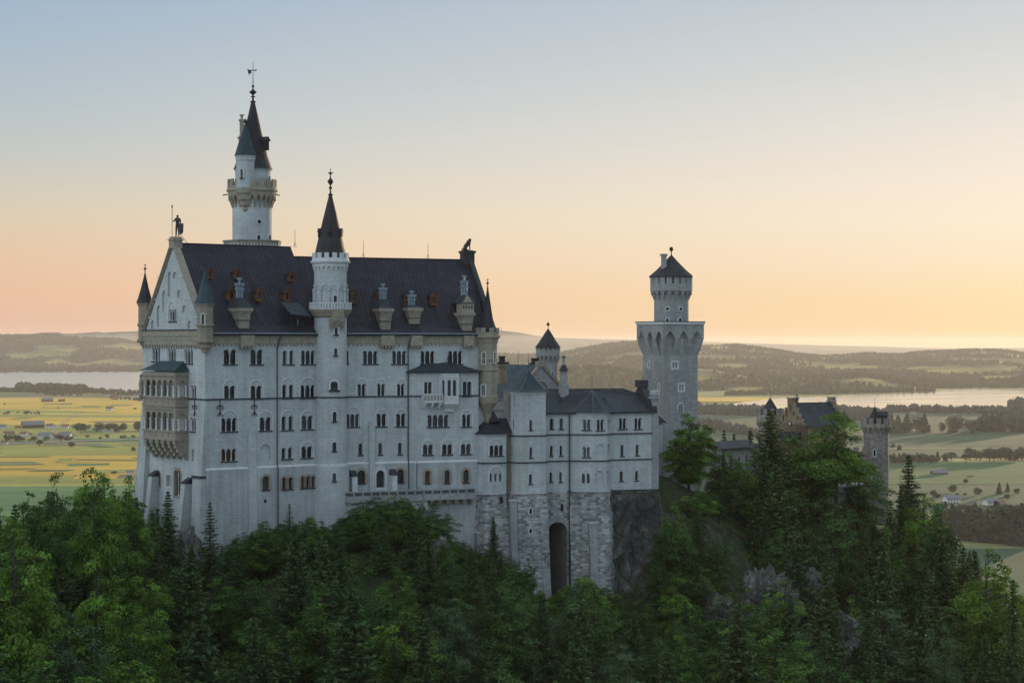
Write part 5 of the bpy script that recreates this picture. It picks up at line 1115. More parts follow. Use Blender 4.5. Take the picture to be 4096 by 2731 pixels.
# ================================================================== gallery range beyond the tree
q0, q1 = at(*cK(-40, 705), 402), at(*cK(310, 705), 412); W_ = wall2(q0, q1); l = dist2(q0, q1); zt_ = at(*cK(0, 640), 406).z; zb_ = q0.z; mb = MB()
gl = thing('gallery_range', tuple(W_.pt(l/2, -40)), 'long low range with dark seamed roof above the trees beside the square tower', 'castle building')
mb.box(W_, 0, l, -6, 0, -40, zb_, 0)
for i in range(5): mb.box(W_, l*(i+.4)/5, l*(i+.55)/5, -.1, .04, zb_-4, zb_-2, 1)
mb.build('wall', [M['grey'], M['void']], gl)
mb = MB(); quad(mb, [W_.pt(-.5, zb_-.1, .6), W_.pt(l+.5, zb_-.1, .6), W_.pt(l+.5, zt_, -3.2), W_.pt(-.5, zt_, -3.2)]); quad(mb, [W_.pt(-.5, zb_-.1, -7), W_.pt(l+.5, zb_-.1, -7), W_.pt(l+.5, zt_, -3.2), W_.pt(-.5, zt_, -3.2)]); quad(mb, [W_.pt(-.5, zb_-.1, .6), W_.pt(l+.5, zb_-.1, .6), W_.pt(l+.5, zb_-.35, .6), W_.pt(-.5, zb_-.35, .6)])
mb.build('roof', [M['roof']], gl)

# ================================================================== gatehouse
ph = math.radians(32); qn = at(3218, 0, 424); dq, gq = (math.cos(ph), math.sin(ph)), (-math.sin(ph), math.cos(ph)); GA = 9.2
qL = (qn.x+GA*gq[0], qn.y+GA*gq[1]); LN = 11.5; qR = (qn.x+LN*dq[0], qn.y+LN*dq[1]); qn2 = (qn.x, qn.y)
gh = thing('gatehouse', (qn.x, qn.y, -42), 'brownish brick gatehouse with stepped gables, round clock and dark blue roof among the treetops', 'castle building')
WGl, WGf = wall2(qL, qn2), wall2(qn2, qR); zr, ze2 = at(*cK(0, 268), 426).z, at(*cK(0, 480), 424).z
dz = zr-ze2; steps = [(0, ze2+.06*dz), (.9, ze2+.06*dz), (.9, ze2+.28*dz), (1.8, ze2+.28*dz), (1.8, ze2+.52*dz), (2.7, ze2+.52*dz), (2.7, ze2+.78*dz), (3.6, ze2+.78*dz), (3.6, zr+.1), (3.9, zr+.1), (3.9, zr+.85)]
outl = [(0, -42), (GA, -42)]+[(GA-s_, z) for s_, z in steps]+[(s_, z) for s_, z in steps[::-1]]
hg = []
for k, (s_, z0_, z1_, w_) in enumerate(((2.3, ze2+1.2, ze2+3.6, .6), (3.3, ze2+3.5, ze2+6.3, .6), (4.6, ze2+5.2, ze2+8.4, .6), (5.6, ze2+3.8, ze2+5.4, .6), (7.0, ze2+2.2, ze2+3.5, .6), (1.4, ze2-.5, ze2+1.0, .6), (7.8, ze2-.6, ze2+.8, .6))): hg += window(gh, WGl, s_-w_/2, s_+w_/2, ze2+(z0_-ze2)*.5, ze2+(z1_-ze2)*.5, 1, blind='yellow', depth=.35, sill=False, name='blind_arch')
mb = MB(); mb.poly(outl, hg, lambda a, z: WGl.pt(a, z), 0)
mb.poly([(s_, z) for s_, z in outl], [], lambda a, z: WGl.pt(a, z, -.8), 0)
for i in range(len(outl)): p, q = outl[i], outl[(i+1) % len(outl)]; mb.face([WGl.pt(*p), WGl.pt(*q), WGl.pt(*q, -.8), WGl.pt(*p, -.8)], 1)
for s_, z in [(GA-a, b_) for a, b_ in steps[1::2]]+[(a, b_) for a, b_ in steps[1::2]]: pass
mb.box(WGf, 0, LN, -GA, 0, -42, ze2, 0)
WGr = WGl; off_ = -LN
for s0_, s1_, zt_ in ((0, GA, ze2+.1*dz), (1.2, GA-1.2, ze2+.4*dz), (2.4, GA-2.4, ze2+.74*dz), (3.5, GA-3.5, zr+.1), (3.7, GA-3.7, zr+.85)): mb.box(WGl, s0_, s1_, off_-.4, off_+.4, ze2-1, zt_, 0); mb.box(WGl, s0_-.1, s1_+.1, off_-.5, off_+.5, zt_, zt_+.25, 1)
mb.box(WGl, 3.8, GA-3.8, -1.6, 0.2, zr, zr+.85, 0); mb.box(WGl, 3.65, GA-3.65, -1.75, .35, zr+.85, zr+1.1, 1)
mb.build('wall', [M['yellow'], M['sandt']], gh)
mb = MB()
for sg in (0, 1):
    e_ = 0 if sg == 0 else GA; eo = .4 if sg == 0 else -.4; P = lambda t_, z, s_: Vector((qn2[0]+dq[0]*s_+gq[0]*t_, qn2[1]+dq[1]*s_+gq[1]*t_, z))
    quad(mb, [P(e_-eo, ze2-.4, .8), P(e_-eo, ze2-.4, LN-.4), P(GA/2, zr, LN-.4), P(GA/2, zr, .8)])
mb.build('roof', [M['slate']], gh)
u_, v_ = cK(628, 465); s_, z_ = WGl.s_at(u_), WGl.z_at(u_, v_); mb = MB(); cf = flat_mat('clock_face', (.75, .75, .74), .5, var=.05); M['clock'] = cf
for k in range(20):
    a, b_ = 2*PI*k/20, 2*PI*(k+1)/20; mb.face([WGl.pt(s_, z_, .1), WGl.pt(s_+0.50*math.cos(a), z_+0.50*math.sin(a), .1), WGl.pt(s_+0.50*math.cos(b_), z_+0.50*math.sin(b_), .1)], 0)
    mb.hexa([WGl.pt(s_+r_*math.cos(x), z_+r_*math.sin(x), o) for o in (0, .16) for r_, x in ((.48, a), (.60, a), (.60, b_), (.48, b_))], 1)
for k in range(12): a = 2*PI*k/12; mb.tube(WGl.pt(s_+.34*math.cos(a), z_+.34*math.sin(a), .12), WGl.pt(s_+.46*math.cos(a), z_+.46*math.sin(a), .12), .035, mat=1, seg=4)
mb.tube(WGl.pt(s_, z_, .14), WGl.pt(s_-.17, z_+.26, .14), .05, mat=1, seg=4); mb.tube(WGl.pt(s_, z_, .15), WGl.pt(s_+.07, z_-.38, .15), .04, mat=1, seg=4)
mb.build('clock', [cf, M['dark']], gh, WGl.pt(s_, z_))
q = at(*cK(695, 268), 427.5); mb = MB(); mb.lathe((q.x, q.y), [(.06,q.z-.3),(.06,q.z+.3),(.3,q.z+.33),(.15,q.z+.6),(.06,q.z+.7),(.06,q.z+1.0),(.25,q.z+1.02),(.1,q.z+1.25),(.06,q.z+1.5),(.5,q.z+1.5),(.08,q.z+1.8),(0,q.z+1.85)], 10); mb.build('bell_turret', [M['dark']], gh, q)
mb = MB(); q0 = WGl.pt(-1, 0); mb.hexa([WGl.pt(a, z, o) for z, o2 in ((ze2-3.4, 3.4), (ze2-1.6, 0.05)) for a, o in ((1.2, o2), (GA-1.2, o2), (GA-1.2, 0), (1.2, 0))]); mb.build('porch_roof', [M['roof']], gh, WGl.pt(4, ze2-3))
# gatehouse corner tower, far left
c_ = at(*cK(436, 0), 438); c_ = (c_.x, c_.y); zc = at(*cK(0, 320), 438).z
gt = thing('gate_turret', (c_[0], c_[1], -40), 'round gate tower with pointed cap half hidden behind a spruce left of the clock', 'tower')
mb = MB(); mb.lathe(c_, [(2.7,-40),(2.6,zc-1.9)], 28); mb.build('shaft', [M['patch']], gt)
mb = MB(); ring_brackets(mb, c_, 2.6, 3.0, zc-4.2, zc-2.8, 16, .34); mb.lathe(c_, [(2.9,zc-2.9),(3.05,zc-2.8),(3.05,zc-1.4),(2.7,zc-1.4)], 28); crenels(mb, c_, 2.75, 3.05, zc-1.4, zc, 12, .6); mb.build('battlement', [M['patch']], gt)
mb = MB(); zq = at(*cK(0, 218), 438).z; mb.lathe(c_, [(1.9,zc-1.5),(1.8,zc-.3),(0.05,zq),(0,zq)], 16); mb.tube((c_[0], c_[1], zq-.2), (c_[0], c_[1], at(*cK(0, 140), 438).z), .06, .03, 5); mb.build('conical_roof', [M['spire']], gt, (c_[0], c_[1], zc))
# right round tower
c_ = at(*cK(1459, 0), 425); c_ = (c_.x, c_.y); zc = at(*cK(0, 412), 425).z
gr = thing('battlemented_tower', (c_[0], c_[1], -48), 'round tower of patchy grey and reddish stone with battlements, right of the gatehouse', 'tower')
mb = MB(); mb.lathe(c_, [(2.75,-48),(2.6,zc-1.2)], 36); mb.build('shaft', [M['patch']], gr)
mb = MB(); ring_brackets(mb, c_, 2.6, 3.1, zc-3.3, zc-1.9, 16, .34); mb.lathe(c_, [(3.05,zc-2),(3.15,zc-1.9),(3.15,zc-1.15),(2.8,zc-1.15)], 36); crenels(mb, c_, 2.85, 3.15, zc-1.15, zc, 12, .62); mb.build('battlement', [M['patch']], gr)
zq = at(*cK(0, 297), 425).z; q = at(*cK(1452, 0), 425); mb = MB(); mb.lathe((q.x-.1, q.y), [(1.45,zc-1.5),(1.4,zc-.2),(.04,zq),(0,zq)], 14); mb.tube((q.x-.1, q.y, zq-.2), (q.x-.1, q.y, at(*cK(0, 215), 425).z), .05, .03, 5)
q2 = at(*cK(1525, 420), 424.3); W_ = Wall(q2.x, q2.y, 1, 0); zt_ = at(*cK(0, 350), 424).z; mb.hexa([W_.pt(a, z, o) for z, w_ in ((q2.z-1.2, .75), (zt_-.8, .85)) for a, o in ((-1.2, .7), (w_, .7), (w_, -.9), (-1.2, -.9))]); mb.hexa([W_.pt(a, z, o) for a in (-1.4, 1.0) for o, z in ((.95, zt_-.85), (0, zt_), (-1.1, zt_-.85), (0, zt_-.3))])
mb.build('conical_roof', [M['spire']], gr, (q.x, q.y, zc))
for x0, x1, y0, y1 in ((1434, 1454, 718, 782), (1424, 1446, 972, 1015)): tower_window(gr, c_, 2.62, cK, x0, x1, y0, y1, sill=False)
# lower forework with terrace
q0, q1 = at(*cK(1040, 1400), 402), at(*cK(1385, 1400), 410); W_ = wall2(q0, q1); l = dist2(q0, q1); zt_ = at(*cK(0, 1080), 405).z
fw = thing('gate_forework', tuple(W_.pt(l/2, -50)), 'low white and red forework with railed terrace glimpsed through trees below the gatehouse', 'castle building')
mb = MB(); mb.box(W_, 0, l*.42, -7, 0, -50, zt_, 0); mb.box(W_, l*.42, l, -7, -.3, -50, zt_-2.5, 1); mb.box(W_, l*.30, l*.40, -.2, .05, zt_-8, zt_-4, 2); mb.box(W_, l*.15, l*.24, -.2, .05, zt_-8, zt_-4, 3)
mb.box(W_, -.3, l+.3, -7.3, .3, zt_-.05, zt_+.3, 0); mb.build('wall', [M['lime'], M['patch'], M['redbrick'], M['void']], fw)
mb = MB(); zf = at(*cK(0, 1395), 402).z; mb.box(W_, .5, l, 0, 2.6, zf-.4, zf, 0)
for i in range(9): a = .5+(l-.5)*i/8; mb.box(W_, a-.06, a+.06, 2.4, 2.55, zf, zf+1.0, 0)
mb.box(W_, .5, l, 2.4, 2.55, zf+1.0, zf+1.12, 0)
for i in range(4): a = 2+(l-3)*i/3; mb.box(W_, a-.15, a+.15, 2.0, 2.4, zf-6, zf-.4, 1)
mb.build('railed_terrace', [M['trim'], M['sill']], fw, W_.pt(l/2, zf))
q0, q1 = at(*cK(1255, 770), 424), at(*cK(1345, 770), 424); W_ = wall2(q0, q1); mb = MB(); zt_ = at(*cK(0, 740), 424).z; mb.box(W_, -4, 5, -1, 0, -48, zt_, 0)
for i in range(5): mb.box(W_, -4+i*1.9, -3+i*1.9, -1, 0, zt_, zt_+1.0, 0)
cw = mb.build('curtain_wall', [M['patch']], None, W_.pt(0, -48)); tag(cw, 'short dark battlemented wall joining the patchy round tower on its left side', 'wall')

# ================================================================== statues
def skin_mesh(name, joints, bones, mat, root=0, sub=2):
    me = bpy.data.meshes.new(name); me.from_pydata([j[0] for j in joints], bones, []); o = bpy.data.objects.new(name, me); COL.objects.link(o)
    md = o.modifiers.new('skin', 'SKIN'); 
    for i, j in enumerate(joints):
        r = j[1]; me.skin_vertices[0].data[i].radius = (r, r) if not isinstance(r, tuple) else r
    me.skin_vertices[0].data[root].use_root = True; md.use_smooth_shade = True
    sd = o.modifiers.new('sub', 'SUBSURF'); sd.levels = sd.render_levels = sub
    dg = bpy.context.evaluated_depsgraph_get(); m2 = bpy.data.meshes.new_from_object(o.evaluated_get(dg)); bpy.data.objects.remove(o); m2.name = name
    m2.materials.clear(); m2.materials.append(mat); return m2
base = WGB.pt(WG/2, APEX+.95, -.8)
J = [((0,0,2.15),.36),((0,0,2.6),.34),((0,0,3.15),.46),((0,0,3.5),.30),((0,0,3.72),.15),((0,-.03,3.98),.25),((0,-.02,4.25),.22),
     ((.2,0,2.0),.25),((.24,-.05,1.15),.19),((.26,.02,.3),.14),((.27,-.22,.1),.13),((-.2,0,2.0),.25),((-.26,.08,1.15),.19),((-.3,.14,.3),.14),((-.31,-.1,.1),.13),
     ((-.46,0,3.42),.17),((-.62,-.2,2.95),.14),((-.88,-.44,3.05),.11),((.5,0,3.42),.17),((.56,.02,2.75),.14),((.66,-.25,2.2),.11)]
Bn = [(0,1),(1,2),(2,3),(3,4),(4,5),(5,6),(0,7),(7,8),(8,9),(9,10),(0,11),(11,12),(12,13),(13,14),(3,15),(15,16),(16,17),(3,18),(18,19),(19,20)]
kn = thing('knight_statue', tuple(base), 'dark bronze knight statue with spear and shield standing on the peak of the gable', 'statue')
fig = link('figure', skin_mesh('figure', J, Bn, M['bronze']), kn, None, (.86, .86, .86))
mb = MB(); mb.tube(base+Vector((-.82, -.41, 0)), base+Vector((-.82, -.41, 4.9)), .05); mb.lathe((base.x-.82, base.y-.41), [(.05,base.z+4.7),(.14,base.z+4.9),(0,base.z+5.4)], 6); mb.build('spear', [M['bronze']], kn)
mb = MB(); mb.hexa([base+Vector(v) for o in (-.42, -.34) for v in ((.32, o, .75), (1.0, o, .75), (1.08, o, 2.2), (.24, o, 2.2))]); mb.hexa([base+Vector(v) for o in (-.42, -.34) for v in ((.66, o, .35), (.68, o, .35), (1.0, o, .75), (.32, o, .75))]); mb.build('shield', [M['bronze']], kn)
mb = MB(); mb.tube(base+Vector((.3, .2, .6)), base+Vector((2.3, 1.5, -2.1)), .04); mb.build('stay_rod', [M['dark']], kn)
lb_ = W2.pt(28.9, ZR2+1.6, -TR); ln_ = thing('lion_statue', tuple(lb_), 'dark bronze lion statue sitting on the pedestal at the far end of the ridge', 'statue')
J = [((-.55,0,.42),.38),((-.30,0,.85),.40),((.05,0,1.3),.44),((.32,0,1.65),.42),((.50,0,1.98),.30),((.72,0,1.90),.17),
     ((-.35,.28,.35),.24),((.05,.34,.18),.14),((.3,.36,.1),.11),((-.35,-.28,.35),.24),((.05,-.34,.18),.14),((.3,-.36,.1),.11),
     ((.38,.22,1.15),.2),((.45,.24,.6),.13),((.5,.24,.12),.12),((.38,-.22,1.15),.2),((.45,-.24,.6),.13),((.5,-.24,.12),.12),((-.85,0,.2),.1),((-1.0,0,.55),.07),((.44,.2,2.2),.08),((.44,-.2,2.2),.08)]
Bn = [(0,1),(1,2),(2,3),(3,4),(4,5),(0,6),(6,7),(7,8),(0,9),(9,10),(10,11),(3,12),(12,13),(13,14),(3,15),(15,16),(16,17),(0,18),(18,19),(4,20),(4,21)]
link('figure', skin_mesh('figure', J, Bn, M['bronze'], 0), ln_)
mb = MB(); mb.box(Wall(lb_.x, lb_.y, *D2), -1.0, .9, -.6, .6, lb_.z-.02, lb_.z+.12); mb.build('plinth', [M['bronze']], ln_)

# ================================================================== TERRAIN of the castle hill
def px2(u, v, Y): return ((u-CX)/F*Y, Y, (CY-v)/F*Y)
CP = [px2(525,2080,338), px2(760,2290,316), px2(900,2260,319), px2(1050,2220,325), px2(1330,2190,329), px2(1600,2110,334), px2(1850,2270,338), px2(1950,2270,340), px2(2120,2420,342), px2(2230,2520,344), px2(2230,2540,352), px2(2380,2430,345), px2(2550,2470,346),
 (24.7,360,-27),(33,375,-27.4),(50,398,-33),(71.8,425,-36.4),(77,428,-38),(88,420,-46),(100,410,-57),(114,400,-70),(46,372,-42),(64,380,-49),(30,322,-56),(56,332,-64),(85,350,-68),(110,330,-84),(84,300,-86),
 (-50,300,-43),(-20,300,-45),(10,300,-54),(-48,270,-53),(-20,270,-57),(10,270,-67),(40,270,-76),(-20,240,-73),(20,230,-86),(60,230,-96),(-40,215,-70),(0,200,-94),
 (-75,300,-37),(-62,250,-40),(-78,230,-41),(-95,300,-43),(-58,215,-50),(-120,330,-62),(-90,340,-47),(-80,365,-52),(-110,260,-55),(-62,190,-62),(-90,180,-66),(-45,180,-80),
 (-20,355,-36),(-45,342,-37),(0,365,-42),(-62,395,-52),(-20,410,-48),(40,430,-48),(-60,460,-95),(0,490,-105),(80,470,-75),(95,520,-112),(60,440,-44),(120,450,-90),
 (0,120,-110),(-60,120,-100),(80,120,-112),(-140,150,-110),(150,200,-125),(170,330,-128),(-160,330,-110),(-170,240,-118),(-100,470,-125),(0,600,-150),(100,620,-150),(-120,600,-150),(200,500,-150),(230,350,-150),(-240,350,-150),(-240,150,-140),(240,150,-145),(0,40,-118),(-200,50,-130),(200,50,-140),(-200,520,-152),(240,600,-152),(-240,620,-152)]
CP = np.array(CP)
CP[:, 2] = np.where(CP[:, 2] < -95, -95+(CP[:, 2]+95)*1.75, CP[:, 2])
def _tps(d2): return np.where(d2 < 1e-9, 0, d2*np.log(d2+1e-12))*0.5
_d = ((CP[:, None, :2]-CP[None, :, :2])**2).sum(-1); n_ = len(CP); A_ = np.zeros((n_+3, n_+3))
A_[:n_, :n_] = _tps(_d)+np.eye(n_)*25.0; A_[:n_, n_] = 1; A_[:n_, n_+1:] = CP[:, :2]; A_[n_, :n_] = 1; A_[n_+1:, :n_] = CP[:, :2].T
wt_ = np.linalg.solve(A_, np.concatenate([CP[:, 2], np.zeros(3)]))
def ground(xs, ys):
    P = np.stack([np.atleast_1d(xs), np.atleast_1d(ys)], -1).astype(float)
    return _tps(((P[:, None, :]-CP[None, :, :2])**2).sum(-1))@wt_[:n_]+wt_[n_]+P@wt_[n_+1:]
def gz(x, y): return float(ground(x, y)[0])
VZ = -185.0
def rock_mat(name, c, moss):
    m, t, b = new_mat(name, 0.95); g = t.nodes.new('ShaderNodeNewGeometry')
    v1 = scaled(t, g.outputs['Position'], 1, 1, .45)
    n1 = noise_n(t, 0.25, 8, v1, .72); n2 = noise_n(t, 1.3, 6, v1, .75); n3 = noise_n(t, .35, 4, g.outputs['Position'], .6)
    def crack(sc):
        vo = t.nodes.new('ShaderNodeTexVoronoi'); vo.feature = 'DISTANCE_TO_EDGE'; vo.inputs['Scale'].default_value = sc
        wv = t.nodes.new('ShaderNodeVectorMath'); wv.operation = 'ADD'; t.links.new(v1, wv.inputs[0]); nn = t.nodes.new('ShaderNodeTexNoise'); nn.inputs['Scale'].default_value = .8; nn.inputs['Detail'].default_value = 4; t.links.new(v1, nn.inputs['Vector']); t.links.new(nn.outputs[1], wv.inputs[1])
        t.links.new(wv.outputs[0], vo.inputs['Vector']); return vo.outputs['Distance']
    k1, k2 = crack(.42), crack(1.1)
    col = mix_n(t, 1.0, ramp_n(t, n1, [(.30, tuple(x*.35 for x in c)+(1,)), (.5, c+(1,)), (.70, tuple(min(1, x*2.3) for x in c)+(1,))]), ramp_n(t, n2, [(.32, (.45,)*3+(1,)), (.68, (1.5,)*3+(1,))]), 'MULTIPLY')
    col = mix_n(t, 1.0, col, ramp_n(t, k1, [(.0, (.7,)*3+(1,)), (.05, (1,)*3+(1,))]), 'MULTIPLY'); col = mix_n(t, 1.0, col, ramp_n(t, k2, [(.0, (.85,)*3+(1,)), (.05, (1,)*3+(1,))]), 'MULTIPLY')
    sz = t.nodes.new('ShaderNodeSeparateXYZ'); t.links.new(g.outputs['Normal'], sz.inputs[0])
    f = math_n(t, 'MULTIPLY', math_n(t, 'SUBTRACT', math_n(t, 'ADD', sz.outputs[2], n3), 1.0), 5.0, True)
    t.links.new(mix_n(t, f, col, moss+(1,)), b.inputs['Base Color'])
    hh = math_n(t, 'ADD', math_n(t, 'ADD', n1, math_n(t, 'MULTIPLY', n2, .5)), math_n(t, 'MINIMUM', math_n(t, 'MULTIPLY', k1, 2.0), .22))
    bump_n(t, b, hh, 1.0, 1.2); return m
M['soil'] = rock_mat('forest_floor', (.10, .10, .095), (.030, .045, .014)); M['pale_rock'] = rock_mat('pale_limestone_crag', (.17, .17, .16), (.05, .065, .025)); M['rock'] = rock_mat('cliff_rock', (.105, .11, .108), (.045, .06, .02))
gx, gy = np.arange(-250, 251, 3.0), np.arange(20, 641, 3.0)
X_, Y_ = np.meshgrid(gx, gy); Z_ = np.concatenate([ground(X_[i], Y_[i]) for i in range(len(gy))]).reshape(X_.shape)
vs = []
for i in range(len(gy)):
    for j in range(len(gx)):
        x, y, z = X_[i, j], Y_[i, j], Z_[i, j]
        z += 1.3*noise.noise(Vector((x*.09, y*.09, 3)))+.6*noise.noise(Vector((x*.25, y*.25, 7)))
        vs.append((x, y, max(z, VZ-3)))
nx_ = len(gx); fs = [(i*nx_+j, i*nx_+j+1, (i+1)*nx_+j+1, (i+1)*nx_+j) for i in range(len(gy)-1) for j in range(nx_-1)]
me = bpy.data.meshes.new('castle_hill'); me.from_pydata(vs, [], fs); me.materials.append(M['soil']); me.polygons.foreach_set('use_smooth', [True]*len(fs))
tag(link('castle_hill', me), kind='structure')
def rock(name, fn, nu, nv, amp, seed, mat='rock'):
    """craggy sheet: fn(a, b) gives the smooth surface and its outward direction"""
    vs = []
    for i in range(nv+1):
        for j in range(nu+1):
            p, n = fn(j/nu, i/nv)
            d = 0; q = p*.16; am = 1.0
            for k in range(6):
                d += am*(1-2*abs(noise.noise(Vector((q.x+seed, q.y, q.z*.7))))); q = q*2.1; am *= .48
            vs.append(tuple(p+n*(d-.6)*amp))
    fs = [(i*(nu+1)+j, i*(nu+1)+j+1, (i+1)*(nu+1)+j+1, (i+1)*(nu+1)+j) for i in range(nv) for j in range(nu)]
    me = bpy.data.meshes.new(name); me.from_pydata(vs, [], fs); me.materials.append(M[mat]); return tag(link(name, me), kind='structure')
def cliff_fn(a, b):
    s_ = 24.6+a*(11.5+2.0*b); z = -26.4-30*b; o = .1+3.2*b**1.2+1.4*math.sin(a*PI)*.6-14*max(0, a-.75)**1.1*(1.0-.2*b)
    if b < .02: o -= .5
    return WK.pt(s_, z, o), Vector((D3[1], -D3[0], .15))
rock('cliff', cliff_fn, 110, 200, 1.5, 3)
def crag(u, v, Y, w_, h, seed, lean=.5):
    c = Vector(px2(u, v, Y)); nu, nv = 40, 26; vs = []
    for i in range(nv+1):
        for j in range(nu):
            th, ph = 2*PI*j/nu, PI*i/nv; q = Vector((math.sin(ph)*math.cos(th), math.sin(ph)*math.sin(th), math.cos(ph)))
            r = .75+.35*noise.noise(q*1.3+Vector((seed, 0, 0))); pp = q*2.2+Vector((0, seed, 0)); am = .42
            for k in range(5): r += am*(.45-abs(noise.noise(pp))*1.6); pp = Vector((pp.x*2.2, pp.y*2.2, pp.z*1.3)); am *= .55
            vs.append(tuple(c+Vector((q.x*w_*r, q.y*w_*.8*r, q.z*h*.62*r))))
    fs = [(i*nu+j, i*nu+(j+1) % nu, (i+1)*nu+(j+1) % nu, (i+1)*nu+j) for i in range(nv) for j in range(nu)]
    me = bpy.data.meshes.new('rock_outcrop'); me.from_pydata(vs, [], fs); me.materials.append(M['pale_rock']); tag(link('rock_outcrop', me), kind='structure')
crag(745, 2195, 316, 2.4, 5.5, 11); crag(1752, 2250, 325, 2.6, 7, 5); crag(3060, 2430, 349, 6.0, 11, 8); crag(3200, 2340, 357, 4.0, 7, 9); crag(2880, 2480, 343, 4.0, 7, 19); crag(1700, 2095, 330, 2.4, 3.5, 31); crag(3360, 2540, 340, 4.0, 7, 41)

# ================================================================== TREES
def leaf_mat(name, c1, c2, c3, trans=.25):
    m, t, b = new_mat(name, .7); at_ = t.nodes.new('ShaderNodeAttribute'); at_.attribute_name = 'tone'
    oi = t.nodes.new('ShaderNodeObjectInfo')
    col = ramp_n(t, at_.outputs['Fac'], [(0.05, c1+(1,)), (.5, c2+(1,)), (.95, c3+(1,))])
    v = math_n(t, 'ADD', math_n(t, 'MULTIPLY', oi.outputs['Random'], .55), .72)
    cc = t.nodes.new('ShaderNodeCombineXYZ'); t.links.new(v, cc.inputs[0]); t.links.new(math_n(t, 'ADD', math_n(t, 'MULTIPLY', v, .75), .25), cc.inputs[1]); t.links.new(v, cc.inputs[2])
    col = mix_n(t, 1.0, col, cc.outputs[0], 'MULTIPLY'); t.links.new(col, b.inputs['Base Color'])
    tr = t.nodes.new('ShaderNodeBsdfTranslucent'); t.links.new(mix_n(t, 1.0, col, (1.2, 1.25, .6, 1), 'MULTIPLY'), tr.inputs[0])
    ms = t.nodes.new('ShaderNodeMixShader'); ms.inputs[0].default_value = trans
    t.links.new(b.outputs[0], ms.inputs[1]); t.links.new(tr.outputs[0], ms.inputs[2]); t.links.new(ms.outputs[0], t.nodes['Material Output'].inputs[0]); return m
M['leafA'] = leaf_mat('leaf_mid_green', (0.017,0.045,0.006), (0.056,0.134,0.017), (0.128,0.245,0.030))
M['leafB'] = leaf_mat('leaf_dark_green', (0.010,0.029,0.007), (0.034,0.088,0.018), (0.077,0.161,0.030))
M['leafC'] = leaf_mat('leaf_light_green', (0.035,0.066,0.007), (0.099,0.179,0.019), (0.138,0.290,0.036))
M['leafD'] = leaf_mat('leaf_grey_green', (0.025,0.052,0.024), (0.080,0.148,0.066), (0.145,0.241,0.111))
M['needle'] = leaf_mat('spruce_needles', (0.007,0.021,0.007), (0.029,0.068,0.019), (0.066,0.124,0.031), .08)
M['needleB'] = leaf_mat('spruce_needles_warm', (0.015,0.029,0.008), (0.047,0.091,0.021), (0.098,0.121,0.036), .08)
M['far_needle'] = leaf_mat('blue_green_needles', (.008,.024,.022), (.014,.036,.032), (.024,.050,.040), .05); M['far_leaf'] = leaf_mat('blue_green_leaves', (.014,.036,.024), (.022,.052,.032), (.036,.072,.040), .1)  # foliage tinted bluer to carry the blue haze and shade of the valley
M['bark'] = flat_mat('bark', (.045, .036, .028), .95, var=.35, scale=4)
nr = np.random.default_rng(11)
def rand_dirs(n): v = nr.normal(size=(n, 3)); return v/np.linalg.norm(v, axis=1, keepdims=True)
def leaf_quads(P, Nn, size, asp=.6):
    """leaf-shaped kites centred on P facing Nn"""
    n = len(P); t = np.cross(Nn, rand_dirs(n)); t /= np.linalg.norm(t, axis=1, keepdims=True)+1e-9; b = np.cross(Nn, t)
    s = np.asarray(size).reshape(-1, 1)*np.ones((n, 1)); f = Nn*s*.15
    return np.stack([P-t*s*.5, P+b*s*asp*.5-t*s*.05+f, P+t*s*.5, P-b*s*asp*.5-t*s*.05+f], 1)
def quad_mesh(name, Q, tone, mat):
    n = len(Q); me = bpy.data.meshes.new(name); me.vertices.add(n*4); me.vertices.foreach_set('co', Q.reshape(-1).astype(np.float32))
    me.loops.add(n*4); me.loops.foreach_set('vertex_index', np.arange(n*4, dtype=np.int32)); me.polygons.add(n); me.polygons.foreach_set('loop_start', np.arange(0, n*4, 4, dtype=np.int32)); me.polygons.foreach_set('loop_total', np.full(n, 4, dtype=np.int32))
    a = me.attributes.new('tone', 'FLOAT', 'FACE'); a.data.foreach_set('value', np.asarray(tone, dtype=np.float32)); me.materials.append(mat); me.update(calc_edges=True); return me
PROTO = {}
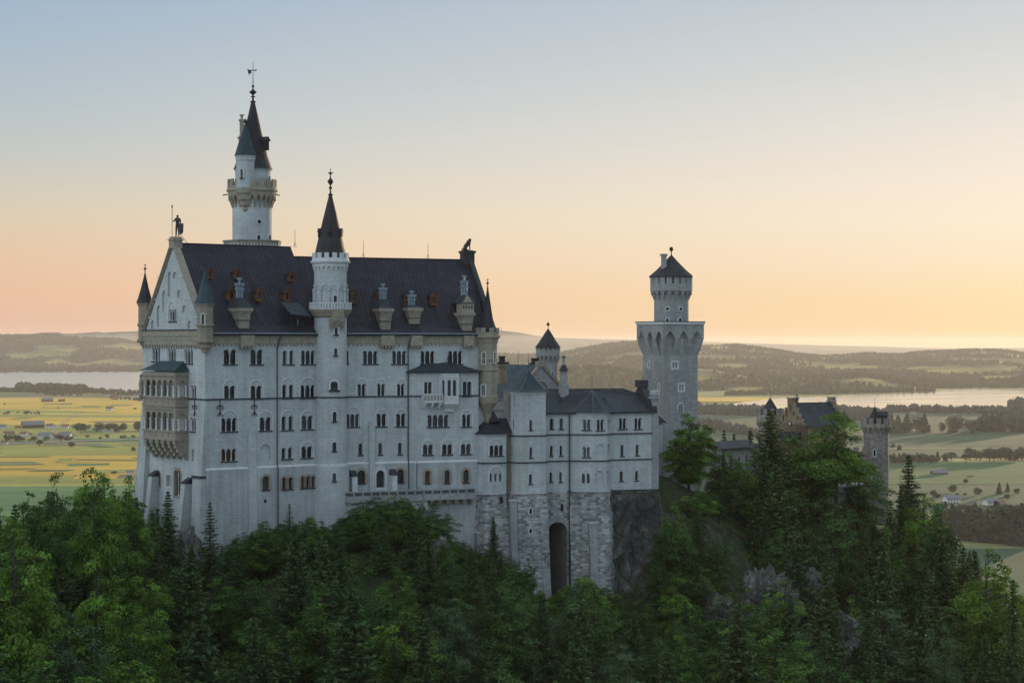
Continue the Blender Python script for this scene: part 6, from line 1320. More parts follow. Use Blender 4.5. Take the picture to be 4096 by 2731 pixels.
def broadleaf(key, mat, H=14.0, rx=.31, low=.12, peak=.36, lumps=84, per=125, leaf=.36, seed=0, top=.75):
    """ragged crown: many flattened leaf sprays on limbs inside a tapering outline"""
    global nr; nr = np.random.default_rng(seed+100); Q, T = [], []; cen = []
    nl = int(nr.integers(4, 7)); lead = [(0.0, 0.0, 1.0, .62)]
    for k in range(nl):
        a = 6.283*k/nl+nr.normal(0, .35); q = rx*nr.uniform(.42, .72); lead.append((math.cos(a)*q, math.sin(a)*q, nr.uniform(.58, .92), nr.uniform(.36, .55)))
    for i in range(lumps):
        lx, ly, lh, lw = lead[i % len(lead)]; t_ = ((i//len(lead))+nr.random())/(lumps/len(lead)); h = low+(lh-low)*min(.985, t_)
        hh_ = (h-low)/(lh-low); pk = (peak-low)/(1-low); prof = hh_/pk if hh_ < pk else 1-(hh_-pk)/(1.02-pk)
        prof = max(.02, prof)**(top if hh_ > pk else .55)
        a = i*2.39996+nr.normal(0, .5); rr = rx*lw*1.25*prof*(nr.uniform(.25, 1.0)**.5)*(1.35 if nr.random() < .12 else 1.0)
        c = np.array([lx*min(1, .35+hh_)+math.cos(a)*rr, ly*min(1, .35+hh_)+math.sin(a)*rr, h-.12*rr]); r = nr.uniform(.045, .088)*(.7+.5*prof); cen.append((c*H, r*H, rr))
        n = int(per*(r/.08)**2); dd = rand_dirs(n); dd[:, 2] = np.where(nr.random(n) < .65, np.abs(dd[:, 2]), dd[:, 2]); rad = nr.uniform(.25, 1.15, n)**.6
        out = np.array([math.cos(a), math.sin(a), 0]); sq = np.array([1.25, 1.25, .62]); P = (c+dd*sq*r*rad[:, None])*H; P[:, 2] -= ((P[:, :2]-c[:2]*H)@out[:2])*.28
        Nn = dd*.45+np.array([0, 0, .6])+out*.2+rand_dirs(n)*.6; Nn /= np.linalg.norm(Nn, axis=1, keepdims=True)
        Q.append(leaf_quads(P, Nn, leaf*nr.uniform(.6, 1.5, n))); T.append(np.clip(nr.uniform(.12, .88)+nr.normal(0, .15, n), 0, 1))
    crown = quad_mesh('crown', np.concatenate(Q), np.concatenate(T), M[mat])
    mb = MB(); mb.tube((0, 0, -.6), (0, 0, H*.5), H*.018, H*.012, 8); mb.tube((0, 0, H*.5), (H*.01, 0, H*.93), H*.012, H*.003, 6)
    for c, r, rr in cen[::2]: mb.tube((0, 0, max(H*.12, c[2]-rr*H*.75)), c, H*.0055, H*.002, 4)
    PROTO[key] = (mb.mesh('trunk', [M['bark']], (0, 0, 0)), crown, H, rx)
def spruce(key, mat, H=16.0, R=.19, tiers=34, seed=0, sparse=1.0, base=.10):
    global nr; nr = np.random.default_rng(seed+500); Q, T = [], []; mb = MB(); mb.tube((0, 0, -.6), (0, 0, H*.99), H*.014, H*.002, 7)
    for k in range(tiers):
        h = base+(1-base)*(k/(tiers))**1.05; L = R*H*((1-h)/(1-base))**.82*nr.uniform(.8, 1.15)+.12; nb = int((6+4*(1-h))*sparse)+1; a0 = nr.uniform(0, 6.28)
        for i in range(nb):
            a = a0+6.283*i/nb+nr.normal(0, .2); l = L*nr.uniform(.65, 1.2); droop = nr.uniform(.15, .42)
            d = np.array([math.cos(a), math.sin(a), 0]); sd = np.array([-d[1], d[0], 0]); n = max(5, int(l*10)); t = (np.arange(n)+nr.random(n))/n
            wv = (1-t)*.30*l+.10; off = nr.uniform(-1, 1, n); z = h*H-droop*l*t+.28*l*t**3
            P = d*(t*l)[:, None]+sd*(off*wv)[:, None]; P[:, 2] += z-np.abs(off)*wv*.3-nr.uniform(0, .22, n)
            Nn = np.array([0, 0, 1.0])*.8+d*.25+rand_dirs(n)*.55; Nn /= np.linalg.norm(Nn, axis=1, keepdims=True)
            Q.append(leaf_quads(P, Nn, nr.uniform(.32, .62, n), .5)); T.append(np.clip(nr.uniform(.2, .6)+t*.3+nr.normal(0, .12, n), 0, 1))
            if i % 2 == 0: mb.tube((0, 0, h*H), tuple(d*l*.8+np.array([0, 0, h*H-droop*l*.75])), .035, .012, 3)
    top = quad_mesh('crown', np.concatenate(Q), np.concatenate(T), M[mat]); PROTO[key] = (mb.mesh('trunk', [M['bark']], (0, 0, 0)), top, H, R)
broadleaf('A1', 'leafA', seed=1); broadleaf('A2', 'leafA', rx=.38, peak=.5, low=.16, seed=2, lumps=96, top=.6); broadleaf('B1', 'leafB', seed=3, rx=.27); broadleaf('B2', 'leafB', rx=.34, peak=.45, seed=4, lumps=92, top=.65)
broadleaf('C1', 'leafC', seed=5, rx=.36, peak=.45, top=.6, lumps=100); broadleaf('C2', 'leafC', rx=.28, seed=6); broadleaf('D1', 'leafD', seed=7, rx=.30, leaf=.30, lumps=88); broadleaf('B3', 'leafB', rx=.23, seed=8, top=.85)
broadleaf('C3', 'leafC', rx=.36, low=.10, peak=.42, lumps=130, per=170, seed=15, top=.6)
broadleaf('P1', 'leafA', H=20, rx=.25, low=.46, peak=.80, lumps=100, seed=9, per=210, leaf=.40, top=.5)
broadleaf('P2', 'leafB', H=20, rx=.22, low=.40, peak=.75, lumps=56, seed=12, per=150, leaf=.40, top=.55)
spruce('S1', 'needle', seed=1); spruce('S2', 'needle', R=.16, seed=2, tiers=38); spruce('S3', 'needleB', R=.21, seed=3, sparse=1.15); spruce('S4', 'needleB', R=.17, seed=4, sparse=.6, tiers=28); spruce('S5', 'needle', R=.22, seed=5, tiers=40, sparse=1.2)
NT = {'b': 0, 's': 0}; used_xy = []
def tree(key, x, y, z, h, label, group, wid=1.0, name=None):
    tr_, cr_, H, R = PROTO[key]; k = h/H; sp_ = key[0] == 'S'
    o = bpy.data.objects.new(name or ('spruce_tree' if sp_ else 'broadleaf_tree'), None); COL.objects.link(o); o.empty_display_size = 1
    o.location = (x, y, z); o.rotation_euler = (0, 0, rnd.uniform(0, 6.28)); o.scale = (k*wid, k*wid, k)
    tag(o, label, 'spruce' if sp_ else 'tree', group)
    for nm, me in (('trunk', tr_), ('crown', cr_)):
        c = bpy.data.objects.new(nm, me); COL.objects.link(c); c.parent = o
    NT['s' if sp_ else 'b'] += 1; used_xy.append((x, y)); return o
SIL = [(-300,2110),(0,2015),(90,1985),(150,1995),(190,1945),(230,1912),(262,1940),(285,1985),(320,1935),(373,1892),(430,1908),(455,1960),(490,1930),(516,1930),(521,1990),(526,2012),(546,1990),(634,2000),(690,2060),(745,2117),(772,2160),(775,2242),(820,2240),(867,2178),(974,2128),(1047,2085),(1143,2078),(1227,2066),(1284,2085),(1330,2095),(1361,2070),(1384,2046),(1430,2008),(1491,1996),(1613,1976),(1628,1997),(1659,2019),(1755,2004),(1766,2065),(1774,2142),(1831,2146),(1908,2180),(2010,2190),(2060,2255),(2121,2320),(2170,2362),(2201,2398),(2246,2340),(2336,2300),(2425,2350),(2452,2438),(2603,2440),(2639,2295),(2640,2060),(2670,2055),(2690,1850),(2800,1700),(2860,1800),(2900,1785),(3016,1800),(3070,1740),(3124,1735),(3165,1735),(3232,1700),(3364,1660),(3418,1690),(3439,1825),(3472,1860),(3547,1895),(3600,1900),(3679,1938),(3740,1998),(3777,2035),(3803,2158),(3819,2200),(3856,2158),(3946,2195),(3978,2232),(4010,2328),(4096,2370),(4400,2500)]
su, sv = np.array([p[0] for p in SIL]), np.array([p[1] for p in SIL])
def lim(u): return float(np.interp(u, su, sv))
def zone(u, v):
    if u < 520: return 'left of the gable end' if v < 2300 else 'in the lower left corner'
    for k, s_ in ((1000, 'below the gable end'), (1560, 'below the hall front'), (1900, 'below the terrace'), (2450, 'below the wing bastions'), (2950, 'below the square tower'), (3450, 'below the gatehouse')):
        if u < k: return s_
    return 'right of the patchy tower'
# trees that stand out, one by one
SPEC = [('S1',672,1957,311,17,'tall dark spruce in front of the gable end, its tip against the white wall',1.0),('S4',840,1999,311,18.5,'thin sparse spruce standing alone before the pale corner of the hall',1.05),('S4',1158,2007,322,9,'small thin spruce poking up in front of the hall front by the drainpipe',1.1),('S2',1974,2066,331,16,'pointed dark spruce in front of the leftmost bastion',1.05),
 ('S3',3082,1632,392,24,'tall broad spruce hiding the left gate turret beside the clock gable',1.65),('S1',3634,1813,402,18,'ragged dark spruce right of the patchy round tower',1.25),('S2',4052,2306,335,16,'small dark spruce at the right edge against the pale meadow',1.0),('S1',2896,1713,434,14,'dark spruce behind the gallery roof, left one of three',1.0),('S2',2936,1727,436,13,'narrow dark spruce behind the gallery roof, middle one of three',1.0),('S5',3001,1716,438,14,'wide dark spruce behind the gallery roof, right one of three',1.2),
 ('C3',2755,1656,372,17,'large bright green round tree beside the square tower foot',1.1),('P1',3345,1655,398,23,'tall tree with bare dark trunk and wide crown in front of the gatehouse roof',1.1),('P2',230,1908,262,13,'dark ragged broadleaf tree at the left with meadow behind it',.8),('P1',375,1888,268,16,'big round broadleaf tree left of the gable end, standing highest against the fields',.85),('B1',110,1960,258,11,'small feathery tree at the far left against the meadow',.8),('A1',517,1915,300,12,'round green tree touching the lower left wall of the hall',.8),
 ('C2',3697,1962,392,17,'yellow green tree crown just right of the patchy tower and its spruce',1.0),('B3',3760,2020,388,19,'tall dark tree on the right slope edge above the far spruce belt',1.1),('C1',3946,2190,352,17,'yellow green spreading tree at the right edge above the pale meadow',1.1),('A1',3545,2115,378,14,'bright green tree below the patchy round tower base',1.0),('A1',3160,1740,400,18,'mid green tree below the clock of the gatehouse',.9),('C2',2920,1790,388,16,'light green tree below the gallery roof',1.0),('C1',3020,1800,384,17,'spreading green tree right of the gallery roof',1.0),('D1',3270,2150,372,13,'pale grey green bushy tree in the middle of the right slope',1.0),('D1',3780,2500,330,13,'pale grey green willowy tree low on the right slope',1.0),('A1',2112,2235,330,12,'slender tree rising before the middle bastion',.7),('C2',2336,2296,326,14,'leafy tree before the right hand bastion, brighter than its neighbours',.85),('S5',546,1985,322,14,'dark spruce tip at the foot of the hall far left corner',1.0),
 ('A1',3190,1748,405,15,'mid green tree crown just below the stepped gable of the gatehouse',1.0),('B1',3112,1765,399,15,'dark green tree between the broad spruce and the gatehouse gable',1.0),('A2',2890,1835,392,13,'low spreading tree before the pale wall of the gallery range',1.0),('C1',3245,1728,402,16,'light green tree under the gatehouse roof left of the tall trunk',.9),
 ('B1',2662,2075,345,16,'dark slim tree standing close at the right side of the cliff',.8),('A1',2700,2010,350,16,'mid green tree on the steep ground right of the cliff top',.9),('S5',2650,2240,338,15,'dark spruce low at the right foot of the cliff',1.1),('B3',2735,2120,344,16,'dark pointed tree on the steep slope right of the cliff',1.0),('C2',2705,2290,336,13,'light green tree on the slope below the cliff right side',1.0),('S2',2790,2000,352,18,'tall dark spruce on the slope below the bright round tree',1.1),('A2',2560,2395,336,11,'leafy bush topped tree at the bottom of the cliff',1.1),('B2',2480,2400,334,10,'dark tree at the foot of the right bastion and cliff',1.1),('A1',2250,2350,332,8,'small tree before the dark arch foot between the bastions',1.0),
 ('A2',1580,1975,328,9,'green bushy tree rising to the terrace balustrade',1.3),('B2',1450,2010,326,9,'dark bushy tree right beside the stair tower foot',1.2),('A2',1240,2066,322,9,'rounded bush topped tree left of the stair tower foot',1.2),('C2',385,2190,255,14,'light green feathery tree with pointed top, lower left, before darker trees',.9),('C1',60,2110,235,13,'light green broad tree at the left edge below the ragged tree',1.1),('C2',600,2300,280,13,'light green tree in front of dark spruces below the gable end',.9)]
tree_jobs = []
for key, u, v, Y, h, lab, wd in SPEC:
    x = (u-CX)/F*Y; zt = (CY-v)/F*Y; g_ = gz(x, Y); hh = zt-g_
    if hh < 5: hh = 5
    if hh > h*1.5: hh = h*1.5
    tree(key, x, Y, zt-hh, hh, lab, None, wd*(1 if hh < h*1.15 else h*1.1/hh))
def front_y(x): return float(np.interp(x, [-200,-75,-62,-49,-30,-3,0,24,31,36,60,66,95,130], [420,380,335,317,329.5,337,335.5,341,350,376,396,414,416,420]))
def inside(u, v): return -220 < u < 4320 and v < 2950
rnd.seed(31)
for u in range(775, 2800, 30):                                              # bushes and small trees right along the foot of the walls
    for row in ((0, 1) if u < 2590 else (0, 1, 2, 3)):
        if 2585 < u < 2690: continue
        uu = u+rnd.uniform(-12, 12); Y0 = 318.0
        for _ in range(4): Y0 = front_y((uu-CX)/F*Y0)-1.8-row*4.5
        x = (uu-CX)/F*Y0; g_ = gz(x, Y0); vt = lim(uu)+(rnd.uniform(-4, 14) if row == 0 else rnd.uniform(20, 60)); zt = (CY-vt)/F*Y0; h = zt-g_
        if h < 1.0: continue
        h = max(2.6, min(h, 12 if u < 2590 else 7)); big = h > 6
        if row == 0 and rnd.random() < .25 and h > 3: key = rnd.choice(['S1', 'S2', 'S4'])
        else: key = rnd.choice(['A1', 'A2', 'B1', 'B2', 'C1', 'D1'] if rnd.random() < .7 else ['B1', 'B2'])
        nm_ = {'A': 'mid green bush', 'B': 'dark green bush', 'C': 'light green bush', 'D': 'grey green bush', 'S': 'young spruce'}[key[0]]; zn = zone(uu, vt); lab = f'{nm_} at the wall foot {zn}'
        tree(key, x, Y0, zt-h if u < 2590 else g_-.2, h, lab, f'{nm_} row at the wall foot {zn}', 1.5 if key[0] != 'S' else 1.2, None if key[0] == 'S' or big else 'shrub')
rnd.seed(5); tries = 0; fill = []
COLN = {'A':'mid green broadleaf tree', 'B':'dark green broadleaf tree', 'C':'light green broadleaf tree', 'D':'grey green broadleaf tree', 'S':'dark spruce'}
cell = {}
for x, y in used_xy: cell.setdefault((int(x//5), int(y//5)), []).append((x, y, 2.2))
while tries < 20000 and NT['b'] < 292 and NT['s'] < 280:
    tries += 1; x, y = rnd.uniform(-115, 118), rnd.uniform(196, 418)
    if y > front_y(x): continue
    g_ = gz(x, y); u = CX+F*x/y
    r_ = rnd.random(); left = u < 620; sp_ = r_ < (.30 if left else .58)
    h = rnd.uniform(12, 23) if sp_ else rnd.uniform(9, 17)*(1.1 if left else 1.0)
    if y > 330 and x > 30: h *= 1.1
    vt = CY-F*(g_+h)/y
    if not inside(u, vt): continue
    if any(abs(u-a) < w_ and vt < b_ and y < Yc+3 and CY-F*g_/y > b_-130 for a, b_, w_, Yc in ((3060, 2440, 70, 349), (2880, 2490, 50, 343))): continue
    wpx = (.16 if sp_ else .30)*h*F/y
    need = max(lim(u), lim(u-wpx*.7)-.45*h*F/y*.6, lim(u+wpx*.7)-.45*h*F/y*.6)+rnd.uniform(4, 40)
    if vt < need: h = g_*0+((CY-need)/F*y-g_)
    if h < 4.5: continue
    sp0 = 2.7+h*.07 if sp_ else 2.9+h*.115; ok = True
    for i in range(int(x//5)-1, int(x//5)+2):
        for j in range(int(y//5)-1, int(y//5)+2):
            for (a, b_, s2) in cell.get((i, j), ()):
                if (a-x)**2+(b_-y)**2 < ((sp0+s2)*.62)**2: ok = False
    if not ok: continue
    cell.setdefault((int(x//5), int(y//5)), []).append((x, y, sp0))
    key = rnd.choice(['S1','S2','S3','S5','S5'] if sp_ else (['C1','C2','A1','A2','A1','B1','D1'] if left else ['A1','A2','B1','B2','B3','B2','B1','C1','A2','D1'] if rnd.random() < .6 else ['B1','B2','B3']))
    size = 'tall ' if h > 15 else 'small ' if h < 8 else ''
    zn = zone(u, CY-F*(g_+h)/y); lab = f'{size}{COLN[key[0]]} in the forest {zn}'
    tree(key, x, y, g_-.2, h, lab, f'{COLN[key[0]]}s in the forest {zn}', rnd.uniform(.95, 1.25))
print('trees', NT, 'tries', tries)
# undergrowth over the hill
nr = np.random.default_rng(77); Q, T = [], []
cx_, cy_ = nr.uniform(-115, 120, 5200), nr.uniform(205, 425, 5200); gzv = ground(cx_, cy_)
for x, y, z in zip(cx_, cy_, gzv):
    if y > front_y(x)-.5: continue
    u = CX+F*x/y; v = CY-F*(z+1.5)/y
    if not (-100 < u < 4200) or v < lim(u)+5 or v > 2900: continue
    n = 34; d = rand_dirs(n); d[:, 2] = np.abs(d[:, 2]); P = np.array([x, y, z])+d*np.array([1.5, 1.5, 1.3])*nr.uniform(.5, 1.1, (n, 1))
    Nn = d*.5+np.array([0, -.1, .5])+rand_dirs(n)*.6; Nn /= np.linalg.norm(Nn, axis=1, keepdims=True); Q.append(leaf_quads(P, Nn, nr.uniform(.3, .6, n))); T.append(np.clip(nr.uniform(.1, .7)+nr.normal(0, .15, n), 0, 1))
tag(link('undergrowth', quad_mesh('undergrowth', np.concatenate(Q), np.concatenate(T), M['leafA'])), 'dense green undergrowth and bushes covering the steep castle hill', 'undergrowth', kind='stuff')

# ================================================================== VALLEY, LAKES AND HILLS
def vp(u, v, dz=0.0): Y = -(VZ+dz)*F/(v-CY); return Vector(((u-CX)/F*Y, Y, VZ+dz))
def field_mat(name, c1, c2, stripe=.012, ang=0.1, rough=.95, contrast=1.0):
    m, t, b = new_mat(name, rough); g = t.nodes.new('ShaderNodeNewGeometry'); mp = t.nodes.new('ShaderNodeMapping'); mp.inputs['Rotation'].default_value = (0, 0, ang); mp.inputs['Scale'].default_value = (.05, 1.0, 1.0); t.links.new(g.outputs['Position'], mp.inputs[0])
    n1 = noise_n(t, stripe*1.6, 6, mp.outputs[0], .7); n2 = noise_n(t, .004, 5, g.outputs['Position'], .6); n3 = noise_n(t, .08, 4, g.outputs['Position'], .7)
    f = math_n(t, 'ADD', math_n(t, 'MULTIPLY', n1, .7), math_n(t, 'MULTIPLY', n2, .5))
    col = ramp_n(t, f, [(.44, tuple(x*.82 for x in c1)+(1,)), (.58, c1+(1,)), (.74, c2+(1,))])
    t.links.new(mix_n(t, 1.0, col, ramp_n(t, n3, [(.3, (.82,)*3+(1,)), (.7, (1.12,)*3+(1,))]), 'MULTIPLY'), b.inputs['Base Color']); return m
G_ = lambda n, a, b_, **k: field_mat(n, a, b_, **k)
M['f_base'] = G_('valley_grass', (.17,.18,.06), (.27,.24,.08)); M['f_gold'] = G_('sunlit_hay_meadow', (.54,.32,.028), (.70,.45,.055)); M['f_olive'] = G_('olive_meadow', (.24,.235,.035), (.36,.31,.05)); M['f_green'] = G_('shaded_green_meadow', (.012,.054,.022), (.022,.08,.03)); M['f_road'] = flat_mat('gravel_road', (.30, .28, .25), .95); M['f_leftgreen'] = G_('shaded_left_meadow', (.055,.15,.045), (.10,.20,.06)); M['f_pale'] = G_('shaded_pale_meadow', (.020,.066,.030), (.038,.09,.04)); M['f_brown'] = G_('brown_reed_bank', (.14,.11,.05), (.24,.18,.08)); M['f_bright'] = G_('shaded_fresh_meadow', (.018,.086,.022), (.032,.115,.03))  # sunlight on the left and shade on the right put into field colours
# one ground sheet to the horizon
mb = MB(); xs = [-16000,-6000,-2000,-600,600,2000,6000,16000]; ys = [-200,400,900,1500,2500,4500,8000,16000,40000]
for i in range(len(ys)-1):
    for j in range(len(xs)-1): mb.face([(xs[j],ys[i],VZ),(xs[j+1],ys[i],VZ),(xs[j+1],ys[i+1],VZ),(xs[j],ys[i+1],VZ)])
tag(mb.build('valley_ground', [M['f_base']]), kind='structure')
def wob(pts, n=10, amp=3.0, seed=0):
    out = []; r_ = random.Random(seed)
    for i in range(len(pts)):
        p, q = pts[i], pts[(i+1) % len(pts)]
        for k in range(n): t_ = k/n; out.append((p[0]+(q[0]-p[0])*t_, p[1]+(q[1]-p[1])*t_+(r_.uniform(-amp, amp) if k else 0)))
    return out
_fz = [0.1]
def field(name, pts, mat, wobble=1.2):
    _fz[0] += .02; mb = MB(); P = [vp(u, v, _fz[0]) for u, v in wob(pts, 8, wobble, int(_fz[0]*1000))]
    mb.poly([(p.x, p.y) for p in P], [], lambda a, b_: (a, b_, VZ+_fz[0])); tag(mb.build(name, [M[mat]], None, P[0]), kind='structure')
field('meadow', [(-300,1592),(1700,1590),(1700,1700),(-300,1705)], 'f_gold'); field('meadow', [(-300,1576),(1700,1578),(1700,1592),(-300,1590)], 'f_brown')
field('meadow', [(-300,1632),(250,1640),(500,1655),(1700,1652),(1700,1664),(200,1652),(-300,1650)], 'f_olive', .6); field('meadow', [(-300,1650),(1700,1675),(1700,1682),(200,1668),(-300,1662)], 'f_olive', .6)
field('meadow', [(290,1738),(1700,1735),(1700,1770),(300,1766)], 'f_leftgreen'); field('meadow', [(-300,1700),(1700,1690),(1700,1740),(-300,1760)], 'f_olive')
field('meadow', [(-300,1772),(1700,1766),(1700,1822),(-300,1826)], 'f_olive'); field('meadow', [(-300,1822),(1700,1818),(1700,1868),(-300,1874)], 'f_gold'); field('meadow', [(-300,1872),(1700,1866),(1700,1902),(-300,1908)], 'f_gold'); field('meadow', [(-300,1906),(1700,1898),(1700,1935),(-300,1950)], 'f_olive'); field('meadow', [(-300,1948),(1700,1932),(1700,2150),(-300,2150)], 'f_leftgreen')
_fr = random.Random(13)
for k in range(34):                                                         # smaller plots of differing crops and mowing
    v = _fr.uniform(1610, 1905); u = _fr.uniform(-250, 560); w_ = _fr.uniform(60, 260); h = (v-1480)/60*_fr.uniform(.7, 2.2); sk = _fr.uniform(-30, 60)
    field('meadow', [(u, v), (u+w_, v-_fr.uniform(0, 5)), (u+w_+sk, v+h), (u+sk, v+h+_fr.uniform(0, 4))], _fr.choice(['f_gold', 'f_gold', 'f_olive', 'f_base', 'f_leftgreen', 'f_brown']), .5)
for k in range(18):
    v = _fr.uniform(1655, 2350); u = _fr.uniform(2800, 4150); w_ = _fr.uniform(120, 480); h = (v-1500)/40*_fr.uniform(.5, 1.6); sk = _fr.uniform(-80, 80)
    field('meadow', [(u, v), (u+w_, v+_fr.uniform(-6, 6)), (u+w_+sk, v+h), (u+sk, v+h+_fr.uniform(0, 6))], _fr.choice(['f_pale', 'f_green', 'f_bright', 'f_pale', 'f_green']), .8)
for p in ([(-300,1786),(140,1768),(400,1758),(640,1752),(640,1754),(400,1760.5),(140,1771),(-300,1790)], [(180,1752),(230,1700),(330,1640),(333,1640),(236,1700),(190,1752)], [(2900,1702),(3500,1726),(4300,1716),(4300,1718),(3500,1729),(2900,1704)], [(3600,2062),(3900,1985),(4300,1965),(4300,1968),(3905,1990),(3620,2066)]):
    field('road', p, 'f_road', .15)
field('path', [(-300,1874.5),(140,1872),(140,1874),(-300,1877)], 'f_brown', .1); field('path', [(300,1836),(640,1838),(640,1840.5),(300,1838)], 'f_green', .1)
for v0, v1, m in ((1646,1672,'f_pale'),(1735,1784,'f_green'),(1784,1824,'f_pale'),(1846,1900,'f_bright'),(1900,1936,'f_bright'),(1936,1992,'f_pale'),(1990,2075,'f_pale'),(2190,2420,'f_pale'),(1672,1735,'f_green')):
    field('meadow', [(2720,v0),(4400,v0+2),(4400,v1+2),(2720,v1)], m)
field('meadow', [(3567,1657),(3990,1652),(3990,1696),(3567,1694)], 'f_pale'); field('road', [(2720,1791),(4400,1790),(4400,1793),(2720,1794)], 'f_brown', .2); field('meadow', [(2560,1584),(3080,1590),(3060,1606),(2560,1606)], 'f_gold'); field('meadow', [(2250,1540),(2580,1546),(2580,1575),(2250,1570)], 'f_gold')
m, t, b = new_mat('lake_water', .04); b.inputs['Base Color'].default_value = (.05, .07, .08, 1); b.inputs['Specular IOR Level'].default_value = .9; b.inputs['IOR'].default_value = 1.6
_g = t.nodes.new('ShaderNodeNewGeometry'); _n = noise_n(t, .02, 4, scaled(t, _g.outputs['Position'], .25, 1, 1)); t.links.new(ramp_n(t, _n, [(.35, (.05,)*3+(1,)), (.7, (.16,)*3+(1,))]), b.inputs['Roughness']); bump_n(t, b, noise_n(t, .35, 3, _g.outputs['Position']), .004, .1); M['water'] = m; m2 = m.copy(); m2.name = 'ruffled_water'; m2.node_tree.nodes['Principled BSDF'].inputs['Base Color'].default_value = (.16, .18, .19, 1); [n for n in m2.node_tree.nodes if n.type == 'VALTORGB'][0].color_ramp.elements[0].color = (.12,)*3+(1,); [n for n in m2.node_tree.nodes if n.type == 'VALTORGB'][0].color_ramp.elements[1].color = (.24,)*3+(1,); M['ruffled'] = m2
def lake(pts, mt='water'):
    mb = MB(); P = [vp(u, v, 2.6) for u, v in wob(pts, 6, 1.0, 9)]; mb.poly([(p.x, p.y) for p in P], [], lambda a, b_: (a, b_, VZ+2.6)); tag(mb.build('lake', [M[mt]], None, P[0]), kind='structure')
lake([(-400,1488),(100,1487),(160,1481),(640,1477),(1100,1476),(1100,1590),(640,1585),(540,1571),(400,1556),(340,1545),(200,1548),(60,1552),(-400,1552)], 'ruffled')
lake([(2900,1618),(2990,1606),(3120,1592),(3360,1583),(3560,1574),(3700,1566),(3740,1558),(3900,1556),(4400,1560),(4400,1650),(3300,1642),(2900,1640)])
_fz[0] = 2.7
field('sand_spit', [(3715,1561),(3820,1561),(3822,1563.5),(3720,1564)], 'f_brown', .3)

# hills ------------------------------------------------------------
M['wood_far'] = flat_mat('far_forest', (.035, .05, .022), .95, var=.4, scale=.01)
def hill_mat(name, wood, f1, f2):
    m, t, b = new_mat(name, .95); at_ = t.nodes.new('ShaderNodeAttribute'); at_.attribute_name = 'wood'; g = t.nodes.new('ShaderNodeNewGeometry')
    n = noise_n(t, .0022, 5, g.outputs['Position'], .6); n2 = noise_n(t, .03, 4, g.outputs['Position'], .7)
    fld = ramp_n(t, n, [(.44, f1+(1,)), (.60, f2+(1,))]); w_ = mix_n(t, n2, tuple(x*.6 for x in wood)+(1,), tuple(x*1.4 for x in wood)+(1,))
    f = math_n(t, 'MULTIPLY', math_n(t, 'SUBTRACT', math_n(t, 'ADD', at_.outputs['Fac'], math_n(t, 'MULTIPLY', n2, .12)), .42), 14, True)
    t.links.new(mix_n(t, f, fld, w_), b.inputs['Base Color']); return m
M['hill'] = hill_mat('hill_fields_and_woods', (.030,.042,.020), (.085,.105,.03), (.34,.24,.05)); M['hill_far'] = hill_mat('far_hill_ground', (.04,.05,.03), (.10,.11,.05), (.16,.14,.06))
HILL_TREES = []
def hills(name, prof, Yb, Yc, depth, bump, wl, mat, seed, du=12, nt=46, thr=.5, trees=0, th=(14, 24)):
    KV = -VZ/150.0; Yb = [(p[0], p[1]*KV) for p in Yb]; Yc = [(p[0], p[1]*KV) for p in Yc]; us = np.arange(-500, 4600+1, du); pu = [p[0] for p in prof]; pv = [p[1] for p in prof]; vs = []; wd = []
    yb = np.interp(us, [p[0] for p in Yb], [p[1] for p in Yb]); yc = np.interp(us, [p[0] for p in Yc], [p[1] for p in Yc])
    for u, b0, c0 in zip(us, yb, yc):
        vc = float(np.interp(u, pu, pv)); zc = (CY-vc)/F*c0
        for k in range(nt+1):
            t_ = k/nt*1.35; Y = b0+(c0-b0)*t_; x = (u-CX)/F*Y
            s_ = t_*t_*(3-2*t_) if t_ < 1 else 1-(t_-1)**2*3.0
            p = Vector((x/wl, Y/wl, seed)); nz = noise.noise(p)+.5*noise.noise(p*2.3); fade = min(1, t_*3)*(1 if t_ < .85 else max(0, (1.0-t_)/.15))
            if t_ > 1: fade = 0
            cr = (noise.noise(Vector((x/wl*3.1, seed, 4)))*.5+noise.noise(Vector((x/wl*9, seed, 9)))*.25)*bump*.25 if t_ > .8 else 0
            vs.append((x, Y, VZ-2+(zc-VZ+2)*s_+nz*bump*fade+cr))
            wn = .5+.5*noise.noise(Vector((x/520, Y/900, seed+3)))+.28*noise.noise(Vector((x/170, Y/300, seed+8)))
            wd.append(wn)
    n1 = nt+1; fs = [(i*n1+k, (i+1)*n1+k, (i+1)*n1+k+1, i*n1+k+1) for i in range(len(us)-1) for k in range(nt)]
    me = bpy.data.meshes.new(name); me.from_pydata(vs, [], fs); me.materials.append(M[mat]); a = me.attributes.new('wood', 'FLOAT', 'POINT'); a.data.foreach_set('value', np.array(wd, dtype=np.float32)); me.polygons.foreach_set('use_smooth', [True]*len(fs)); tag(link(name, me), kind='structure')
    V_ = np.array(vs); W_ = np.array(wd); idx = np.where(W_ > thr)[0]; r_ = np.random.default_rng(seed)
    if trees:
        pick = r_.choice(idx, trees); P = V_[pick].copy(); j = r_.uniform(-.5, .5, (trees, 2)); P[:, 0] += j[:, 0]*du/F*P[:, 1]*1.6; P[:, 1] += j[:, 1]*90
        HILL_TREES.append((P, r_.uniform(*th, trees)))
hills('far_hills', [(-500,1343),(0,1341),(170,1336),(300,1334),(397,1328),(410,1331),(480,1327),(570,1324),(800,1322),(1400,1326),(1900,1325),(2006,1322),(2080,1330),(2144,1342),(2220,1350),(2374,1355),(2546,1359),(2700,1362),(2819,1367),(3045,1374),(3300,1381),(3554,1387),(3800,1394),(4096,1391),(4600,1386)], [(-500,17000),(4600,15500)], [(-500,25000),(4600,24000)], 0, 12, 2500, 'hill_far', 2, 16, 24)
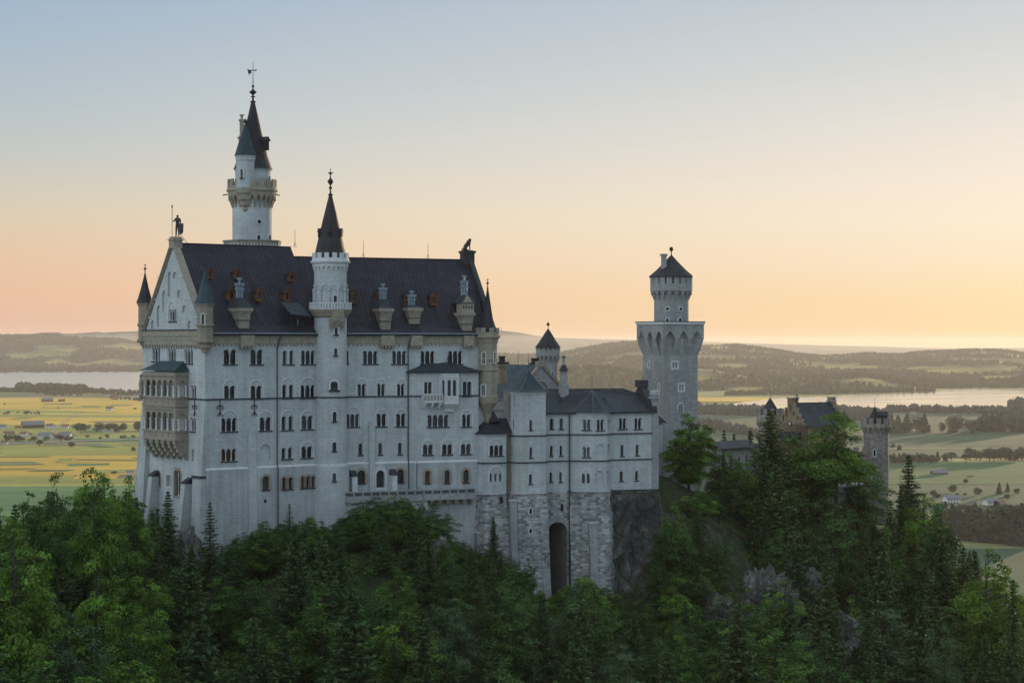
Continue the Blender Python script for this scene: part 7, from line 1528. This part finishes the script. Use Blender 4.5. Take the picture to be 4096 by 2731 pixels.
hills('hills', [(-500,1352),(0,1344),(110,1345),(167,1338),(230,1340),(262,1350),(344,1353),(400,1356),(478,1357),(530,1372),(569,1378),(700,1386),(1400,1420),(1900,1415),(2100,1425),(2240,1418),(2297,1403),(2374,1390),(2450,1378),(2508,1372),(2600,1374),(2700,1380),(2819,1388),(2880,1386),(2956,1388),(3050,1398),(3141,1412),(3204,1424),(3300,1430),(3459,1419),(3560,1424),(3630,1420),(3681,1412),(3780,1410),(3872,1405),(4000,1405),(4096,1417),(4600,1420)],
      [(-500,10300),(1000,10500),(1500,9500),(2100,6900),(2800,6350),(3300,6500),(3700,6500),(4600,6450)], [(-500,13200),(1000,13000),(1700,12500),(2200,11500),(2800,11000),(4600,10500)], 0, 17, 900, 'hill', 5, 10, 60, .42, 38000)
hills('foothills', [(-500,1600),(1900,1600),(2150,1500),(2250,1475),(2400,1470),(2560,1490),(2700,1470),(2850,1478),(2960,1500),(3050,1515),(3180,1512),(3300,1508),(3450,1500),(3600,1522),(3680,1540),(3740,1570),(3900,1575),(4000,1530),(4096,1515),(4300,1500),(4600,1500)],
      [(-500,5900),(2000,5900),(2600,5700),(2950,6000),(3300,5650),(3650,5950),(3760,6420),(3900,6450),(4600,6300)], [(-500,6600),(2000,6600),(2600,6900),(3000,7000),(3700,6800),(4600,7300)], 0, 9, 600, 'hill', 9, 10, 34, .45, 8000, (12, 22))
# forest on the hills: thousands of far conifers and rounded crowns as one mass
def cone_mass(P, Hh, seed):
    r_ = np.random.default_rng(seed); n = len(P); k = 5; kind = r_.random(n) < .55; R = Hh*np.where(kind, .22, .38); a = r_.uniform(0, 6.28, (n, 1))+np.arange(k)*2*PI/k
    ring0 = np.stack([P[:, None, 0]+R[:, None]*np.cos(a), P[:, None, 1]+R[:, None]*np.sin(a), (P[:, 2]+Hh*.08)[:, None]+0*a], -1)
    f = np.where(kind, .45, .95)[:, None]; hz_ = np.where(kind, .5, .68)
    ring1 = np.stack([P[:, None, 0]+f*R[:, None]*np.cos(a+.5), P[:, None, 1]+f*R[:, None]*np.sin(a+.5), (P[:, 2]+Hh*hz_)[:, None]+0*a], -1)
    top = np.stack([P[:, 0], P[:, 1], P[:, 2]+Hh], -1)[:, None]; V_ = np.concatenate([ring0, ring1, top], 1).reshape(-1, 3); b0 = (np.arange(n)*(2*k+1))[:, None]
    F1 = np.concatenate([np.stack([b0[:, 0]+i, b0[:, 0]+(i+1) % k, b0[:, 0]+k+(i+1) % k, b0[:, 0]+k+i], -1) for i in range(k)]); F2 = np.concatenate([np.stack([b0[:, 0]+k+i, b0[:, 0]+k+(i+1) % k, b0[:, 0]+2*k], -1) for i in range(k)])
    return V_, F1.tolist()+F2.tolist()
M['blue_wood'] = flat_mat('blue_green_wood', (.012, .034, .032), .95, var=.5, scale=.05)  # wood colour carries the blue valley haze and shade
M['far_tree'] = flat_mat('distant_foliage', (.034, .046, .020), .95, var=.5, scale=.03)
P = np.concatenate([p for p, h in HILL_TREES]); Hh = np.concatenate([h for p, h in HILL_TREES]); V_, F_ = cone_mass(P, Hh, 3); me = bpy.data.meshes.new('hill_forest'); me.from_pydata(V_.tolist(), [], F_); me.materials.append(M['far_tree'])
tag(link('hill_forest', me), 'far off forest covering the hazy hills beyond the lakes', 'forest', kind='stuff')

# belts of trees in the valley ---------------------------------------
def low_tree(key, conifer, mat, seed):
    global nr; nr = np.random.default_rng(seed); H = 10.0; n = 520
    if conifer:
        h = nr.uniform(.05, 1, n)**1.0; r = .26*H*(1-h)**.85*np.sqrt(nr.uniform(.45, 1, n))*(1+.25*np.sin(h*38)); a = nr.uniform(0, 6.28, n); P = np.stack([r*np.cos(a), r*np.sin(a), h*H], -1); Nn = np.stack([np.cos(a)*.6, np.sin(a)*.6, .6+0*a], -1)+rand_dirs(n)*.4
    else:
        d = rand_dirs(n); L_ = rand_dirs(14)*np.array([.26, .26, .24]); c = L_[nr.integers(0, 14, n)]; P = (c+d*.16)*H+np.array([0, 0, .58*H]); Nn = d*.6+np.array([0, 0, .4])+rand_dirs(n)*.4
    Nn /= np.linalg.norm(Nn, axis=1, keepdims=True); Q = leaf_quads(P, Nn, nr.uniform(.75, 1.35, n), .75); me = quad_mesh(key, Q, np.clip(nr.normal(.45, .2, n), 0, 1), M[mat])
    tb = MB(); tb.tube((0, 0, -.3), (0, 0, H*.6), .28, .12, 5); tm = tb.mesh('trunk', [M['bark']], (0, 0, 0)); bm = bmesh.new(); bm.from_mesh(me); nf = len(bm.faces); bm.from_mesh(tm); bm.faces.ensure_lookup_table()
    for f in bm.faces[nf:]: f.material_index = 1
    bm.to_mesh(me); bm.free(); me.materials.append(M['bark']); return me
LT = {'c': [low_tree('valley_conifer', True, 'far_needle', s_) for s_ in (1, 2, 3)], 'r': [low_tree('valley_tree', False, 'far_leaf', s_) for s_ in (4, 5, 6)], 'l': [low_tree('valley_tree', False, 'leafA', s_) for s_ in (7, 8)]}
NV = [0]; MASS = []
def vtree(kind, u, vb, hpx, label, group, wd=1.0):
    p = vp(u, vb); h = hpx/F*p.y
    if NV[0] >= 292: MASS.append((p, h)); return
    o = bpy.data.objects.new('valley_conifer' if kind == 'c' else 'valley_tree', rnd.choice(LT[kind])); COL.objects.link(o); o.location = p; o.rotation_euler = (0, 0, rnd.uniform(0, 6)); o.scale = (h/10*wd, h/10*wd, h/10)
    tag(o, label, 'conifer' if kind == 'c' else 'tree', group); NV[0] += 1
rnd.seed(21)
for x, y, hp, kd, lab, wd in ((332,1118,28,'r','round dark tree alone in the left meadow just below the village houses',1.4),(594,1132,26,'r','round tree alone on the left meadow, middle of the open field',1.4),(1118,1165,22,'r','round dark tree alone on the left meadow close to the castle wall',1.3),(945,1352,14,'r','left of two small bushes by the white hut on the left meadow',1.6),(962,1350,14,'r','right of two small bushes by the white hut on the left meadow',1.6),(37,772,9,'r','tiny round tree at the left edge of the golden meadow',1.4),(485,806,8,'r','tiny lone bush in the middle of the golden meadow',1.6),(1127,812,10,'l','small pale tree on the golden meadow near the castle',1.8),(897,798,8,'r','small tree behind the pale barn on the golden meadow',1.4)):
    u, v = cM(x, y); vtree(kd, u, v, hp, lab, None, wd)
for x, y, hp, kd, lab in ((960,140,40,'r','large round dark tree near the right village, left one on the olive field'),(1060,68,24,'r','small round dark tree on the bright right meadow above the village'),(1150,160,38,'r','dark round tree behind the right village roofs'),(1315,150,50,'c','pointed dark conifer right of the village roofs'),(1378,135,40,'c','slim pointed conifer beside the right village'),(1375,190,28,'r','round dark bush tree beside the slim conifer at the right village'),(1450,150,30,'r','round dark tree at the right frame edge above the village'),(1055,160,16,'r','low dark bush in front of the olive field, right village'),(820,180,38,'r','dark tree left of the right village roofs'),(855,185,26,'r','small dark tree next to the leftmost right village roof'),(995,165,18,'r','small dark tree just behind the red roofed house in the right village')):
    u, v = cL(x, y); vtree(kd, u, v, hp, lab, None, 1.15)
def belt(n, u0, u1, v0, v1, h0, h1, kinds, label, group, wd=1.2):
    for i in range(n):
        u = rnd.uniform(u0, u1); t_ = (u-u0)/(u1-u0); vtree(rnd.choice(kinds), u, v0+(v1-v0)*t_+rnd.uniform(-1, 1)*4, rnd.uniform(h0, h1), label, group, wd*rnd.uniform(.85, 1.3))
belt(62, 3770, 4130, 2150, 2185, 85, 135, 'cccr', 'tall dark conifer in the blue shaded belt beyond the right slope', 'conifers in the belt beyond the right slope', 1.0)
belt(34, 3780, 4130, 2115, 2120, 70, 110, 'ccr', 'dark conifer in the back row of the belt below the right village', 'back row of the belt below the right village', 1.0)
belt(26, 3560, 3760, 1852, 1850, 26, 42, 'rrc', 'dark bluish tree in the hedge between right meadows', 'hedge trees between the right meadows'); belt(24, 3740, 4130, 1846, 1838, 30, 58, 'rrc', 'dark tree in the copse at the right edge', 'copse trees at the right edge')
belt(40, 3545, 4130, 1735, 1728, 38, 78, 'ccr', 'dark conifer in the tree row behind the patchy round tower', 'tree row behind the patchy round tower')
belt(16, 305, 575, 1728, 1724, 24, 42, 'rrr', 'round dark tree in the row right of the left village', 'tree row right of the left village', 1.35); belt(7, 315, 545, 1756, 1752, 12, 17, 'rl', 'small round tree in the line along the lane, left valley', 'small trees along the lane in the left valley', 1.4)
belt(22, 0, 300, 1765, 1760, 14, 28, 'rrl', 'dark garden tree among the houses of the left village', 'garden trees of the left village', 1.35); belt(14, 0, 170, 1656, 1655, 7, 14, 'rr', 'small tree in the dotted hedge across the golden meadow', 'hedge across the golden meadow', 1.5)
# the remaining woods as masses
def wood_mass(name, label, runs, seed):
    r_ = random.Random(seed); P, H_ = [], []
    for n, u0, u1, v0, v1, dv, h0, h1 in runs:
        for i in range(n):
            u = r_.uniform(u0, u1); p = vp(u, v0+(v1-v0)*(u-u0)/(u1-u0)+r_.uniform(0, dv)); P.append(p); H_.append(r_.uniform(h0, h1)/F*p.y)
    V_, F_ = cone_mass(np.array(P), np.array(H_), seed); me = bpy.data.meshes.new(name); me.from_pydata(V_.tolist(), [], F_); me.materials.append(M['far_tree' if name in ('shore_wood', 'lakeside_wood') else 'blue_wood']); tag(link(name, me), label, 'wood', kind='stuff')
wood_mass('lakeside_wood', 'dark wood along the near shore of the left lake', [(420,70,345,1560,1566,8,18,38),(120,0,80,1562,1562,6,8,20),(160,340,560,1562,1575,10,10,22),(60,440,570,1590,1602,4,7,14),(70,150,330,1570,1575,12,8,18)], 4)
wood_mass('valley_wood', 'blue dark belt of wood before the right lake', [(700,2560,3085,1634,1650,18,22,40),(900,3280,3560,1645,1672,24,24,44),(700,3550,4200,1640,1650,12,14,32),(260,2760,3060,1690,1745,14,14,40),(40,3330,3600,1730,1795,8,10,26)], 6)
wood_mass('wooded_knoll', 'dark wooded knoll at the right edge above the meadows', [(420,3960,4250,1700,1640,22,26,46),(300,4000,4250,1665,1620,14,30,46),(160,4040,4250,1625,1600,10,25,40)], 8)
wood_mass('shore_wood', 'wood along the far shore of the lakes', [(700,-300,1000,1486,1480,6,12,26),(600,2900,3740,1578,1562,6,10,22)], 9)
if MASS:
    V_, F_ = cone_mass(np.array([p for p, h in MASS]), np.array([h for p, h in MASS]), 5); me = bpy.data.meshes.new('valley_hedge'); me.from_pydata(V_.tolist(), [], F_); me.materials.append(M['far_tree']); tag(link('valley_hedge', me), 'remaining far hedge trees of the left valley', 'hedge', kind='stuff')

# houses -----------------------------------------------------------
M['render'] = flat_mat('white_render', (.62, .60, .56), .9, var=.06, scale=.3); M['tile_r'] = flat_mat('red_tiles', (.20, .085, .06), .85, scale=.5); M['tile_g'] = flat_mat('grey_tiles', (.15, .15, .17), .8, scale=.5); M['plank'] = flat_mat('brown_planks', (.11, .065, .04), .9, scale=.5)
def house_mesh(w_, d, h, r, wall, roof):
    W_ = GW; mb = MB(); mb.box(W_, -w_/2, w_/2, -d/2, d/2, -.5, h); 
    for sg in (-1, 1): mb.face([(sg*w_/2, -d/2, h), (sg*w_/2, d/2, h), (sg*w_/2, 0, h+r)])
    for i in range(int(w_//3.2)):
        for z_ in ((1.0, 2.3), (3.6, 4.8))[:2 if h > 5 else 1]: x = -w_/2+1.2+i*3.2; mb.box(W_, x, x+1.1, d/2, d/2+.05, z_[0], z_[1], 1)
    a = mb.mesh('wall', [M[wall], M['glass']], (0, 0, 0)); mb = MB(); e_ = .8
    for sg in (-1, 1):
        A = [(-w_/2-e_, sg*(d/2+e_), h-e_*r/(d/2)), (w_/2+e_, sg*(d/2+e_), h-e_*r/(d/2)), (w_/2+e_, 0, h+r), (-w_/2-e_, 0, h+r)]; mb.hexa([Vector(p) for p in A]+[Vector(p)+Vector((0, 0, .3)) for p in A])
    mb.box(W_, w_*.2, w_*.2+.8, -.4, .4, h+r*.5, h+r+1.0); return a, mb.mesh('roof', [M[roof]], (0, 0, 0))
HM = {'wr': house_mesh(13, 10, 5.6, 3.2, 'render', 'tile_r'), 'wg': house_mesh(15, 11, 5.6, 3.0, 'render', 'tile_g'), 'br': house_mesh(20, 11, 4.2, 3.8, 'plank', 'tile_r'), 'bg': house_mesh(26, 13, 4.6, 4.2, 'plank', 'tile_g')}
HN = {'wr': 'white house with a reddish roof', 'wg': 'white house with a grey roof', 'br': 'brown timber barn with a reddish roof', 'bg': 'long brown barn with a grey roof'}
def house(kind, u, v, wpx, label, group, rot=None):
    p = vp(u, v); base = {'wr': 13, 'wg': 15, 'br': 20, 'bg': 26}[kind]; k = wpx/F*p.y/base; o = bpy.data.objects.new('barn' if kind[0] == 'b' else 'house', None); COL.objects.link(o); o.location = p; o.rotation_euler = (0, 0, rnd.uniform(-.5, .5) if rot is None else rot); o.scale = (k, k, k); tag(o, label, 'barn' if kind[0] == 'b' else 'house', group)
    for nm, me in zip(('wall', 'roof'), HM[kind]): c = bpy.data.objects.new(nm, me); COL.objects.link(c); c.parent = o
for kd, x, y, w_, lab in (('bg',395,745,90,'larger dark barn on the golden meadow near the left lake wood'),('br',515,742,50,'smaller barn beside the larger dark barn on the golden meadow'),('wr',918,822,55,'pale hut with flat brown roof alone on the golden meadow'),('wg',1088,1352,60,'white hut at the castle wall on the left meadow'),('wg',20,975,60,'house at the left frame edge, back row of the left village'),('br',150,962,45,'brown house behind trees in the left village back row'),('bg',275,965,175,'long grey roofed hall in the back row of the left village'),('wr',420,968,60,'house with sunlit orange wall in the left village'),('wr',545,970,55,'small house with reddish roof at the right end of the left village back row'),('bg',935,965,90,'wide brown roofed farm hidden in the tree row, left valley'),('wg',380,1060,105,'large white farmhouse, front row left of the left village'),('wr',462,1055,60,'white gabled house in the middle of the left village front row'),('wg',545,1050,95,'big white house, front row right in the left village'),('wg',612,1045,40,'small white house at the right end of the front row, left village'),('wr',75,1045,80,'brownish house at the left edge, front row of the left village'),('wr',200,1035,60,'white house among garden trees, left village centre'),('wr',245,1032,40,'small house beside the white house among garden trees'),('wr',40,1105,50,'low house with red details at the left edge below the village'),('wg',890,1002,40,'small white house under the tree row, left one of three'),('wg',938,1002,36,'small white house under the tree row, middle one of three'),('wg',985,1000,34,'small white house under the tree row, right one of three')):
    u, v = cM(x, y); house(kd, u, v, w_/2.09, lab, None)
for i in range(20):
    kd = rnd.choice(['wr','wr','br','wr']); u, v = cM(rnd.uniform(905, 1185), rnd.uniform(660, 748)); house(kd, u, v, rnd.uniform(12, 19), f'{HN[kd]} in the lakeside hamlet left of the castle', f'{HN[kd]} group in the lakeside hamlet')
for kd, x, y, w_, lab in (('wg',955,215,110,'wide grey roofed house, front of the right village'),('wr',1000,205,45,'house with dark red roof beside the wide grey roof, right village'),('wg',1250,235,100,'long white house with many windows, right village'),('wr',1330,225,50,'small house right of the long white house, right village'),('wg',1400,250,60,'low pale house at the right edge of the village'),('wg',990,255,60,'low grey house below the wide grey roof, right village'),('wr',895,225,40,'leftmost white house of the right village, by the forest edge'),('wg',1130,230,45,'white house between the dark trees of the right village')):
    u, v = cL(x, y); house(kd, u, v, w_/1.887, lab, None)
for kd, u, v, w_, lab in (('bg',3757,1900,62,'long dark hay barn on the bright right meadow'),('br',3883,1910,22,'little dark hut beside the hay barn on the bright right meadow'),('br',3645,1674,26,'dark hut on the pale field behind the patchy round tower'),('wg',3655,1656,18,'small white building at the wood edge behind the patchy tower')): house(kd, u, v, w_, lab, None, .15)
q = at(2006, 1322, 24000*-VZ/150); mb = MB(); mb.tube(q-Vector((0, 0, 20)), q+Vector((0, 0, 42)), 4, 2, 6); mb.box(Wall(q.x, q.y, 1, 0), -12, 12, -6, 6, q.z+22, q.z+26)
tag(mb.build('radio_mast', [M['sill']], None, q), 'tiny radio mast on the crest of the highest far hill', 'mast')

# ================================================================== haze
mb = MB(); mb.box(GW, -15000, 15000, -38000, 160, VZ-6, 62)
hz = mb.build('haze', [], None, (0, 0, 0)); bm = bmesh.new(); bm.from_mesh(hz.data); bmesh.ops.remove_doubles(bm, verts=bm.verts, dist=.01); bmesh.ops.recalc_face_normals(bm, faces=bm.faces); bm.to_mesh(hz.data); bm.free(); tag(hz, kind='stuff')
m = bpy.data.materials.new('haze'); m.use_nodes = True; t = m.node_tree; t.nodes.remove(t.nodes['Principled BSDF']); pv = t.nodes.new('ShaderNodeVolumePrincipled')
pv.inputs['Color'].default_value = (.94, .89, .86, 1); pv.inputs['Density'].default_value = HAZE_D; pv.inputs['Anisotropy'].default_value = .35
t.links.new(pv.outputs[0], t.nodes['Material Output'].inputs['Volume']); hz.data.materials.append(m)
